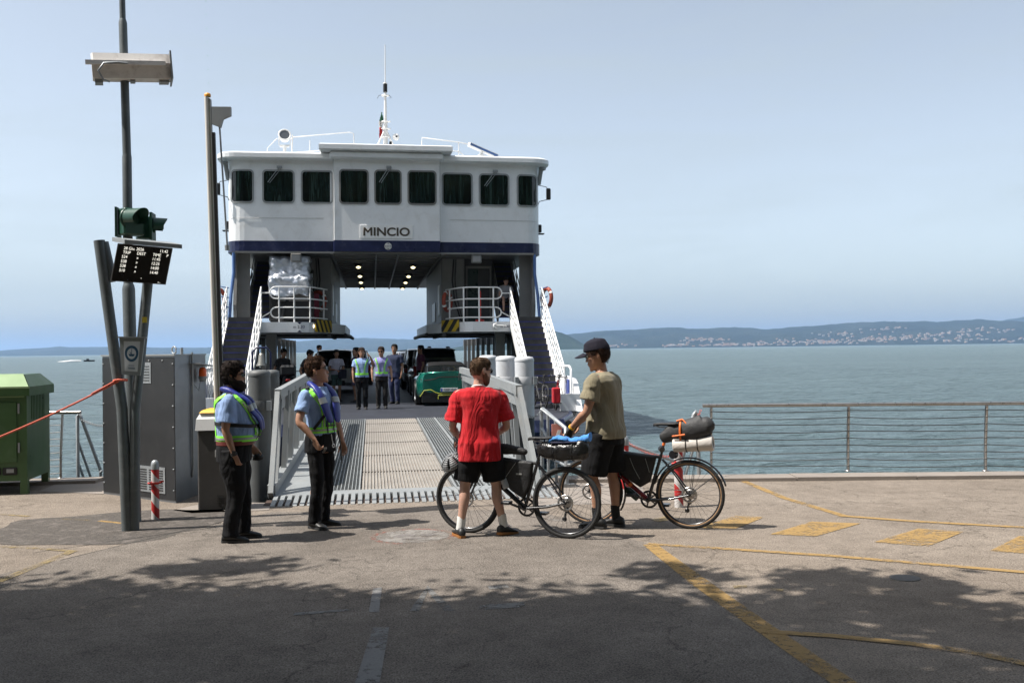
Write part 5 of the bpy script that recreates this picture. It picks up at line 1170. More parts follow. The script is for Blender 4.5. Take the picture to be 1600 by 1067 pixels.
# ---------------- people ----------------
def crom(P, t):
    """Catmull-Rom through tuples/Vectors, t in 0..len-1"""
    n = len(P)-1; i = min(int(t), n-1); f = t-i
    a, b, c, d = P[max(i-1, 0)], P[i], P[i+1], P[min(i+2, n)]
    def g(p0, p1, p2, p3): return .5*((2*p1)+(-p0+p2)*f+(2*p0-5*p1+4*p2-p3)*f*f+(-p0+3*p1-3*p2+p3)*f**3)
    if isinstance(a, Vector): return Vector([g(a[k], b[k], c[k], d[k]) for k in range(3)])
    if isinstance(a, (tuple, list)): return tuple(g(a[k], b[k], c[k], d[k]) for k in range(len(a)))
    return g(a, b, c, d)
def limb(mb, pts, rad, n=20, sub=7, fold=0, seed=0, up0=(0, 1, 0), freq=9, bulge=1):
    """smooth tapering limb; rad entries r or (across, along up0)"""
    pts = [Vector(p) for p in pts]; rad = [(r, r) if not isinstance(r, tuple) else r for r in rad]
    N = (len(pts)-1)*sub; Pp = [crom(pts, i/sub) for i in range(N+1)]; Rr = [crom(rad, i/sub) for i in range(N+1)]
    u = Vector(up0); rings = []
    for i in range(N+1):
        t = (Pp[min(i+1, N)]-Pp[max(i-1, 0)]).normalized(); a = t.cross(u).normalized(); u = a.cross(t).normalized(); ring = []
        for k in range(n):
            th = 2*math.pi*k/n; d = a*math.cos(th)*Rr[i][0]+u*math.sin(th)*Rr[i][1]
            if fold:
                p = Pp[i]+d; w = mnoise.noise(Vector((p.x*freq, p.y*freq, p.z*freq*.9+seed)))+.6*mnoise.noise(Vector((p.x*4+seed, p.y*4, p.z*freq*2.3)))
                d = d*(1+fold*w/max(.03, Rr[i][0]))
            ring.append(Pp[i]+d)
        rings.append(ring)
    def cap_(c, ring, d): return [[c+d*(h*Rr[0][0] if ring is rings[0] else h*Rr[-1][0])*bulge+(p-c)*s for p in ring] for s, h in ((.85, .45), (.45, .8))]
    t0 = (Pp[0]-Pp[1]).normalized(); t1 = (Pp[-1]-Pp[-2]).normalized()
    pre = cap_(Pp[0], rings[0], t0)[::-1] if bulge else []; post = cap_(Pp[-1], rings[-1], t1) if bulge else []
    return mb.loft(pre+rings+post)
HEAD = [(1.520, .020, .070, .040), (1.530, .036, .086, .0), (1.548, .050, .092, -.035), (1.575, .060, .093, -.062), (1.60, .066, .092, -.080), (1.625, .070, .088, -.092), (1.655, .074, .090, -.100), (1.685, .0755, .092, -.102), (1.71, .071, .083, -.095), (1.732, .057, .064, -.077), (1.746, .034, .036, -.048), (1.751, .010, .006, -.016)]
def headpt(th, z, off=0):
    for a, b in zip(HEAD, HEAD[1:]):
        if a[0] <= z <= b[0]: f = (z-a[0])/(b[0]-a[0]); r = [a[k]+(b[k]-a[k])*f for k in range(4)]; break
    else: r = HEAD[0] if z < 1.52 else HEAD[-1]
    cy = (r[2]+r[3])/2*.9-.003; fr = r[2]-cy; bk = cy-r[3]; c, s = math.cos(th), math.sin(th)
    e = .92; x = (r[1]+off)*abs(c)**e*(1 if c > 0 else -1); y = ((fr if s > 0 else bk)+off)*abs(s)**e*(1 if s > 0 else -1)
    return Vector((x, cy+y, z))
class Person:
    def __init__(s, label, loc, rz, H=1.75, lean=0, twist=0, head=(0, 0), girth=(1, 1), belly=0, skin=None, vox=.008, name='person', group=None, sh=1.0, side=0):
        s.o = thing(name, label, 'person', loc, rz, group); s.k = H/1.75; s.o.scale = (s.k,)*3
        s.lean, s.twist, s.head, s.g, s.belly, s.skin, s.vox, s.sh, s.side = R_(lean), R_(twist), head, girth, belly, skin, vox, sh, side
        g, h = girth
        s.T = [(.78, .10*g, .085*h, 0), (.84, .150*g, .105*h, -.005), (.92, .168*g, .115*h, -.012), (1.0, .158*g, .110*h+belly*.4, belly*.3), (1.08, .148*g, .105*h+belly, belly*.75), (1.16, .152*g, .108*h+belly*.8, belly*.65), (1.25, .163*g, .115*h+belly*.3, belly*.2), (1.33, .176*g*sh, .118*h, 0), (1.39, .184*g*sh, .110*h, -.006), (1.44, .165*g*sh, .088*h, -.012), (1.475, .105*g*sh, .070, -.012), (1.50, .066, .060, -.006)]
    def post(s, p):
        p = Vector(p); f = max(0, min(1, (p.z-.92)/.35)); c = Vector((0, 0, .95))
        m_ = T(*c) @ Rz(s.twist*f) @ Ry(R_(s.side)*f) @ Rx(-s.lean*f) @ T(*(-c)); return m_ @ p
    def hd(s, p):
        c = Vector((0, -.01, 1.53)); m_ = T(*c) @ Rz(R_(s.head[0])) @ Rx(R_(s.head[1])) @ Matrix.Scale(1.12, 4) @ T(*(-c)); return s.post(m_ @ Vector(p))
    def tors(s, z):
        for a, b in zip(s.T, s.T[1:]):
            if a[0] <= z <= b[0]: f = (z-a[0])/(b[0]-a[0]); f = f*f*(3-2*f)*.5+f*.5; return [a[k]+(b[k]-a[k])*f for k in range(4)]
        return list(s.T[0] if z < .8 else s.T[-1])
    def S(s, th, z, off=0):
        _, hw, hd, y0 = s.tors(max(z, .94) if off > 0 and z < .94 else z); c, q = math.cos(th), math.sin(th); e = .82
        return Vector(((hw+off)*abs(c)**e*(1 if c > 0 else -1), y0+(hd+off)*abs(q)**e*(1 if q > 0 else -1), z))
    def torso(s, mb, z0, z1, off, n=40, m_=30, fold=0, seed=0, flare=0):
        rings = []
        for i in range(m_+1):
            z = z0+(z1-z0)*i/m_; ring = []
            for k in range(n):
                th = 2*math.pi*k/n; o = off+flare*max(0, 1-(z-z0)/.35)
                if fold:
                    w = mnoise.noise(Vector((math.cos(th)*2.0+seed, math.sin(th)*2.0, z*4.0+math.cos(th+seed)*1.6)))+.55*mnoise.noise(Vector((math.cos(th)*4.2, math.sin(th)*4.2+seed, z*7-math.sin(2*th)*1.2)))
                    o += fold*w*(1.25-.75*(z-z0)/(z1-z0))
                ring.append(s.post(s.S(th, z, o)))
            rings.append(ring)
        return mb.loft(rings)
    def joints(s, arms, legs):
        s.arms, s.legs = arms, legs      # arms: {side: (elbow, wrist, palm dir, palm normal, curl)} legs: {side: (knee, ankle, yaw, heel)}
        s.shp = {q: Vector((q*.178*s.g[0]*s.sh, -.008, 1.405)) for q in (-1, 1)}
    def body(s, nose=1):
        mb = MB(); s.torso(mb, .79, 1.5, -.014, 28, 20)
        limb(mb, [s.post((0, -.012, 1.44)), s.post((0, -.006, 1.50)), s.hd((0, -.006, 1.555)), s.hd((0, -.01, 1.60))], [.060, .056, .054, .05], 18, 4)
        rings = []
        for i in range(26):
            z = 1.5205+(1.7505-1.5205)*i/25; rings.append([s.hd(headpt(2*math.pi*k/30, z)) for k in range(30)])
        mb.loft(rings)
        mb.loft([[s.hd(p) for p in r] for r in ([Vector((x*.35, .086, 1.648+z*.2)) for x, z in ((-.012, -.02), (.012, -.02), (.008, .02), (-.008, .02))], [Vector((x, .099, 1.622+z)) for x, z in ((-.013, -.012), (.013, -.012), (.006, .012), (-.006, .012))], [Vector((x, .112, 1.609+z)) for x, z in ((-.011, -.008), (.011, -.008), (.007, .006), (-.007, .006))], [Vector((x*.6, .108, 1.600+z)) for x, z in ((-.011, -.003), (.011, -.003), (.007, .003), (-.007, .003))])])
        mb.ball(s.hd((0, .078, 1.532)), .020, 12, 8); mb.ball(s.hd((0, .09, 1.578)), .016, 12, 8, (1.4, .8, .8)); mb.ball(s.hd((0, .089, 1.589)), .011, 12, 8, (1.8, .8, .7))
        for q in (-1, 1):
            mb.loft([[s.hd(Vector((q*(.070+d), -.012+y*sc1-.006*z*8, 1.630+z*sc1))) for y, z in ((.014, .0), (.012, .022), (-.004, .032), (-.018, .022), (-.018, 0), (-.006, -.022), (.006, -.03))] for d, sc1 in ((0, .8), (.010, 1.0), (.016, .95))])
        for q in (-1, 1):
            e, w, pd, pn, curl = s.arms[q]; sh = s.post(s.shp[q]); g = s.g[0]
            limb(mb, [s.post((q*.10, -.01, 1.42)), sh, sh.lerp(e, .45), e, e.lerp(w, .35), w], [.05, .052*g, .047*g, .038, .040, (.027, .023)], 16, 6)
            s.hand(mb, w, e, pd, pn, curl, q)
        for q in (-1, 1):
            kn, an, yw, hl = s.legs[q]; h_ = Vector((q*.088*s.g[0], -.01, .90)); kn, an = Vector(kn), Vector(an); fd = Rz(R_(yw)) @ Vector((0, 1, 0)); bk = -(Rz(R_(yw)) @ Vector((0, 1, 0)))
            limb(mb, [h_, h_.lerp(kn, .5), kn+Vector((0, 0, .03)), kn.lerp(an, .28)+bk*.018, kn.lerp(an, .62)+bk*.008, an], [.082*s.g[0], .074*s.g[0], .054, .054, .042, .034], 18, 6)
            limb(mb, [an, an+fd*.06-Vector((0, 0, .035))], [.036, .03], 12, 3)
        b = mb.build('body', s.skin, s.o); remesh(b, s.vox, 2, .4); return b
    def hand(s, mb, w, e, pd, pn, curl, q):
        d = Vector(pd).normalized() if pd else (w-e).normalized(); n = Vector(pn); n = (n-d*n.dot(d)).normalized(); a = d.cross(n).normalized()   # across
        tq = q if True else 1
        limb(mb, [w-d*.01, w+d*.035, w+d*.085], [(.026, .018), (.037, .016), (.040, .013)], 14, 4, up0=tuple(n))
        for k, (off, L) in enumerate(((-.031, .068), (-.0105, .078), (.0105, .074), (.030, .058))):
            b = w+d*.082+a*off*1.0*tq; c = R_(curl*(1+.08*k)); p = [b-d*.02, b]; dd = d
            for j, f in enumerate((.45, .32, .23)):
                dd = (dd*math.cos(c*(.8 if j == 0 else 1))+n*math.sin(c*(.8 if j == 0 else 1))).normalized(); n2 = n
                p.append(p[-1]+dd*L*f); d2 = dd; dd = d2; n = (n-dd*n.dot(dd)).normalized()
            n = Vector(pn); n = (n-d*n.dot(d)).normalized()
            limb(mb, p, [.010, .0095, .009, .0085, .007], 8, 2)
        tb = w+d*.022-a*.028*tq; td = (d*.75-a*.75*tq+n*.25).normalized(); td2 = (d*.95-a*.15*tq+n*.45).normalized()
        limb(mb, [tb, tb+td*.035, tb+td*.035+td2*.028, tb+td*.035+td2*.052], [.013, .012, .010, .0075], 8, 2)
    def shirt(s, m, hem=.90, sl=.62, loose=.012, fold=.012, seed=1, flare=.01, slr=.066, name='shirt', neck=1.485):
        mb = MB(); s.torso(mb, hem, neck, loose, 44, 36, fold, seed, flare)
        for q in (-1, 1):
            e = s.arms[q][0]; sh = s.post(s.shp[q]); end = sh.lerp(e, sl); 
            limb(mb, [s.post((q*.09, -.01, 1.41)), sh+Vector((0, 0, .004)), sh.lerp(end, .5), end], [(.045, .048), (.058*s.g[0], .056*s.g[0]), slr*s.g[0]*.93, slr*s.g[0]+.004], 22, 8, fold*.7, seed+q, freq=14, bulge=0)
        b = mb.build(name, m, s.o); remesh(b, max(.007, s.vox), 2, .5); return b
    def trousers(s, m, end=1.0, top=1.0, loose=.012, r=(.098, .088, .078, .070, .068), fold=.012, seed=5, name='trousers', hipl=.016):
        mb = MB(); s.torso(mb, .80, top, hipl, 36, 12, fold*.4, seed)
        for q in (-1, 1):
            kn, an, yw, hl = s.legs[q]; h_ = Vector((q*.088*s.g[0], -.01, .92)); kn, an = Vector(kn), Vector(an); g = s.g[0]
            if end >= 1: pts = [h_, h_.lerp(kn, .5), kn, kn.lerp(an, .5), an+Vector((0, 0, -.02))]; rr = [r[0]*g, r[1]*g, r[2], r[3], r[4]]
            else: e_ = h_.lerp(kn, end); pts = [h_, h_.lerp(kn, end*.5), e_]; rr = [r[0]*g, r[1]*g, r[2]*g]
            limb(mb, pts, rr, 24, 10, fold, seed+q*2, freq=7, bulge=0)
        b = mb.build(name, m, s.o); remesh(b, max(.008, s.vox), 2, .5); return b
    def shoes(s, mu, ms, sock=None, sockh=.10):
        for q in (-1, 1):
            kn, an, yw, hl = s.legs[q]; an = Vector(an); kn = Vector(kn); base = Vector((an.x, an.y, 0)); m_ = T(*base) @ Rz(R_(yw)) @ T(0, 0, max(0, an.z-.085)) @ Rx(R_(-hl))
            def ring(y, w, zt, zb=.0): return [m_ @ Vector((w*math.cos(t)*(.75+.25*abs(math.cos(t))), y, zb+(zt-zb)*(.5+.5*math.sin(t)))) for t in [2*math.pi*k/16 for k in range(16)]]
            mb = MB(); mb.loft([ring(y, w, zt, .016) for y, w, zt in ((-.085, .018, .055), (-.075, .034, .088), (-.045, .040, .105), (.0, .041, .108), (.045, .042, .088), (.09, .046, .068), (.135, .045, .056), (.165, .033, .046), (.18, .014, .034))])
            sh = mb.build('shoe', mu, s.o)
            mb = MB(); out = [(-.088, .02), (-.07, .038), (-.03, .036), (.03, .038), (.09, .049), (.14, .047), (.172, .033), (.187, .012)]
            P = [(w, y) for y, w in out]+[(-w, y) for y, w in out[::-1]]; mb.loft([[m_ @ Vector((x*.96, y, 0)) for x, y in P], [m_ @ Vector((x, y, .006)) for x, y in P], [m_ @ Vector((x, y, .026)) for x, y in P]], smooth=False); mb.build('sole', ms, sh)
            mb = MB()
            for y in (.03, .05, .07, .09): mb.tube([m_ @ Vector((-.02, y, .10-.45*(y-.03)*.9)), m_ @ Vector((0, y+.004, .108-.45*(y-.03)*.9)), m_ @ Vector((.02, y, .10-.45*(y-.03)*.9))], .003, 5)
            mb.build('laces', ms if ms is not M.get('gum') else M['white2'], sh)
            if sock: mb = MB(); limb(mb, [an+Vector((0, 0, -.01)), an+(kn-an).normalized()*sockh], [.043, .044], 18, 4, .002, freq=40, bulge=0); mb.build('sock', sock, s.o)
    def shell(s, mb, lo, th0, th1, thick, hi=1.7505, n=36, m_=14, noise_=0, closed=True, seed=0, topadd=0, frq=30):
        rings = []
        for j in range(m_+1):
            t = j/m_; ring = []
            for k in range(n if closed else n+1):
                th = th0+(th1-th0)*k/n; zl = lo(th); z = zl+(hi-zl)*t; th_ = thick*min(1, (t*5+.25)) if m_ > 4 else thick
                o = th_+noise_*mnoise.noise(Vector((math.cos(th)*frq*.08, math.sin(th)*frq*.08, z*frq+seed)))*(1 if t > 0 else 0)
                p = headpt(th, z, o); up = topadd*max(0, (z-1.66)/.09); p.z += up+(max(0, o)*.8 if z > 1.72 else 0); ring.append(s.hd(p))
            rings.append(ring)
        return mb.loft(rings, cap=False, closed=closed)
    def hair(s, m, front=1.705, side=1.655, back=1.575, thick=.012, noise_=.006, topadd=.012, seed=0, name='hair', sideburn=True, frq=30):
        def lo(th):
            q = math.sin(th)
            if q > .45: return side+(front-side)*min(1, (q-.45)/.35)
            if q > -.05: return side-.02 if sideburn and q > .1 else side+.004
            return side+(back-side)*min(1, (-q-.05)/.45)
        mb = MB(); s.shell(mb, lo, 0, 2*math.pi, thick, noise_=noise_, topadd=topadd, seed=seed, n=84, m_=28, frq=frq)
        top = [s.hd(headpt(2*math.pi*k/16, 1.7505, thick)+Vector((0, 0, topadd+thick*.9))) for k in range(16)]; mb.add([p for p in top], [tuple(range(16))], True)
        b = mb.build(name, m, s.o); mod(b, 'SOLIDIFY', thickness=.01, offset=-1)
        if s.vox < .01:                       # loose strands over the cap of hair
            rs = random.Random(seed+3); sb = MB()
            for _ in range(1500):
                th = rs.uniform(0, 2*math.pi); z0 = lo(th); z = z0+(1.748-z0)*rs.random()**.8; up = topadd*max(0, (z-1.66)/.09)
                p = headpt(th, z, thick*.8); p.z += up+(thick*.8 if z > 1.72 else 0); n_ = (headpt(th, z, thick+.02)-headpt(th, z, thick)).normalized(); n_ = (n_+Vector((0, 0, 1))*max(0, (z-1.70)/.04)).normalized()
                d = (Vector((rs.gauss(0, .5), -.5+rs.gauss(0, .4), -.7+rs.gauss(0, .5)))); d = (d-n_*d.dot(n_)).normalized(); L_ = rs.uniform(.010, .024)*(.5+thick*30); sd = d.cross(n_).normalized()*.0016
                e = p+d*L_+n_*rs.uniform(.002, .009)*(.5+thick*40); mid = p+d*L_*.5+n_*.006
                q4 = [p-sd, p+sd, mid+sd*.8, e, mid-sd*.8]; sb.add([s.hd(v) for v in q4], [(0, 1, 2, 3, 4)])
            sb.build('loose_strands', m, b)
        return b
    def beard(s, m, thick=.016, hi=1.60, lo_=1.517, noise_=.006):
        mb = MB(); f = lambda th: lo_+.0*th; rings = []; n = 28
        for j in range(10):
            t = j/9; ring = []
            for k in range(n+1):
                th = R_(-12)+R_(204)*k/n; q = math.sin(th); top = hi+(.055*(1-min(1, q/.45)) if q < .45 else 0)-(.012 if q > .9 else 0); z = lo_+(top-lo_)*t
                o = thick*math.sin(math.pi*min(1, t*.85+.15))**.6+noise_*mnoise.noise(Vector((math.cos(th)*4, math.sin(th)*4, z*60))); p = headpt(th, max(1.5205, z), o); p.z = z-.010*(1-t); ring.append(s.hd(p))
            rings.append(ring)
        mb.loft(rings, cap=False, closed=False); c = Vector((0, 0, 0))
        for p in rings[0]: c += p
        c = c/len(rings[0]); mb.add(rings[0]+[c], [(i+1, i, len(rings[0])) for i in range(len(rings[0])-1)], True)
        b = mb.build('beard', m, s.o); return b
    def glasses(s, m, ml=None, w=.026):
        mb = MB()
        for q in (-1, 1):
            P = [s.hd((q*(.033+w*math.cos(t)*1.05), .098-.012*abs(math.cos(t)), 1.650+.018*math.sin(t)-.0)) for t in [2*math.pi*k/14 for k in range(14)]]; P2 = [s.hd((q*(.033+w*math.cos(t)*1.05), .104-.014*abs(math.cos(t)), 1.650+.018*math.sin(t))) for t in [2*math.pi*k/14 for k in range(14)]]
            mb.loft([P, P2]); 
            mb.tube([s.hd((q*.058, .092, 1.657)), s.hd((q*.076, .075, 1.657)), s.hd((q*.080, .02, 1.652)), s.hd((q*.078, -.02, 1.645))], .0035, 6)
        mb.tube([s.hd((-.012, .104, 1.655)), s.hd((0, .108, 1.658)), s.hd((.012, .104, 1.655))], .003, 6)
        return mb.build('sunglasses', m, s.o)
    def face(s, hairm):
        mb = MB()
        for q in (-1, 1): mb.tube([s.hd((q*.016, .0945, 1.668)), s.hd((q*.034, .0915, 1.673)), s.hd((q*.052, .080, 1.668))], [.003, .0045, .0025], 6)
        mb.build('eyebrows', hairm, s.o)
        mb = MB(); mb.tube([s.hd((-.022, .090, 1.5835)), s.hd((0, .0995, 1.585)), s.hd((.022, .090, 1.5835))], [.002, .0042, .002], 6); mb.build('lips', M['lips'], s.o)
        for q in (-1, 1): mb = MB(); mb.ball(s.hd((q*.031, .078, 1.649)), .0125, 10, 8); mb.build('eye', M['eye'], s.o)
    def ribbon(s, mb, path, w, th=.004, off=.006):
        """path: (theta deg, z) over the torso; lies on the clothes"""
        n = 10; P = []
        for (a, b) in zip(path, path[1:]):
            for i in range(n): P.append((a[0]+(b[0]-a[0])*i/n, a[1]+(b[1]-a[1])*i/n))
        P.append(path[-1]); C = [s.S(R_(a), z, off) for a, z in P]; rings = []
        for i, c in enumerate(C):
            t = (C[min(i+1, len(C)-1)]-C[max(i-1, 0)]).normalized(); ax = s.S(R_(P[i][0]), P[i][1], off+.02)-c; nn = ax.normalized()
            if P[i][1] > 1.40: nn = (nn+Vector((0, 0, 1))*min(1, (P[i][1]-1.40)/.06)).normalized()
            sd = t.cross(nn).normalized(); rings.append([s.post(c+sd*w/2), s.post(c+sd*w/2+nn*th), s.post(c-sd*w/2+nn*th), s.post(c-sd*w/2)])
        return mb.loft(rings, smooth=False)
def skinm(name, c):
    m, nt, b = nodes(name); L = nt.links; o = ramp(nt, tnoise(nt, 12, 4, .6), [(.3, tuple(x*.88 for x in c)), (.7, tuple(min(1, x*1.1) for x in c))]); L.new(o, b.inputs['Base Color'])
    b.inputs['Roughness'].default_value = .5; b.inputs['Subsurface Weight'].default_value = .08; b.inputs['Subsurface Radius'].default_value = (.02, .008, .004); b.inputs['Subsurface Scale'].default_value = .3; bump(nt, b, tnoise(nt, 160, 3), .12, .002); return m
def hairm(name, c): return mat(name, c, .8, spec=.2, var=.45, vscale=45, bmp=.9, bscale=150, bdist=.006, stretch=(1, 1, .35))
M['lips'] = mat('lips', (.30, .10, .08), .5); M['eye'] = mat('eye_white', (.5, .48, .45), .2)
M['skin'] = skinm('tanned_skin', (.36, .19, .12)); M['skin2'] = skinm('fair_skin', (.46, .27, .20)); M['skin3'] = skinm('olive_skin', (.30, .155, .095))
M['uni'] = cloth('light_blue_uniform_cotton', (.235, .34, .56), fold=.7); M['blk'] = cloth('black_trouser_cloth', (.006, .006, .007), var=.2, fold=.8)
M['vest'] = mat('blue_vest_nylon', (.018, .028, .20), .42, var=.15, vscale=6, bmp=.5, bscale=18, bdist=.01); M['hivis'] = mat('hi_vis_green', (.27, .85, .07), .55, var=.08); M['refl'] = mat('reflective_grey', (.33, .34, .33), .35, metal=.3); M['strap'] = mat('black_strap', (.01, .01, .01), .6)
M['shoeb'] = mat('black_shoe', (.012, .012, .012), .5, var=.3, bmp=.3, bscale=40); M['soleb'] = mat('dark_sole', (.03, .03, .03), .7); M['gum'] = mat('gum_sole', (.30, .12, .03), .6); M['sockw'] = cloth('white_sock', (.62, .61, .59), fold=.2); M['sockb'] = cloth('black_sock', (.02, .02, .02), fold=.2)
M['shade_lens'] = mat('sunglass_lens', (.006, .005, .006), .06, spec=.6)
def vest(P, full=True):
    """blue life-vest collar with a fluorescent harness"""
    mb = MB(); o = .018
    def cp(x, y, z): return P.post(Vector((x, y, z)))
    yf = P.tors(1.3)[2]+P.tors(1.3)[3]+.03; yc = P.tors(1.2)[2]+P.tors(1.2)[3]+.045
    pts = [cp(.055, yc+.03, 1.14), cp(.075, yc+.012, 1.22), cp(.095, yf, 1.31), cp(.105, yf-.03, 1.40), cp(.098, .045, 1.475), cp(.08, -.03, 1.515), cp(.04, -.085, 1.525), cp(0, -.098, 1.525)]
    pts = pts+[cp(-(P.post(p) and 0) if False else 0, 0, 0) for p in []]
    L_ = [(.055, yc+.03, 1.14), (.075, yc+.012, 1.22), (.095, yf, 1.31), (.105, yf-.03, 1.40), (.098, .045, 1.475), (.08, -.03, 1.515), (.04, -.085, 1.525), (0, -.098, 1.525)]
    full_ = [cp(*p) for p in L_]+[cp(-x, y, z) for x, y, z in L_[::-1][1:]]
    R2 = [(.045, .017), (.054, .020), (.053, .021), (.047, .022), (.040, .024), (.032, .026), (.030, .026), (.030, .026)]
    limb(mb, full_, R2+R2[::-1][1:], 18, 6, .004, 3, up0=(0, 1, .1), freq=16)
    v = mb.build('life_vest', M['vest'], P.o)
    for q in (-1, 1):
        mb = MB(); c = cp(q*.10, yf+.004, 1.33); limb(mb, [cp(q*.097, yf+.003, 1.305), cp(q*.103, yf-.018, 1.365)], [(.0545, .0275), (.0535, .0275)], 18, 4, up0=(0, 1, .1), bulge=0); mb.build('reflective_patch', M['refl'], v)
    h = MB(); P.ribbon(h, [(a, 1.035) for a in range(0, 361, 20)], .062, off=.020)
    P.ribbon(h, [(62, 1.06), (66, 1.18), (60, 1.30), (45, 1.39), (28, 1.455), (-20, 1.47), (-60, 1.40), (-100, 1.2), (-110, 1.06)], .040, off=.024)
    P.ribbon(h, [(118, 1.06), (114, 1.18), (120, 1.30), (135, 1.39), (152, 1.455), (200, 1.47), (240, 1.40), (280, 1.2), (290, 1.06)], .040, off=.024)
    P.ribbon(h, [(84, 1.05), (86, 1.15)], .035, off=.026); P.ribbon(h, [(100, 1.05), (98, 1.15)], .035, off=.026)
    hb = h.build('hi_vis_harness', M['hivis'], P.o)
    g = MB(); P.ribbon(g, [(a, 1.035) for a in range(0, 361, 20)], .020, off=.026); P.ribbon(g, [(62, 1.06), (66, 1.18), (60, 1.30), (45, 1.39)], .012, off=.030); P.ribbon(g, [(118, 1.06), (114, 1.18), (120, 1.30), (135, 1.39)], .012, off=.030); g.build('reflective_stripe', M['refl'], hb)
    b = MB(); P.ribbon(b, [(a, 1.17-.02*math.sin(R_(a))) for a in range(0, 361, 20)], .035, off=.030) if full else P.ribbon(b, [(20, 1.05), (45, 1.12), (70, 1.19)], .03, off=.03); P.ribbon(b, [(78, 1.0), (80, 1.14)], .014, off=.034); P.ribbon(b, [(102, 1.0), (100, 1.14)], .014, off=.034); P.ribbon(b, [(72, 1.075), (108, 1.075)], .012, off=.034); b.build('black_strap', M['strap'], hb)
def epaulettes(P):
    for q in (-1, 1):
        mb = MB(); mb.box(-.03, .03, -.028, .028, 0, .008, mtx=T(*(P.post(P.shp[q])+Vector((-q*.02, 0, .072)))) @ Ry(R_(q*16))); mb.build('epaulette', M['strap'], P.o)
def V3(*a): return Vector(a)
def ground_at(px, py, z=0): p = G(px, py, z); return (p.x, p.y, z)
# bearded officer
o1 = Person('bearded man in light blue shirt, blue life vest and black trousers by the barrier box', ground_at(368, 844), R_(-92), 1.69, lean=-1, head=(0, -2), girth=(1.20, 1.30), belly=.055, skin=M['skin3'])
o1.joints({1: (V3(.235, -.045, 1.13), V3(.225, .03, .89), None, (-1, .3, 0), 22), -1: (V3(-.235, -.02, 1.13), V3(-.21, .14, .92), None, (1, .2, 0), 25)},
          {1: (V3(.115, .03, .49), V3(.12, -.03, .085), -4, 0), -1: (V3(-.10, .05, .49), V3(-.11, .06, .085), 6, 0)})
o1.body(); o1.shirt(M['uni'], .985, .74, .016, .012, 2, 0, .078); o1.trousers(M['blk'], r=(.112, .104, .090, .082, .080)); o1.shoes(M['shoeb'], M['soleb'])
hb_ = hairm('dark_curly_hair', (.016, .010, .008)); o1.hair(hb_, 1.70, 1.65, 1.555, .013, .008, .018, 4, frq=52); o1.beard(hb_, .026, 1.602, 1.505, .008); o1.face(hb_); o1.glasses(M['shade_lens']); vest(o1); epaulettes(o1)
mb = MB(); w = o1.arms[1][1]; e = o1.arms[1][0]; mb.tube([w+(w-e).normalized()*-.015, w+(w-e).normalized()*.018], .0335, 14); mb.box(.255, .268, .02, .055, .885, .925); mb.build('wristwatch', M['strap'], o1.o)
mb = MB(); o1.ribbon(mb, [(a, .99) for a in range(0, 361, 20)], .04, off=.021); mb.build('belt', mat('red_brown_belt', (.12, .02, .015), .5), o1.o)
ph = thing('sun_visor', 'small black peaked item hanging from the far hand of the bearded officer', 'cap', o1.o.matrix_basis @ Vector((0, 0, 0)))
ph.location = Vector(o1.o.location)+Rz(R_(-92)) @ (Vector((-.19, .20, .80))*o1.k); mb = MB(); mb.loft([[Vector((x*w_, y*w_, z)) for x, y in ((.06, 0), (.04, .05), (0, .065), (-.04, .05), (-.06, 0), (-.04, -.03), (.04, -.03))] for w_, z in ((1, -.01), (1.05, .0), (.8, .03), (.3, .045))]); mb.xf(Rz(R_(-40)) @ Rx(R_(20))); mb.build('peak', M['strap'], ph)
# young officer
o2 = Person('beardless man in light blue shirt and life vest at the foot of the ramp', ground_at(503, 824), R_(-128), 1.72, lean=-3, head=(38, 6), girth=(1.0, 1.0), skin=M['skin'], sh=1.12)
o2.joints({1: (V3(.31, -.02, 1.14), V3(.25, .13, .95), (-.2, .35, -.9), (-1, .2, 0), 38), -1: (V3(-.265, -.01, 1.12), V3(-.265, .07, .88), None, (1, .1, 0), 18)},
          {1: (V3(.10, .03, .49), V3(.09, -.02, .085), -10, 0), -1: (V3(-.09, .0, .49), V3(-.08, -.05, .085), 34, 0)})
o2.body(); o2.shirt(M['uni'], .975, .66, .013, .012, 6, 0, .072); o2.trousers(M['blk'], r=(.092, .082, .070, .066, .068)); o2.shoes(M['shoeb'], M['soleb'])
h2_ = hairm('brown_hair', (.045, .022, .012)); o2.hair(h2_, 1.715, 1.665, 1.59, .009, .004, .022, 2); o2.face(h2_); o2.glasses(M['shade_lens']); vest(o2, False); epaulettes(o2)
mb = MB(); w = o2.arms[1][1]; e = o2.arms[1][0]; d_ = (w-e).normalized(); mb.tube([w-d_*.02+V3(.03*math.cos(t*.7), 0, .03*math.sin(t*.7)) for t in range(9)], .004, 6, closed=True); mb.build('bracelet', M['chrome'], o2.o)
mb = MB(); mb.tube([V3(.02, .16, .99), V3(.02, .17, .93), V3(.0, .165, .89)], .004, 5); mb.tube([V3(.0+.018*math.cos(t*.7), .17, .87+.018*math.sin(t*.7)) for t in range(9)], .005, 6, closed=True); mb.build('key_ring', M['white2'], o2.o)
mb = MB(); mb.tube([V3(-.10, .15, 1.02), V3(-.14, .15, .85), V3(-.15, .15, .68)], .008, 5); mb.build('hanging_strap', M['strap'], o2.o)
fo = thing('folded_tool', 'small grey metal tool held in the hand of the young officer', 'tool', Vector(o2.o.location)+Rz(R_(-128)) @ (Vector((.18, .22, .85))*o2.k)); mb = MB(); mb.beam((0, -.05, .02), (-.02, .08, -.02), .025, .012); mb.beam((0, -.045, .005), (-.03, .07, -.04), .018, .01); mb.build('blade', M['stain'], fo)
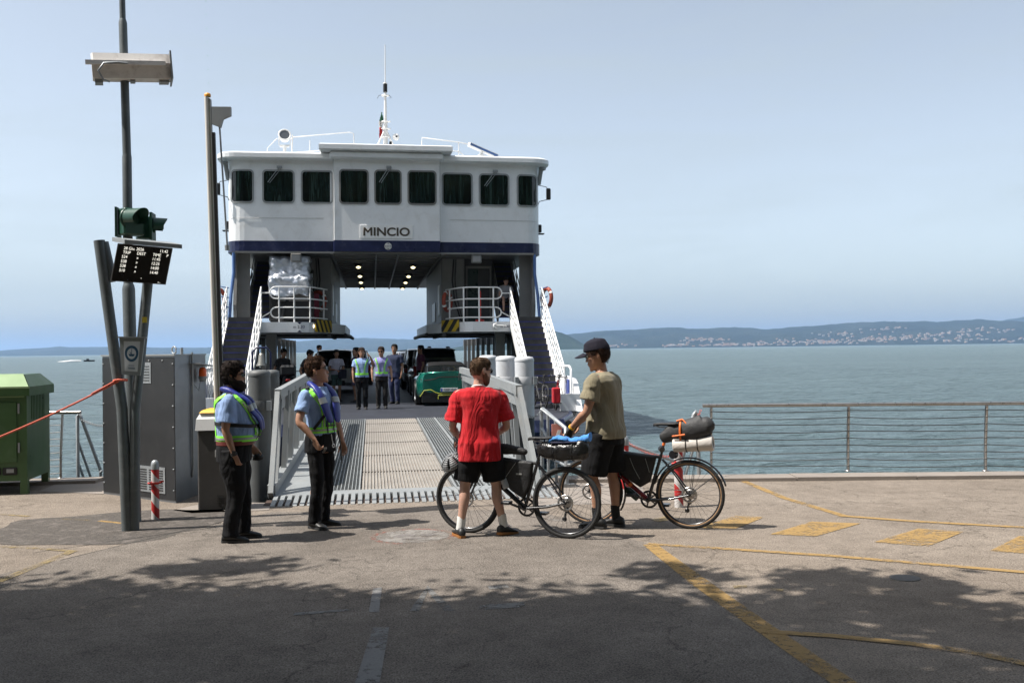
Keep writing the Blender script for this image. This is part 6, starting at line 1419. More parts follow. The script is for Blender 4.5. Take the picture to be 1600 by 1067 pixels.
# man in red
o3 = Person('man in red T-shirt and black shorts, back turned, looking right', ground_at(751, 837), R_(-2), 1.71, lean=4, head=(-62, -8), girth=(1.08, 1.1), skin=M['skin2'], sh=1.06)
o3.joints({1: (V3(.275, .02, 1.10), V3(.20, .24, .99), (-.5, .8, -.1), (0, 0, -1), 45), -1: (V3(-.265, .03, 1.10), V3(-.20, .24, .95), (.1, .7, -.6), (.4, 0, -.8), 50)},
          {1: (V3(.165, .03, .49), V3(.235, .0, .092), -52, 6), -1: (V3(-.15, .0, .49), V3(-.205, -.04, .085), 14, 0)})
M['redt'] = cloth('red_jersey', (.44, .010, .016), fold=.9); M['blks'] = cloth('black_shorts', (.008, .008, .009), fold=.5)
o3.body(); o3.shirt(M['redt'], .76, .84, .026, .022, 11, .018, .090); o3.trousers(M['blks'], .84, .98, r=(.115, .118, .115), fold=.014, name='shorts'); o3.shoes(M['shoeb'], M['gum'], M['sockw'], .12)
h3_ = hairm('sandy_short_hair', (.125, .078, .048)); o3.hair(h3_, 1.712, 1.665, 1.59, .004, .002, .010, 7); o3.beard(hairm('stubble', (.16, .08, .05)), .004, 1.595, 1.52, .002); o3.face(h3_); o3.glasses(M['shade_lens'])
mb = MB(); limb(mb, [o3.post((.0+.062*math.cos(t*math.pi/6), -.006+.058*math.sin(t*math.pi/6), 1.494+.010*math.cos(t*math.pi/6+1.6))) for t in range(13)], [.010]*13, 8, 2, bulge=0); mb.build('collar', M['sockw'], o3.o)
# man in cap
o4 = Person('tall man in khaki T-shirt, dark cap and sunglasses', ground_at(948, 824), R_(56), 1.86, lean=4, head=(16, -10), girth=(1.17, 1.25), skin=M['skin'], sh=1.04)
o4.joints({-1: (V3(-.27, .08, 1.13), V3(-.20, .27, .96), (.1, .4, -.8), (.3, .6, -.6), 40), 1: (V3(.22, .14, 1.15), V3(.12, .33, .98), (0, .5, -.7), (-.3, .6, -.6), 40)},
          {-1: (V3(-.10, .10, .49), V3(-.085, .06, .085), 4, 0), 1: (V3(.10, -.02, .49), V3(.10, -.06, .085), -6, 0)})
M['khaki'] = cloth('khaki_cotton', (.205, .178, .118), fold=.8)
o4.body(); o4.shirt(M['khaki'], .86, .66, .020, .018, 21, .018, .077); o4.trousers(M['blks'], .92, .98, r=(.112, .116, .112), fold=.014, seed=9, name='shorts'); o4.shoes(M['shoeb'], M['soleb'], M['sockb'], .12)
h4_ = hairm('dark_brown_hair', (.035, .018, .012)); o4.hair(h4_, 1.71, 1.66, 1.565, .016, .008, 0, 3); o4.face(h4_); o4.glasses(M['shade_lens'])
mb = MB(); lo = lambda th: 1.672+.0*th; o4.shell(mb, lambda th: 1.668+.014*math.sin(th), 0, 2*math.pi, .020, n=40, m_=12, topadd=.016); top = [o4.hd(headpt(2*math.pi*k/16, 1.7505, .02)+Vector((0, 0, .034))) for k in range(16)]; mb.add(top, [tuple(range(16))], True); mb.ball(o4.hd((0, -.012, 1.788)), .008, 8, 6)
M['capm'] = cloth('dark_navy_cap', (.014, .013, .022), fold=.2); cap_o = mb.build('cap', M['capm'], o4.o); mod(cap_o, 'SOLIDIFY', thickness=.008, offset=-1)
mb = MB(); br = []
for j in range(7):
    t = j/6; br.append([o4.hd(Vector((math.sin(a)*(.078+.004*t), .045+math.cos(a)*(.065+.085*t*math.cos(a)**.5), 1.690-.022*t-.018*abs(math.sin(a))*1.0))) for a in [R_(-68+136*k/14) for k in range(15)]])
mb.loft(br, cap=False, closed=False); bo_ = mb.build('brim', M['capm'], cap_o); mod(bo_, 'SOLIDIFY', thickness=.006)
mb = MB(); w, e = o4.arms[-1][1], o4.arms[-1][0]; d_ = (w-e).normalized(); limb(mb, [w-d_*.02, w+d_*.0], [.033, .033], 14, 3, bulge=0); mb.build('wristband', M['yellow'], o4.o)
for q in (-1, 1):
    mb = MB(); w, e = o4.arms[q][1], o4.arms[q][0]; d0 = Vector(o4.arms[q][2]).normalized(); limb(mb, [w+d0*.005, w+d0*.04, w+d0*.10], [(.034, .026), (.045, .026), (.048, .034)], 14, 4, up0=(0, 0, 1)); mb.build('glove', M['strap'], o4.o)
# ---------------- bicycles ----------------
M['tan'] = mat('tan_tyre_wall', (.28, .17, .09), .7, var=.15); M['fr_b'] = mat('black_frame', (.012, .012, .014), .3, var=.2, coat=.3); M['fr_r'] = mat('dark_red_frame', (.20, .008, .015), .25, coat=.5)
M['bag'] = mat('black_bag_nylon', (.012, .012, .013), .6, var=.3, vscale=8, bmp=.7, bscale=12, bdist=.02); M['spoke'] = mat('steel_spokes', (.10, .10, .10), .3, metal=.8)
def bike(label, rear, front_dir, frame, tube2, wall=False, steer=0, lean=0, group='touring bicycles', s_=1.0, up=0):
    t = thing('bicycle', label, 'bicycle', rear, front_dir, group); t.rotation_euler = (lean, 0, front_dir); t.scale = (s_,)*3
    R0 = .345
    def wh(x):
        m_ = T(x, 0, R0)
        q = MB(); N = 48; q.tube([m_ @ Vector((math.cos(a)*.326, 0, math.sin(a)*.326)) for a in [2*math.pi*k/N for k in range(N)]], .0205, 10, closed=True); ty = q.build('wheel', M['rubber'], t)
        if wall:
            for sy in (-1, 1): q = MB(); q.tube([m_ @ Vector((math.cos(a)*.314, sy*.013, math.sin(a)*.314)) for a in [2*math.pi*k/N for k in range(N)]], .009, 6, closed=True, flat=.5); q.build('tan_sidewall', M['tan'], ty)
        q = MB()
        pr = [(.303, -.011), (.312, -.012), (.312, .012), (.303, .011), (.290, .004), (.290, -.004), (.303, -.011)]
        q.lathe(pr, (x, 0, R0), (0, 1, 0), N); q.build('rim', M['fr_b'], ty)
        q = MB()
        for k in range(28):
            a = 2*math.pi*k/28; b = a+(.55 if k % 4 < 2 else -.55); sy = -1 if k % 2 else 1; q.tube([m_ @ Vector((math.cos(b)*.022, sy*.026, math.sin(b)*.022)), m_ @ Vector((math.cos(a)*.294, 0, math.sin(a)*.294))], .0013, 4)
        q.build('spokes', M['spoke'], ty)
        q = MB(); q.cyl((x, -.05, R0), (x, .05, R0), .016, None, 12); q.lathe([(.028, -.004), (.028, .004)], (x, .027, R0), (0, 1, 0), 14); q.lathe([(.028, -.004), (.028, .004)], (x, -.027, R0), (0, 1, 0), 14); q.build('hub', M['fr_b'], ty)
        q = MB(); q.lathe([(.060, -.001), (.080, -.001), (.080, .001), (.060, .001), (.060, -.001)], (x, .040, R0), (0, 1, 0), 28)
        for k in range(6): a = k*math.pi/3; q.beam(m_ @ Vector((.015*math.cos(a), .04, .015*math.sin(a))), m_ @ Vector((.066*math.cos(a+.5), .04, .066*math.sin(a+.5))), .006, .002, (0, 1, 0))
        q.build('brake_disc', M['stain'], ty)
        return ty
    wh(0); wh(1.03)
    BB = V3(.425, 0, .275); ST = V3(.285, 0, .74); HT = V3(.845, 0, .80); HB = V3(.885, 0, .655); SP = V3(.235-up*.25, 0, .93+up)
    q = MB(); q.tube([BB, ST], .017, 10); q.tube([ST+V3(.01, 0, -.03), HT+V3(.005, 0, -.03)], .016, 10); q.tube([HT+V3(-.004, 0, .015), HB-V3(-.004, 0, .015)], .022, 12); q.cyl(BB-V3(0, .034, 0), BB+V3(0, .034, 0), .024)
    for s in (-1, 1): q.tube([BB+V3(-.03, s*.028, 0), V3(.18, s*.045, .30), V3(0, s*.062, R0)], [.013, .011, .009], 8); q.tube([ST+V3(-.01, s*.014, -.05), V3(.15, s*.04, .55), V3(0, s*.062, R0)], [.009, .008, .008], 8)
    f = q.build('frame', frame, t); q = MB(); q.tube([BB+V3(.01, 0, .01), HB], [.024, .024], 12); q.build('down_tube', tube2, f)
    q = MB(); q.tube([HB+V3(.0, 0, 0), V3(.905, 0, .60)], .018, 8)
    for s in (-1, 1): q.tube([V3(.90, s*.03, .63), V3(.93, s*.05, .56), V3(1.0, s*.055, .42), V3(1.03, s*.055, R0)], [.016, .014, .010, .009], 8)
    q.build('fork', M['fr_b'], t)
    q = MB(); q.tube([ST, SP], .0135, 8); q.build('seat_post', M['fr_b'], t)
    q = MB(); sec = []
    for x, w, z in ((.10, .05, .0), (.13, .072, .012), (.18, .068, .006), (.24, .036, .002), (.31, .019, .0), (.37, .013, -.006), (.385, .004, -.012)): sec.append([V3(x-up*.25, w*math.cos(a), .955+up+z+.016*math.sin(a)) for a in [2*math.pi*k/12 for k in range(12)]])
    q.loft(sec); [q.tube([V3(.14, y, .945+up), V3(.2, y, .92+up), V3(.30, y, .925+up), V3(.35, y*.5, .945+up)], .004, 6) for y in (-.02, .02)]; q.build('saddle', M['bag'], t)
    # bars: stem, tops, drops, brake hoods
    m_ = T(*HT) @ Rz(steer) @ T(*(-HT)); q = MB(); SE = V3(.925, 0, .90); q.tube([m_ @ V3(.835, 0, .84), m_ @ V3(.84, 0, .88), m_ @ SE], .015, 8)
    for s in (-1, 1):
        P = [V3(.925, 0, .90), V3(.925, s*.17, .90), V3(.945, s*.21, .905), V3(1.0, s*.222, .90), V3(1.02, s*.226, .86), V3(1.005, s*.232, .80), V3(.95, s*.24, .775), V3(.90, s*.245, .77)]; q.tube([m_ @ p for p in P], .0135, 8)
        q.tube([m_ @ p for p in (V3(.98, s*.222, .905), V3(1.02, s*.223, .925), V3(1.045, s*.223, .96), V3(1.055, s*.223, .965))], [.016, .018, .016, .01], 8); q.tube([m_ @ p for p in (V3(1.045, s*.223, .94), V3(1.06, s*.224, .88), V3(1.045, s*.226, .83))], [.007, .005, .005], 6)
    q.build('handlebar', M['fr_b'], t)
    # crankset and gears on the far (right) side
    q = MB(); q.lathe([(.07, -.002), (.092, -.002), (.092, .002), (.07, .002), (.07, -.002)], BB+V3(0, -.045, 0), (0, 1, 0), 36)
    for k in range(5): a = k*2*math.pi/5; q.beam(BB+V3(0, -.045, 0), BB+V3(.078*math.cos(a), -.045, .078*math.sin(a)), .014, .006, (0, 1, 0))
    ck = q.build('chainring', M['fr_b'], t); 
    for s, a in ((-1, R_(200)), (1, R_(20))):
        e = BB+V3(math.cos(a)*.17, 0, math.sin(a)*.17); q = MB(); q.beam(BB+V3(0, s*.06, 0), e+V3(0, s*.075, 0), .016, .026, (0, 1, 0)); cr = q.build('crank', M['fr_b'], t); q = MB(); q.bbox(e.x-.045, e.x+.045, e.y+s*.08+(-.045 if s > 0 else -.06), e.y+s*.08+(.06 if s > 0 else .045), e.z-.012, e.z+.012, .004); q.build('pedal', M['fr_b'], cr)
    q = MB(); 
    for k in range(5): q.lathe([(.02, -.001), (.052-.007*k, -.001), (.052-.007*k, .001), (.02, .001)], V3(0, -.022-.005*k, R0), (0, 1, 0), 26)
    q.build('cassette', M['stain'], t)
    q = MB(); q.tube([V3(0, -.06, R0), V3(.01, -.065, R0-.06), V3(.03, -.06, R0-.12), V3(.04, -.055, R0-.17)], [.010, .014, .010, .008], 6); q.lathe([(.0001, -.004), (.024, -.004), (.024, .004), (.0001, .004)], V3(.015, -.055, R0-.085), (0, 1, 0), 14); q.lathe([(.0001, -.004), (.024, -.004), (.024, .004), (.0001, .004)], V3(.04, -.055, R0-.17), (0, 1, 0), 14); q.build('rear_derailleur', M['fr_b'], t)
    q = MB(); q.tube([V3(0, -.04, R0+.04), BB+V3(0, -.045, .09)], .003, 5); q.tube([V3(.04, -.05, R0-.19), BB+V3(-.02, -.045, -.09)], .003, 5); q.build('chain', M['stain'], t)
    return t, BB, ST, HT, HB, SP
def bagprism(t_, poly, w, m_, name, bev=.012, sub=2, lab=None, cat_='bag', base=None, puff=0):
    """soft bag: side outline poly (x,z), width w, bevelled"""
    q = MB(); N = len(poly); cx = sum(p[0] for p in poly)/N; cz = sum(p[1] for p in poly)/N; rings = []
    for y, s in ((-w/2, .80), (-w/2*.94, .93), (-w/2*.5, 1.0), (0, 1.0+puff), (w/2*.5, 1.0), (w/2*.94, .93), (w/2, .80)): rings.append([V3(cx+(x-cx)*s, y, cz+(z-cz)*s) for x, z in poly])
    q.loft(rings); return q
def world_thing(t, name, lab, cat_, group=None):
    o = thing(name, lab, cat_, t.location, 0, group); o.rotation_euler = t.rotation_euler; o.scale = t.scale; return o
def zigpoly(P, n=4):
    out = []
    for a, b in zip(P, P[1:]+P[:1]):
        for i in range(n): f = i/n; out.append((a[0]+(b[0]-a[0])*f, a[1]+(b[1]-a[1])*f))
    return out
# black bicycle (held by the man in red)
ra = G(886, 841); fa = G(747, 833); ang_a = math.atan2(fa.y-ra.y, fa.x-ra.x)
A, BB, ST, HT, HB, SP = bike('black touring bicycle with black bags, standing behind the man in the red T-shirt', (ra.x, ra.y, 0), ang_a, M['fr_b'], M['fr_b'], steer=R_(-12))
q = bagprism(A, zigpoly([(.33, .725), (.80, .765), (.82, .68), (.56, .44), (.43, .36), (.36, .50)]), .075, M['bag'], ''); o = world_thing(A, 'frame_bag', 'black frame bag inside the frame of the black bicycle', 'bag'); b = q.build('bag_body', M['bag'], o); mod(b, 'BEVEL', width=.008, segments=2); q = MB(); q.tube([V3(.50, .040, .72), V3(.62, .040, .56)], .003, 5); q.box(.44, .50, .038, .041, .60, .615); q.build('zip', M['refl'], o)
q = MB(); limb(q, [V3(.42, 0, .82), V3(.52, 0, .835), V3(.74, 0, .845), V3(.84, 0, .84)], [(.03, .03), (.036, .045), (.04, .055), (.03, .04)], 16, 5, .006, 4, up0=(0, 0, 1)); o = world_thing(A, 'top_tube_bag', 'small black pouch on the top tube of the black bicycle', 'bag'); q.build('pouch', M['bag'], o)
q = MB(); limb(q, [V3(.27, 0, .87), V3(.20, 0, .87), V3(.08, 0, .86), V3(-.06, 0, .865), V3(-.15, 0, .87), V3(-.185, 0, .87)], [(.03, .05), (.055, .08), (.082, .095), (.088, .098), (.08, .095), (.06, .085)], 22, 8, .014, 8, up0=(0, 0, 1), freq=13)
q.xf(T(.0, 0, -.02)); o = world_thing(A, 'saddle_bag', 'bulging glossy black saddle bag under the light blue jacket', 'bag'); b = q.build('bag_body', mat('wet_look_bag', (.012, .012, .013), .3, var=.3, vscale=8, bmp=.8, bscale=9, bdist=.03), o); q = MB()
for x in (.12, -.08): q.tube([V3(x, math.cos(a)*.092, .845+math.sin(a)*.102) for a in [2*math.pi*k/16 for k in range(16)]], .006, 5, closed=True, flat=.5)
q.build('strap', M['strap'], o)
q = MB(); sec = []
for i in range(20):
    f = i/19; x = .16-.40*f; z = .935+.02*math.sin(f*7)+.03*f; sec.append([V3(x, (.055+.012*math.sin(i*1.1))*math.cos(a)+.02*math.sin(f*5), z+(.026+.008*math.sin(i*1.7)+.014*(f > .6))*math.sin(a)+.008*mnoise.noise(V3(f*8, math.cos(a)*2, math.sin(a)*2))) for a in [2*math.pi*k/18 for k in range(18)]])
q.loft(sec); o = world_thing(A, 'rolled_jacket', 'light blue jacket rolled on top of the black saddle bag', 'jacket'); b = q.build('jacket_cloth', cloth('light_blue_jacket', (.07, .25, .62), fold=.9), o); mod(b, 'SUBSURF', levels=1, render_levels=1); q = MB(); q.tube([V3(.13, .06, .92), V3(.0, .066, .925), V3(-.12, .06, .93)], .012, 6); q.build('zip_edge', mat('navy_cloth', (.01, .012, .04), .8), o)
q = MB(); q.tube([V3(.66, .0, .45), V3(.60, 0, .53)], .035, 14); 
o = world_thing(A, 'water_bottle', 'clear bottle in the frame of the black bicycle', 'bottle'); o2b = MB(); o2b.lathe([(.0001, 0), (.034, .004), (.036, .03), (.036, .14), (.025, .165), (.02, .17), (.02, .19), (.0001, .195)], V3(.60, .03, .46), (.35, 0, .9), 16); o2b.build('bottle_body', mat('grey_bottle', (.32, .34, .36), .2), o)
hp = A.matrix_basis.to_3x3() @ V3(1.10, .18, .72)+A.location
hl = thing('helmet', 'grey bicycle helmet hanging beside the left hip of the man in red', 'helmet', tuple(AD(708, 723, (hp-V3(0, 0, EYE)).dot(fwd)-.05)), R_(20)); hl.rotation_euler = (R_(15), R_(-30), R_(20)); q = MB()
for j in range(9): 
    ph_ = R_(-8+98*j/8); q_ = [V3(.125*math.cos(ph_)*math.cos(a), .10*math.cos(ph_)*math.sin(a), .095*math.sin(ph_)) for a in [2*math.pi*k/28 for k in range(28)]]
    if j: 
        q.add(prev+q_, [(k, (k+1) % 28, 28+(k+1) % 28, 28+k) for k in range(28) if not (1 < j < 7 and k % 4 == 1)], True)
    prev = q_
b = q.build('shell', mat('grey_helmet_shell', (.16, .165, .17), .35), hl); mod(b, 'SOLIDIFY', thickness=.014); q = MB(); q.ball((0, 0, 0), 1, 20, 8, (.108, .084, .078)); q.build('liner', M['matte'], hl); q = MB(); q.tube([V3(.02, .09, -.01), V3(.02, .06, -.10), V3(.02, 0, -.13), V3(.02, -.06, -.1), V3(.02, -.09, -.01)], .005, 5); q.build('chin_strap', M['strap'], hl)
# red-framed bicycle (pushed by the man in the cap)
rb = G(1079, 826); fb = G(930, 819); ang_b = math.atan2(fb.y-rb.y, fb.x-rb.x)
Bk, *_ = bike('touring bicycle with dark red down tube and tan tyre walls', (rb.x, rb.y, 0), ang_b, M['fr_b'], M['fr_r'], wall=True, steer=R_(10), up=.09)
q = MB()
for rr, y in ((.375, 0),): 
    sec = []
    for k in range(26): a = R_(15)+R_(150)*k/25; c = V3(-math.cos(a)*rr*1, 0, .345+math.sin(a)*rr); n_ = V3(-math.cos(a), 0, math.sin(a)); sec.append([c+V3(0, .026, 0)-n_*.012, c+V3(0, .018, 0), c-V3(0, .018, 0), c-V3(0, .026, 0)-n_*.012])
    q.loft(sec, cap=False, closed=False)
b = q.build('mudguard', M['fr_b'], Bk); mod(b, 'SOLIDIFY', thickness=.003)
q = MB(); sec = []
for k in range(16): a = R_(100)+R_(110)*k/15; c = V3(1.03+math.cos(a)*.375, 0, .345+math.sin(a)*.375); n_ = V3(math.cos(a), 0, math.sin(a)); sec.append([c+V3(0, .026, 0)-n_*.012, c+V3(0, .018, 0), c-V3(0, .018, 0), c-V3(0, .026, 0)-n_*.012])
q.loft(sec, cap=False, closed=False); b = q.build('mudguard', M['fr_b'], Bk); mod(b, 'SOLIDIFY', thickness=.003)
q = MB()
for s in (-1, 1): q.tube([V3(0, s*.065, .345), V3(-.30, s*.03, .58)], .003, 5); q.tube([V3(0, s*.065, .345), V3(-.06, s*.03, .72)], .003, 5)
q.build('mudguard_stay', M['fr_b'], Bk)
q = MB(); q.cyl(BB.lerp(HB, .36), BB.lerp(HB, .42), .0265, None, 14); q.build('orange_tape', M['orange'], Bk); q = MB(); q.cyl(V3(.262, 0, .83), V3(.248, 0, .885), .0155, None, 12); q.build('orange_sleeve', M['orange'], Bk)
o = world_thing(Bk, 'frame_bag', 'black frame bag with pale zips inside the red-framed bicycle', 'bag'); q = bagprism(Bk, zigpoly([(.33, .725), (.81, .77), (.84, .68), (.66, .50), (.50, .40), (.40, .46)]), .09, M['bag'], ''); b = q.build('bag_body', M['bag'], o); mod(b, 'BEVEL', width=.008, segments=2); q = MB(); q.tube([V3(.60, .047, .70), V3(.56, .047, .60), V3(.50, .046, .49)], .0035, 5); q.tube([V3(.44, .047, .70), V3(.40, .046, .56)], .0035, 5); q.build('zip', M['refl'], o)
o = world_thing(Bk, 'saddle_bag', 'dark grey saddle bag with orange straps, roll end raised, on the red-framed bicycle', 'bag'); q = MB(); limb(q, [V3(.26, 0, .90), V3(.19, 0, .94), V3(.08, 0, .975), V3(-.06, 0, 1.00), V3(-.15, 0, 1.03), V3(-.185, 0, 1.05)], [(.035, .055), (.05, .09), (.075, .105), (.09, .125), (.075, .12), (.075, .085)], 22, 8, .008, 9, up0=(0, 0, 1), freq=10); b = q.build('bag_body', mat('charcoal_bag', (.03, .03, .032), .65, var=.25, bmp=.5, bscale=14, bdist=.02), o)
q = MB(); q.tube([V3(.08, math.cos(a)*.082, .975+math.sin(a)*.115) for a in [2*math.pi*k/20 for k in range(20)]], .011, 6, closed=True, flat=.4); q.tube([V3(.16, .068, .93), V3(.03, .086, .95)], .009, 5); q.tube([V3(.12, .03, 1.08), V3(.06, .045, 1.10), V3(.02, .06, 1.06)], .009, 5); q.build('orange_strap', M['orange'], o)
o = world_thing(Bk, 'rolled_mat', 'white rolled sleeping mat strapped under the dark grey saddle bag', 'sleeping mat'); q = MB(); a0, a1 = V3(.16, .0, .835), V3(-.24, .01, .865); dd_ = (a1-a0).normalized(); Lr = (a1-a0).length; q.lathe([(.030, 0), (.066, .0), (.0745, .008), (.074, Lr/2), (.077, Lr-.008), (.070, Lr), (.048, Lr), (.048, Lr-.012), (.0001, Lr-.014)], a0, dd_, 26); q.lathe([(.0001, .01), (.03, .01), (.03, 0)], a0, dd_, 20); b = q.build('mat_roll', mat('off_white_mat', (.56, .52, .48), .6, var=.06, bmp=.4, bscale=10, bdist=.02), o)
q = MB(); q.lathe([(.0001, Lr-.010), (.048, Lr-.010)], a0, dd_, 20); q.build('mat_core', mat('teal_core', (.02, .06, .065), .7), b)
q = MB()
for f, m1_ in ((.33, 0), (.62, 1)): c = a0.lerp(a1, f); ux = dd_.cross(V3(0, 1, 0)).normalized(); q.tube([c+V3(0, 1, 0)*math.cos(a)*.078+ux*math.sin(a)*.078 for a in [2*math.pi*k/20 for k in range(20)]], .005, 5, closed=True)
q.build('strap', M['strap'], o)
q = MB(); q.cyl(V3(.29, 0, .80), V3(.27, .03, .79), .03); q.cyl(V3(.17, .02, .74), V3(.15, -.02, .74), .042, None, 20); q.build('rear_light', M['fr_b'], Bk)
o = world_thing(Bk, 'water_bottle', 'dark green bottle slung below the red down tube', 'bottle'); q = MB(); dn = (HB-BB).normalized(); q.lathe([(.0001, 0), (.034, .004), (.036, .03), (.036, .13), (.026, .155), (.018, .16), (.018, .18), (.0001, .185)], BB+dn*.08+V3(.04, 0, -.045), dn, 16); q.build('bottle_body', mat('dark_green_bottle', (.015, .04, .03), .35), o)
o = world_thing(Bk, 'handlebar_bag', 'black roll bag on the handlebar in the gloved hands of the man in the cap', 'bag'); q = MB(); limb(q, [V3(.99, -.20, .84), V3(.99, -.1, .84), V3(.99, .1, .84), V3(.99, .2, .84)], [.055, .07, .07, .055], 18, 5, .007, 5, up0=(0, 0, 1)); q.build('bag_body', M['bag'], o)
# bicycles parked on deck beside the right bow stair
pk = AY(858, 655, FY+3.9)
for i, (x, y, rz, lb, tb) in enumerate(((4.62, 26.9, 98, 'black bicycle leaning among others at the foot of the right bow stair', M['fr_b']), (4.9, 26.5, 82, 'bicycle with red frame leaning beside the white bulwark at the right bow stair', M['fr_r']))):
    c, *_ = bike(lb, (x, y, DK), R_(rz), M['fr_b'] if i == 0 else M['fr_r'], tb, group='bicycles on the ferry'); c.rotation_euler = (R_(8), 0, R_(rz))
o = thing('pannier', 'red bag hung on the bicycles at the right bow stair', 'bag', (4.86, 26.2, DK+.22)); q = MB(); q.bbox(-.11, .11, -.08, .08, 0, .42, .03); q.build('bag_body', cloth('red_bag_cloth', (.40, .012, .02)), o)
# ---------------- vehicles on the car deck ----------------
def cinterp(P, y):
    n = len(P)
    for i in range(n-1):
        if P[i][0] <= y <= P[i+1][0]: f = (y-P[i][0])/(P[i+1][0]-P[i][0]); return crom([tuple(p[1:]) for p in P], i+f)
    return tuple(P[-1][1:])
def car(label, x, y, rz, paint, st, gh, W, name='parked_car', wr=.33, wx=(.75, 3.35), tail=None, group='vehicles on the car deck', track=.80, roofm=None):
    """st: (y, zbottom, zbelt, halfwidth) rear bumper at y=0; gh: (y, ztop, halfwidth top)"""
    t = thing(name, label, 'car', (x, y, DK+.005), rz, group); L_ = st[-1][0]; q = MB(); N = 34; rings = []
    for i in range(N+1):
        yy = L_*i/N; zb, zt, w = cinterp(st, yy); hh = zt-zb
        half_ = [(0, zb), (w*.80, zb), (w*.955, zb+.05*hh+.02), (w*.985, zb+.25*hh), (w, zb+.5*hh), (w*.99, zb+.66*hh), (w*.965, zb+.84*hh), (w*.92, zb+.95*hh), (w*.80, zt), (0, zt+.015)]
        rings.append([Vector((a, yy, b)) for a, b in half_]+[Vector((-a, yy, b)) for a, b in half_[-2:0:-1]])
    q.loft(rings); b = q.build('body', paint, t); 
    q = MB(); rr = []; g0, g1 = gh[0][0], gh[-1][0]
    for i in range(25):
        yy = g0+(g1-g0)*i/24; zt, w = cinterp(gh, yy); zb, zbelt, wb = cinterp(st, max(0, min(L_, yy))); zb2 = zbelt-.03; wl_ = min(wb*.93, w+.16*max(.2, (zt-zb2)))
        hf = [(wl_, zb2), (wl_-(wl_-w)*.5, zb2+(zt-zb2)*.55), (w, zt-.055), (w*.93, zt-.015), (w*.6, zt), (0, zt+.008)]
        rr.append([Vector((a, yy, c)) for a, c in hf]+[Vector((-a, yy, c)) for a, c in hf[-2::-1]])
    q.loft(rr, closed=False, cap=False); e0, e1 = rr[0], rr[-1]; q.add(e0, [tuple(range(len(e0)))[::-1]]); q.add(e1, [tuple(range(len(e1)))]); q.build('windows', M['carglass'], t)
    q = MB(); R2 = []
    for ring, i in zip(rr, range(25)):
        zt = ring[5].z
        if zt > max(g[1] for g in gh)-.10: R2.append([p+Vector((0, 0, .006)) for p in ring[2:9]])
    if len(R2) > 1: q.loft(R2, closed=False, cap=False); q.build('roof', roofm or paint, t)
    q = MB()
    for s in (-1, 1):
        for j in (0, 7, 16): a = rr[j]; k = (0, 1, 2) if s > 0 else (-1, -2, -3); q.tube([a[k[0]]+V3(s*.004, 0, 0), a[k[1]]+V3(s*.006, 0, 0), a[k[2]]+V3(s*.004, 0, .01)], .035, 6)
    q.build('pillars', roofm or paint, t)
    for yy in wx:
        for s in (-1, 1):
            w = cinterp(st, yy)[2]; m_ = (s*(w-.10), yy, wr-.005); q = MB(); q.lathe([(wr*.62, -.11), (wr*.93, -.11), (wr, -.08), (wr, .08), (wr*.93, .115), (wr*.64, .12)], m_, (s, 0, 0), 28); wl2 = q.build('wheel', M['rubber'], t)
            q = MB(); q.lathe([(wr*.64, .118), (wr*.60, .07), (wr*.2, .08), (.0001, .09)], m_, (s, 0, 0), 24); q.build('rim', M['galv'], wl2)
            q = MB(); q.tube([V3(s*(w+.004), yy+math.cos(a)*(wr+.045), wr+math.sin(a)*(wr+.045)) for a in [R_(-10+200*k/16) for k in range(17)]], .03, 6, flat=.5); q.build('wheel_arch', M['black'], t)
    return t, rr
def gm():
    m, nt, b = nodes('car_glass'); b.inputs['Base Color'].default_value = (.008, .010, .011, 1); b.inputs['Roughness'].default_value = .05; return m
M['carglass'] = gm()
M['tail'] = mat('tail_lamp_red', (.22, .01, .01), .15)
# green coupe
gp_ = mat('metallic_green_paint', (.006, .16, .12), .25, metal=.5, var=.1, coat=.8)
t, rr = car('metallic green sports coupe with yellow diffuser trim, rear to the ramp', 2.30, 30.1, R_(0), gp_,
  [(0, .30, .98, .80), (.06, .27, 1.0, .90), (.35, .22, .99, .965), (.8, .20, .90, .985), (1.6, .18, .84, .93), (2.8, .18, .86, .93), (3.6, .18, .82, .95), (4.2, .20, .70, .88), (4.5, .28, .55, .66)],
  [(.30, 1.0, .60), (.85, 1.19, .60), (1.6, 1.285, .57), (2.1, 1.27, .57), (2.7, 1.10, .58), (3.1, .88, .62)], .97, wr=.345, wx=(.85, 3.55), roofm=M['black'])
bk = M['black']
q = MB(); q.add([V3(-.52, -.035, .30), V3(.52, -.035, .30), V3(.60, -.03, .40), V3(.82, .0, .46), V3(.86, .02, .24), V3(-.86, .02, .24), V3(-.82, .0, .46), V3(-.60, -.03, .40)], [(0, 1, 2, 7), (1, 4, 3, 2), (0, 7, 6, 5)]); q.box(-.82, .82, -.03, .3, .10, .29); q.build('diffuser', bk, t)
q = MB()
q.tube([V3(-.88, .03, .28), V3(-.76, -.015, .46), V3(-.56, -.045, .485), V3(-.42, -.05, .40), V3(-.30, -.055, .36), V3(.30, -.055, .36), V3(.42, -.05, .40), V3(.56, -.045, .485), V3(.76, -.015, .46), V3(.88, .03, .28)], .011, 6); q.tube([V3(-.34, -.06, .20), V3(-.34, -.06, .31), V3(.34, -.06, .31), V3(.34, -.06, .20)], .009, 6); q.build('yellow_trim', mat('lime_yellow_trim', (.42, .45, .05), .5), t)
q = MB(); q.box(-.26, .26, -.075, -.05, .42, .53, bev=.004); pl = q.build('number_plate', mat('plate_white', (.6, .62, .62), .4), t); q = MB(); q.box(-.258, -.215, -.078, -.0755, .424, .526); q.build('plate_blue_band', mat('plate_blue', (.02, .05, .35), .4), pl)
text('plate_lettering', 'GGP 1022', bk, pl, (.02, -.0775, .475), .105, depth=.001, sx=.82)
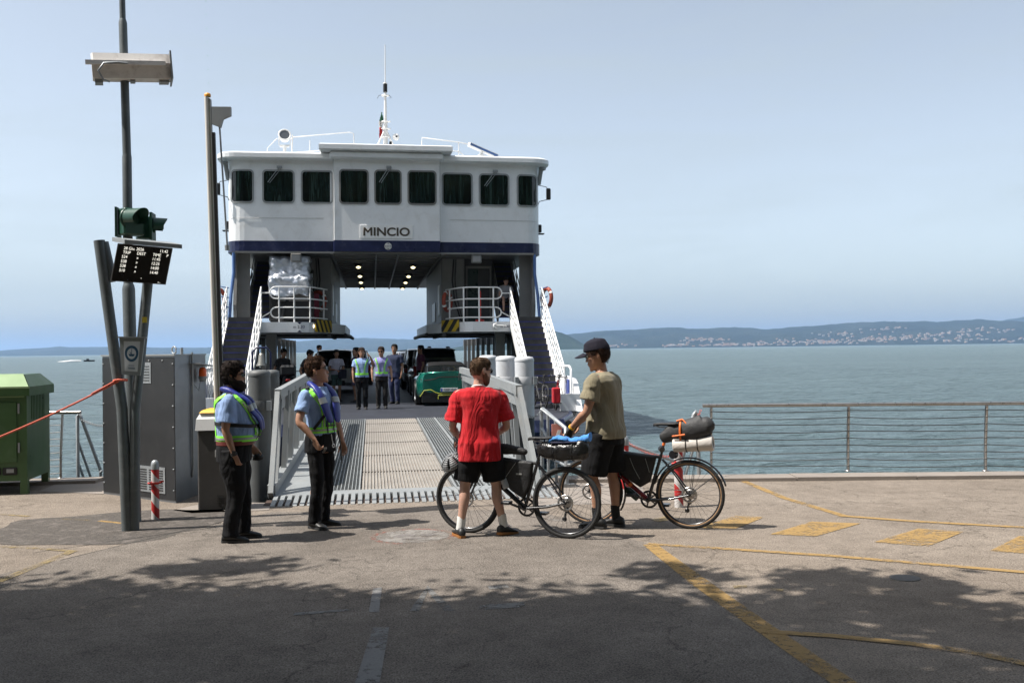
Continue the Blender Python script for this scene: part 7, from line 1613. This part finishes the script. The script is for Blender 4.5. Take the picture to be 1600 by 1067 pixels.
q = MB(); q.tube([V3(-.86, .06, .80), V3(-.70, -.012, .765), V3(-.45, -.035, .80), V3(-.30, -.04, .86), V3(.30, -.04, .86), V3(.45, -.035, .80), V3(.70, -.012, .765), V3(.86, .06, .80)], .014, 6); q.build('light_bar', mat('smoked_lamp', (.03, .006, .006), .2), t)
q = MB(); q.loft([[V3(x, y, z) for x, y, z in ((-.92, .14, .985), (0, .0, 1.03), (.92, .14, .985))], [V3(x, y, z) for x, y, z in ((-.90, .32, .995), (0, .26, 1.03), (.90, .32, .995))]], cap=False, closed=False); sp_ = q.build('ducktail', gp_, t); mod(sp_, 'SOLIDIFY', thickness=.02)
q = MB(); q.add([p+V3(0, 0, .012) for p in []] or [V3(-.53, 1.35, 1.262), V3(.53, 1.35, 1.262), V3(.53, 2.3, 1.262), V3(-.53, 2.3, 1.262)], [(0, 1, 2, 3)]); q.build('roof_panel', M['black'], t)
for s in (-1, 1): q = MB(); q.ball((s*1.03, 2.75, .94), .10, 12, 8, (1, .6, .6)); q.build('mirror', bk, t)
# white SUV, left lane
wp = mat('white_car_paint', (.6, .61, .62), .3, var=.04, coat=.5)
suv_st = [(0, .42, .98, .84), (.05, .36, 1.0, .90), (.4, .32, 1.0, .94), (1.2, .28, 1.0, .95), (2.8, .28, 1.0, .95), (3.6, .28, .98, .94), (4.3, .32, .88, .86), (4.6, .42, .72, .72)]
suv_gh = [(.06, 1.40, .66), (.3, 1.66, .66), (.8, 1.74, .68), (2.2, 1.73, .68), (2.9, 1.62, .66), (3.5, 1.05, .68)]
t, rr = car('white estate car with tailgate facing the ramp in the left lane of the ferry', -1.5, 40.8, 0, wp, suv_st, suv_gh, .95, wx=(.85, 3.6))
def rear(t, paint, z0=1.05, lamp=True, plate='AB 123'):
    q = MB(); q.box(-.40, .40, -.03, .0, .30, .50, bev=.01); q.build('bumper_panel', M['black'], t)
    for s in (-1, 1): q = MB(); q.box(s*.80-.07, s*.80+.07, -.02, .12, .72, 1.10, bev=.02); q.build('tail_light', M['tail'], t)
    q = MB(); q.box(-.26, .26, -.035, -.012, .66, .77, bev=.004); q.build('number_plate', mat('plate_white', (.6, .62, .62), .4), t)
    q = MB(); q.tube([V3(-.68, .03, 1.66), V3(0, .0, 1.70), V3(.68, .03, 1.66)], .03, 6); q.tube([V3(-.1, .03, 1.06), V3(.18, .02, 1.30)], .008, 5); q.build('rear_spoiler', M['black'], t)
rear(t, wp)
cars = [('dark maroon people carrier beyond the white estate car, left lane', -.95, 49.5, mat('maroon_paint', (.06, .012, .012), .3, coat=.5)), ('black SUV directly beyond the green sports coupe', 2.35, 36.6, mat('black_car_paint', (.010, .011, .012), .22, coat=.8)),
        ('silver car in the right lane beyond the black SUV', 2.2, 42.6, mat('silver_paint', (.34, .35, .36), .28, metal=.6, coat=.5)), ('white car with a pinkish gleam far along the right lane', 2.05, 48.6, mat('pearl_paint', (.50, .42, .44), .3, coat=.5)), ('grey car furthest along the right lane', 2.0, 54.4, mat('grey_car_paint', (.20, .21, .22), .3, coat=.5)), ('dark car furthest along the left lane', -1.4, 55.5, mat('dark_blue_paint', (.015, .02, .04), .3, coat=.5))]
for i, (lb, x, y, pm) in enumerate(cars):
    t, rr = car(lb, x, y, 0, pm, suv_st, suv_gh if i < 3 else [(a, z*.93+.0, w) for a, z, w in suv_gh], .95, wx=(.85, 3.6)); rear(t, pm)
    for s in (-1, 1): q = MB(); q.ball((s*1.05, 3.0, 1.05), .11, 10, 8, (1, .5, .7)); q.build('mirror', pm, t)
# motorcycles under the left platform
def moto(lb, x, y, rz):
    t = thing('motorcycle', lb, 'motorcycle', (x, y, DK+.005), R_(rz), 'motorcycles on the ferry')
    for yy in (0, 1.45): q = MB(); q.lathe([(.17, -.05), (.29, -.07), (.32, 0), (.29, .07), (.17, .05)], (0, yy, .32), (1, 0, 0), 28); w = q.build('wheel', M['rubber'], t); q = MB(); q.lathe([(.17, -.03), (.05, -.04), (.05, .04), (.17, .03)], (0, yy, .32), (1, 0, 0), 16); q.build('rim', M['galv'], w)
    q = MB(); limb(q, [V3(0, .25, .55), V3(0, .6, .62), V3(0, .95, .78), V3(0, 1.25, .85)], [(.14, .2), (.2, .26), (.2, .24), (.16, .2)], 18, 5, up0=(0, 0, 1)); q.build('engine_and_tank', M['fr_b'], t)
    q = MB(); limb(q, [V3(0, -.35, .92), V3(0, 0, .86), V3(0, .4, .82), V3(0, .7, .88)], [(.08, .06), (.15, .07), (.16, .07), (.12, .06)], 16, 5, up0=(0, 0, 1)); q.build('seat', M['matte'], t)
    q = MB(); q.bbox(-.24, .24, -.62, -.2, .95, 1.28, .06); q.build('top_case', M['black'], t)
    for s in (-1, 1): q = MB(); q.bbox(s*.36-.12, s*.36+.12, -.45, .05, .5, .88, .05); q.build('side_case', M['black'], t)
    q = MB(); q.tube([V3(0, 1.2, .95), V3(-.18, 1.12, 1.08), V3(-.40, 1.0, 1.05)], .016, 6); q.tube([V3(0, 1.2, .95), V3(.18, 1.12, 1.08), V3(.40, 1.0, 1.05)], .016, 6); 
    for s in (-1, 1): q.tube([V3(s*.10, 1.45, .32), V3(s*.10, 1.18, .98)], .025, 8)
    q.build('handlebar_and_fork', M['galv'], t); q = MB(); q.ball((0, -.63, .82), .05, 10, 6, (1.6, .5, 1)); q.build('tail_light', M['tail'], t)
    return t
moto('motorcycle with black cases parked under the left platform, nearer the ramp', -2.55, 31.2, 4); moto('second motorcycle with black cases, further in under the left platform', -1.95, 33.9, -3)
# ---------------- people on the ferry ----------------
def bystander(lb, x, y, rz, H, top, bot, skin, hairc, long_=True, arms=None, head=(0, 0), z=DK+.004, girth=(1, 1), lean=0, sl=.62, shoe='shoeb', cap=False, hem=.93, pants=True, legs=None):
    P = Person(lb, (x, y, z), R_(rz), H*.985, lean=lean, head=head, girth=girth, skin=skin, vox=.012, group=None)
    P.joints(arms or {1: (V3(.25, -.03, 1.12), V3(.245, .04, .88), None, (-1, .2, 0), 25), -1: (V3(-.25, -.03, 1.12), V3(-.245, .04, .88), None, (1, .2, 0), 25)}, legs or {1: (V3(.10, .03, .49), V3(.10, -.03, .085), -8, 0), -1: (V3(-.10, .03, .49), V3(-.10, .0, .085), 8, 0)})
    P.body(); P.shirt(top, hem, sl, .016, .012, int(x*7) % 13, .008, .074); P.trousers(bot, 1.0 if long_ else .85, name='trousers' if long_ else 'shorts'); P.shoes(M[shoe], M['soleb']); P.hair(hairc, back=1.58); P.face(hairc); return P
hd_, hbk = hairm('short_dark_hair', (.02, .012, .009)), hairm('black_hair', (.008, .007, .007))
def light_harness(P):
    h = MB(); P.ribbon(h, [(a, 1.03) for a in range(0, 361, 20)], .06, off=.022)
    for a0, b0 in (((68, 1.05), (50, 1.38)), ((112, 1.05), (130, 1.38))): P.ribbon(h, [a0, ((a0[0]+b0[0])/2+(4 if a0[0] < 90 else -4), 1.22), b0, (28 if a0[0] < 90 else 152, 1.455)], .042, off=.026)
    b = h.build('hi_vis_harness', M['hivis'], P.o); g = MB()
    for a0, b0 in (((68, 1.05), (50, 1.38)), ((112, 1.05), (130, 1.38))): P.ribbon(g, [a0, ((a0[0]+b0[0])/2+(4 if a0[0] < 90 else -4), 1.22), b0], .012, off=.032)
    g.build('reflective_stripe', M['refl'], b)
p = AY(567, 640, 29); xx = (567-581)/1555*28.9+.0
p3, p4 = G(566, 640, DK), G(597, 638, DK)
a = bystander('officer on the ferry deck shading his eyes with a raised hand, green harness', p3.x, p3.y, 176, 1.76, M['uni'], M['blk'], M['skin3'], hd_, head=(8, -4), girth=(1.05, 1.05),
   arms={1: (V3(.25, .0, 1.13), V3(.24, .08, .90), None, (-1, .2, 0), 25), -1: (V3(-.34, .06, 1.30), V3(-.26, .16, 1.52), (.5, .2, .7), (0, -.3, -1), 12)}); light_harness(a)
b = bystander('officer on the ferry deck walking with arms at his sides, green harness, lilac shirt', p4.x, p4.y, 178, 1.78, cloth('lilac_uniform', (.26, .26, .50), fold=.6), cloth('charcoal_trousers', (.022, .020, .020)), M['skin'], hd_, head=(-14, -8),
   arms={1: (V3(.27, -.02, 1.13), V3(.27, .07, .90), None, (-1, .2, 0), 25), -1: (V3(-.26, -.03, 1.13), V3(-.29, .06, .90), None, (1, .2, 0), 25)}); light_harness(b); b.glasses(M['shade_lens'])
bystander('heavy man in dark blue shirt and trousers behind the two officers on the ferry', .70, 31.6, 150, 1.86, cloth('dark_blue_shirt', (.02, .028, .06)), cloth('dark_blue_trousers', (.018, .025, .07)), M['skin3'], hbk, girth=(1.15, 1.15), head=(10, 0))
c_ = bystander('passenger in white T-shirt and green shorts holding a dark bag on the ferry', -1.18, 33.7, 190, 1.72, cloth('white_tshirt', (.42, .41, .48)), cloth('green_shorts', (.05, .09, .08)), M['skin3'], hbk, False, shoe='shoeb', head=(0, -10),
   arms={1: (V3(.24, .03, 1.12), V3(.08, .24, 1.10), None, (0, .2, -1), 30), -1: (V3(-.24, .03, 1.12), V3(-.08, .25, 1.08), None, (0, .2, -1), 30)})
o = thing('handbag', 'dark bag carried by the passenger in green shorts', 'bag', (-.98, 33.45, DK+.78)); q = MB(); q.bbox(-.14, .14, -.06, .06, 0, .30, .03); q.build('bag_body', cloth('dark_bag', (.02, .022, .035)), o); q = MB(); q.tube([V3(-.1, 0, .3), V3(-.06, 0, .42), V3(.06, 0, .42), V3(.1, 0, .3)], .01, 6); q.build('handle', M['strap'], o)
bystander('passenger in dark shirt and violet shorts partly behind the saluting officer', -.52, 33.0, 120, 1.78, cloth('dark_maroon_shirt', (.03, .015, .02)), cloth('violet_shorts', (.07, .065, .12)), M['skin3'], hbk, False)
bystander('man in a plum shirt standing beyond the green sports coupe', 1.72, 35.7, 100, 1.84, cloth('plum_shirt', (.10, .03, .06)), M['blk'], M['skin3'], hbk, girth=(1.1, 1.1))
for i, (px, Y, lb, H) in enumerate(((671, 47.0, 'distant dark figure left of the far bell hoop', 1.84), (700, 46.0, 'distant dark figure right of the far bell hoop', 1.82), (499, 45.5, 'distant dark figure left of the white estate car roof', 1.95))):
    p = AY(px, 545, Y); bystander(lb, p.x, Y, 180+i*25, H, M['matte'], M['blk'], M['skin3'], hbk)
bystander('motorcyclist in dark clothes standing behind the first motorcycle, head bowed', AY(441, 550, 32.6).x, 32.6, 210, 1.78, M['matte'], M['blk'], M['skin3'], hbk, head=(0, -18), lean=6)
bystander('motorcyclist in dark clothes bending over the second motorcycle', AY(477, 552, 32.3).x, 32.3, 240, 1.74, M['matte'], M['blk'], M['skin3'], hbk, head=(20, -12), lean=12)
# passenger sitting on the upper right stair
s_ = bystander('passenger in grey shirt sitting on the dark upper stair on the right', FX+3.98, FY+10.0, 182, 1.66, cloth('grey_white_tee', (.30, .30, .32)), cloth('dark_shorts', (.02, .02, .022)), M['skin2'], hbk, False, z=2.62, shoe='shoeb', lean=18, head=(0, -14), hem=.88,
   arms={1: (V3(.24, .20, 1.12), V3(.16, .42, 1.0), None, (0, .2, -1), 20), -1: (V3(-.24, .20, 1.12), V3(-.16, .42, 1.0), None, (0, .2, -1), 20)}, legs={1: (V3(.13, .42, .94), V3(.13, .45, .52), -4, 0), -1: (V3(-.13, .42, .94), V3(-.13, .50, .52), 4, 0)})
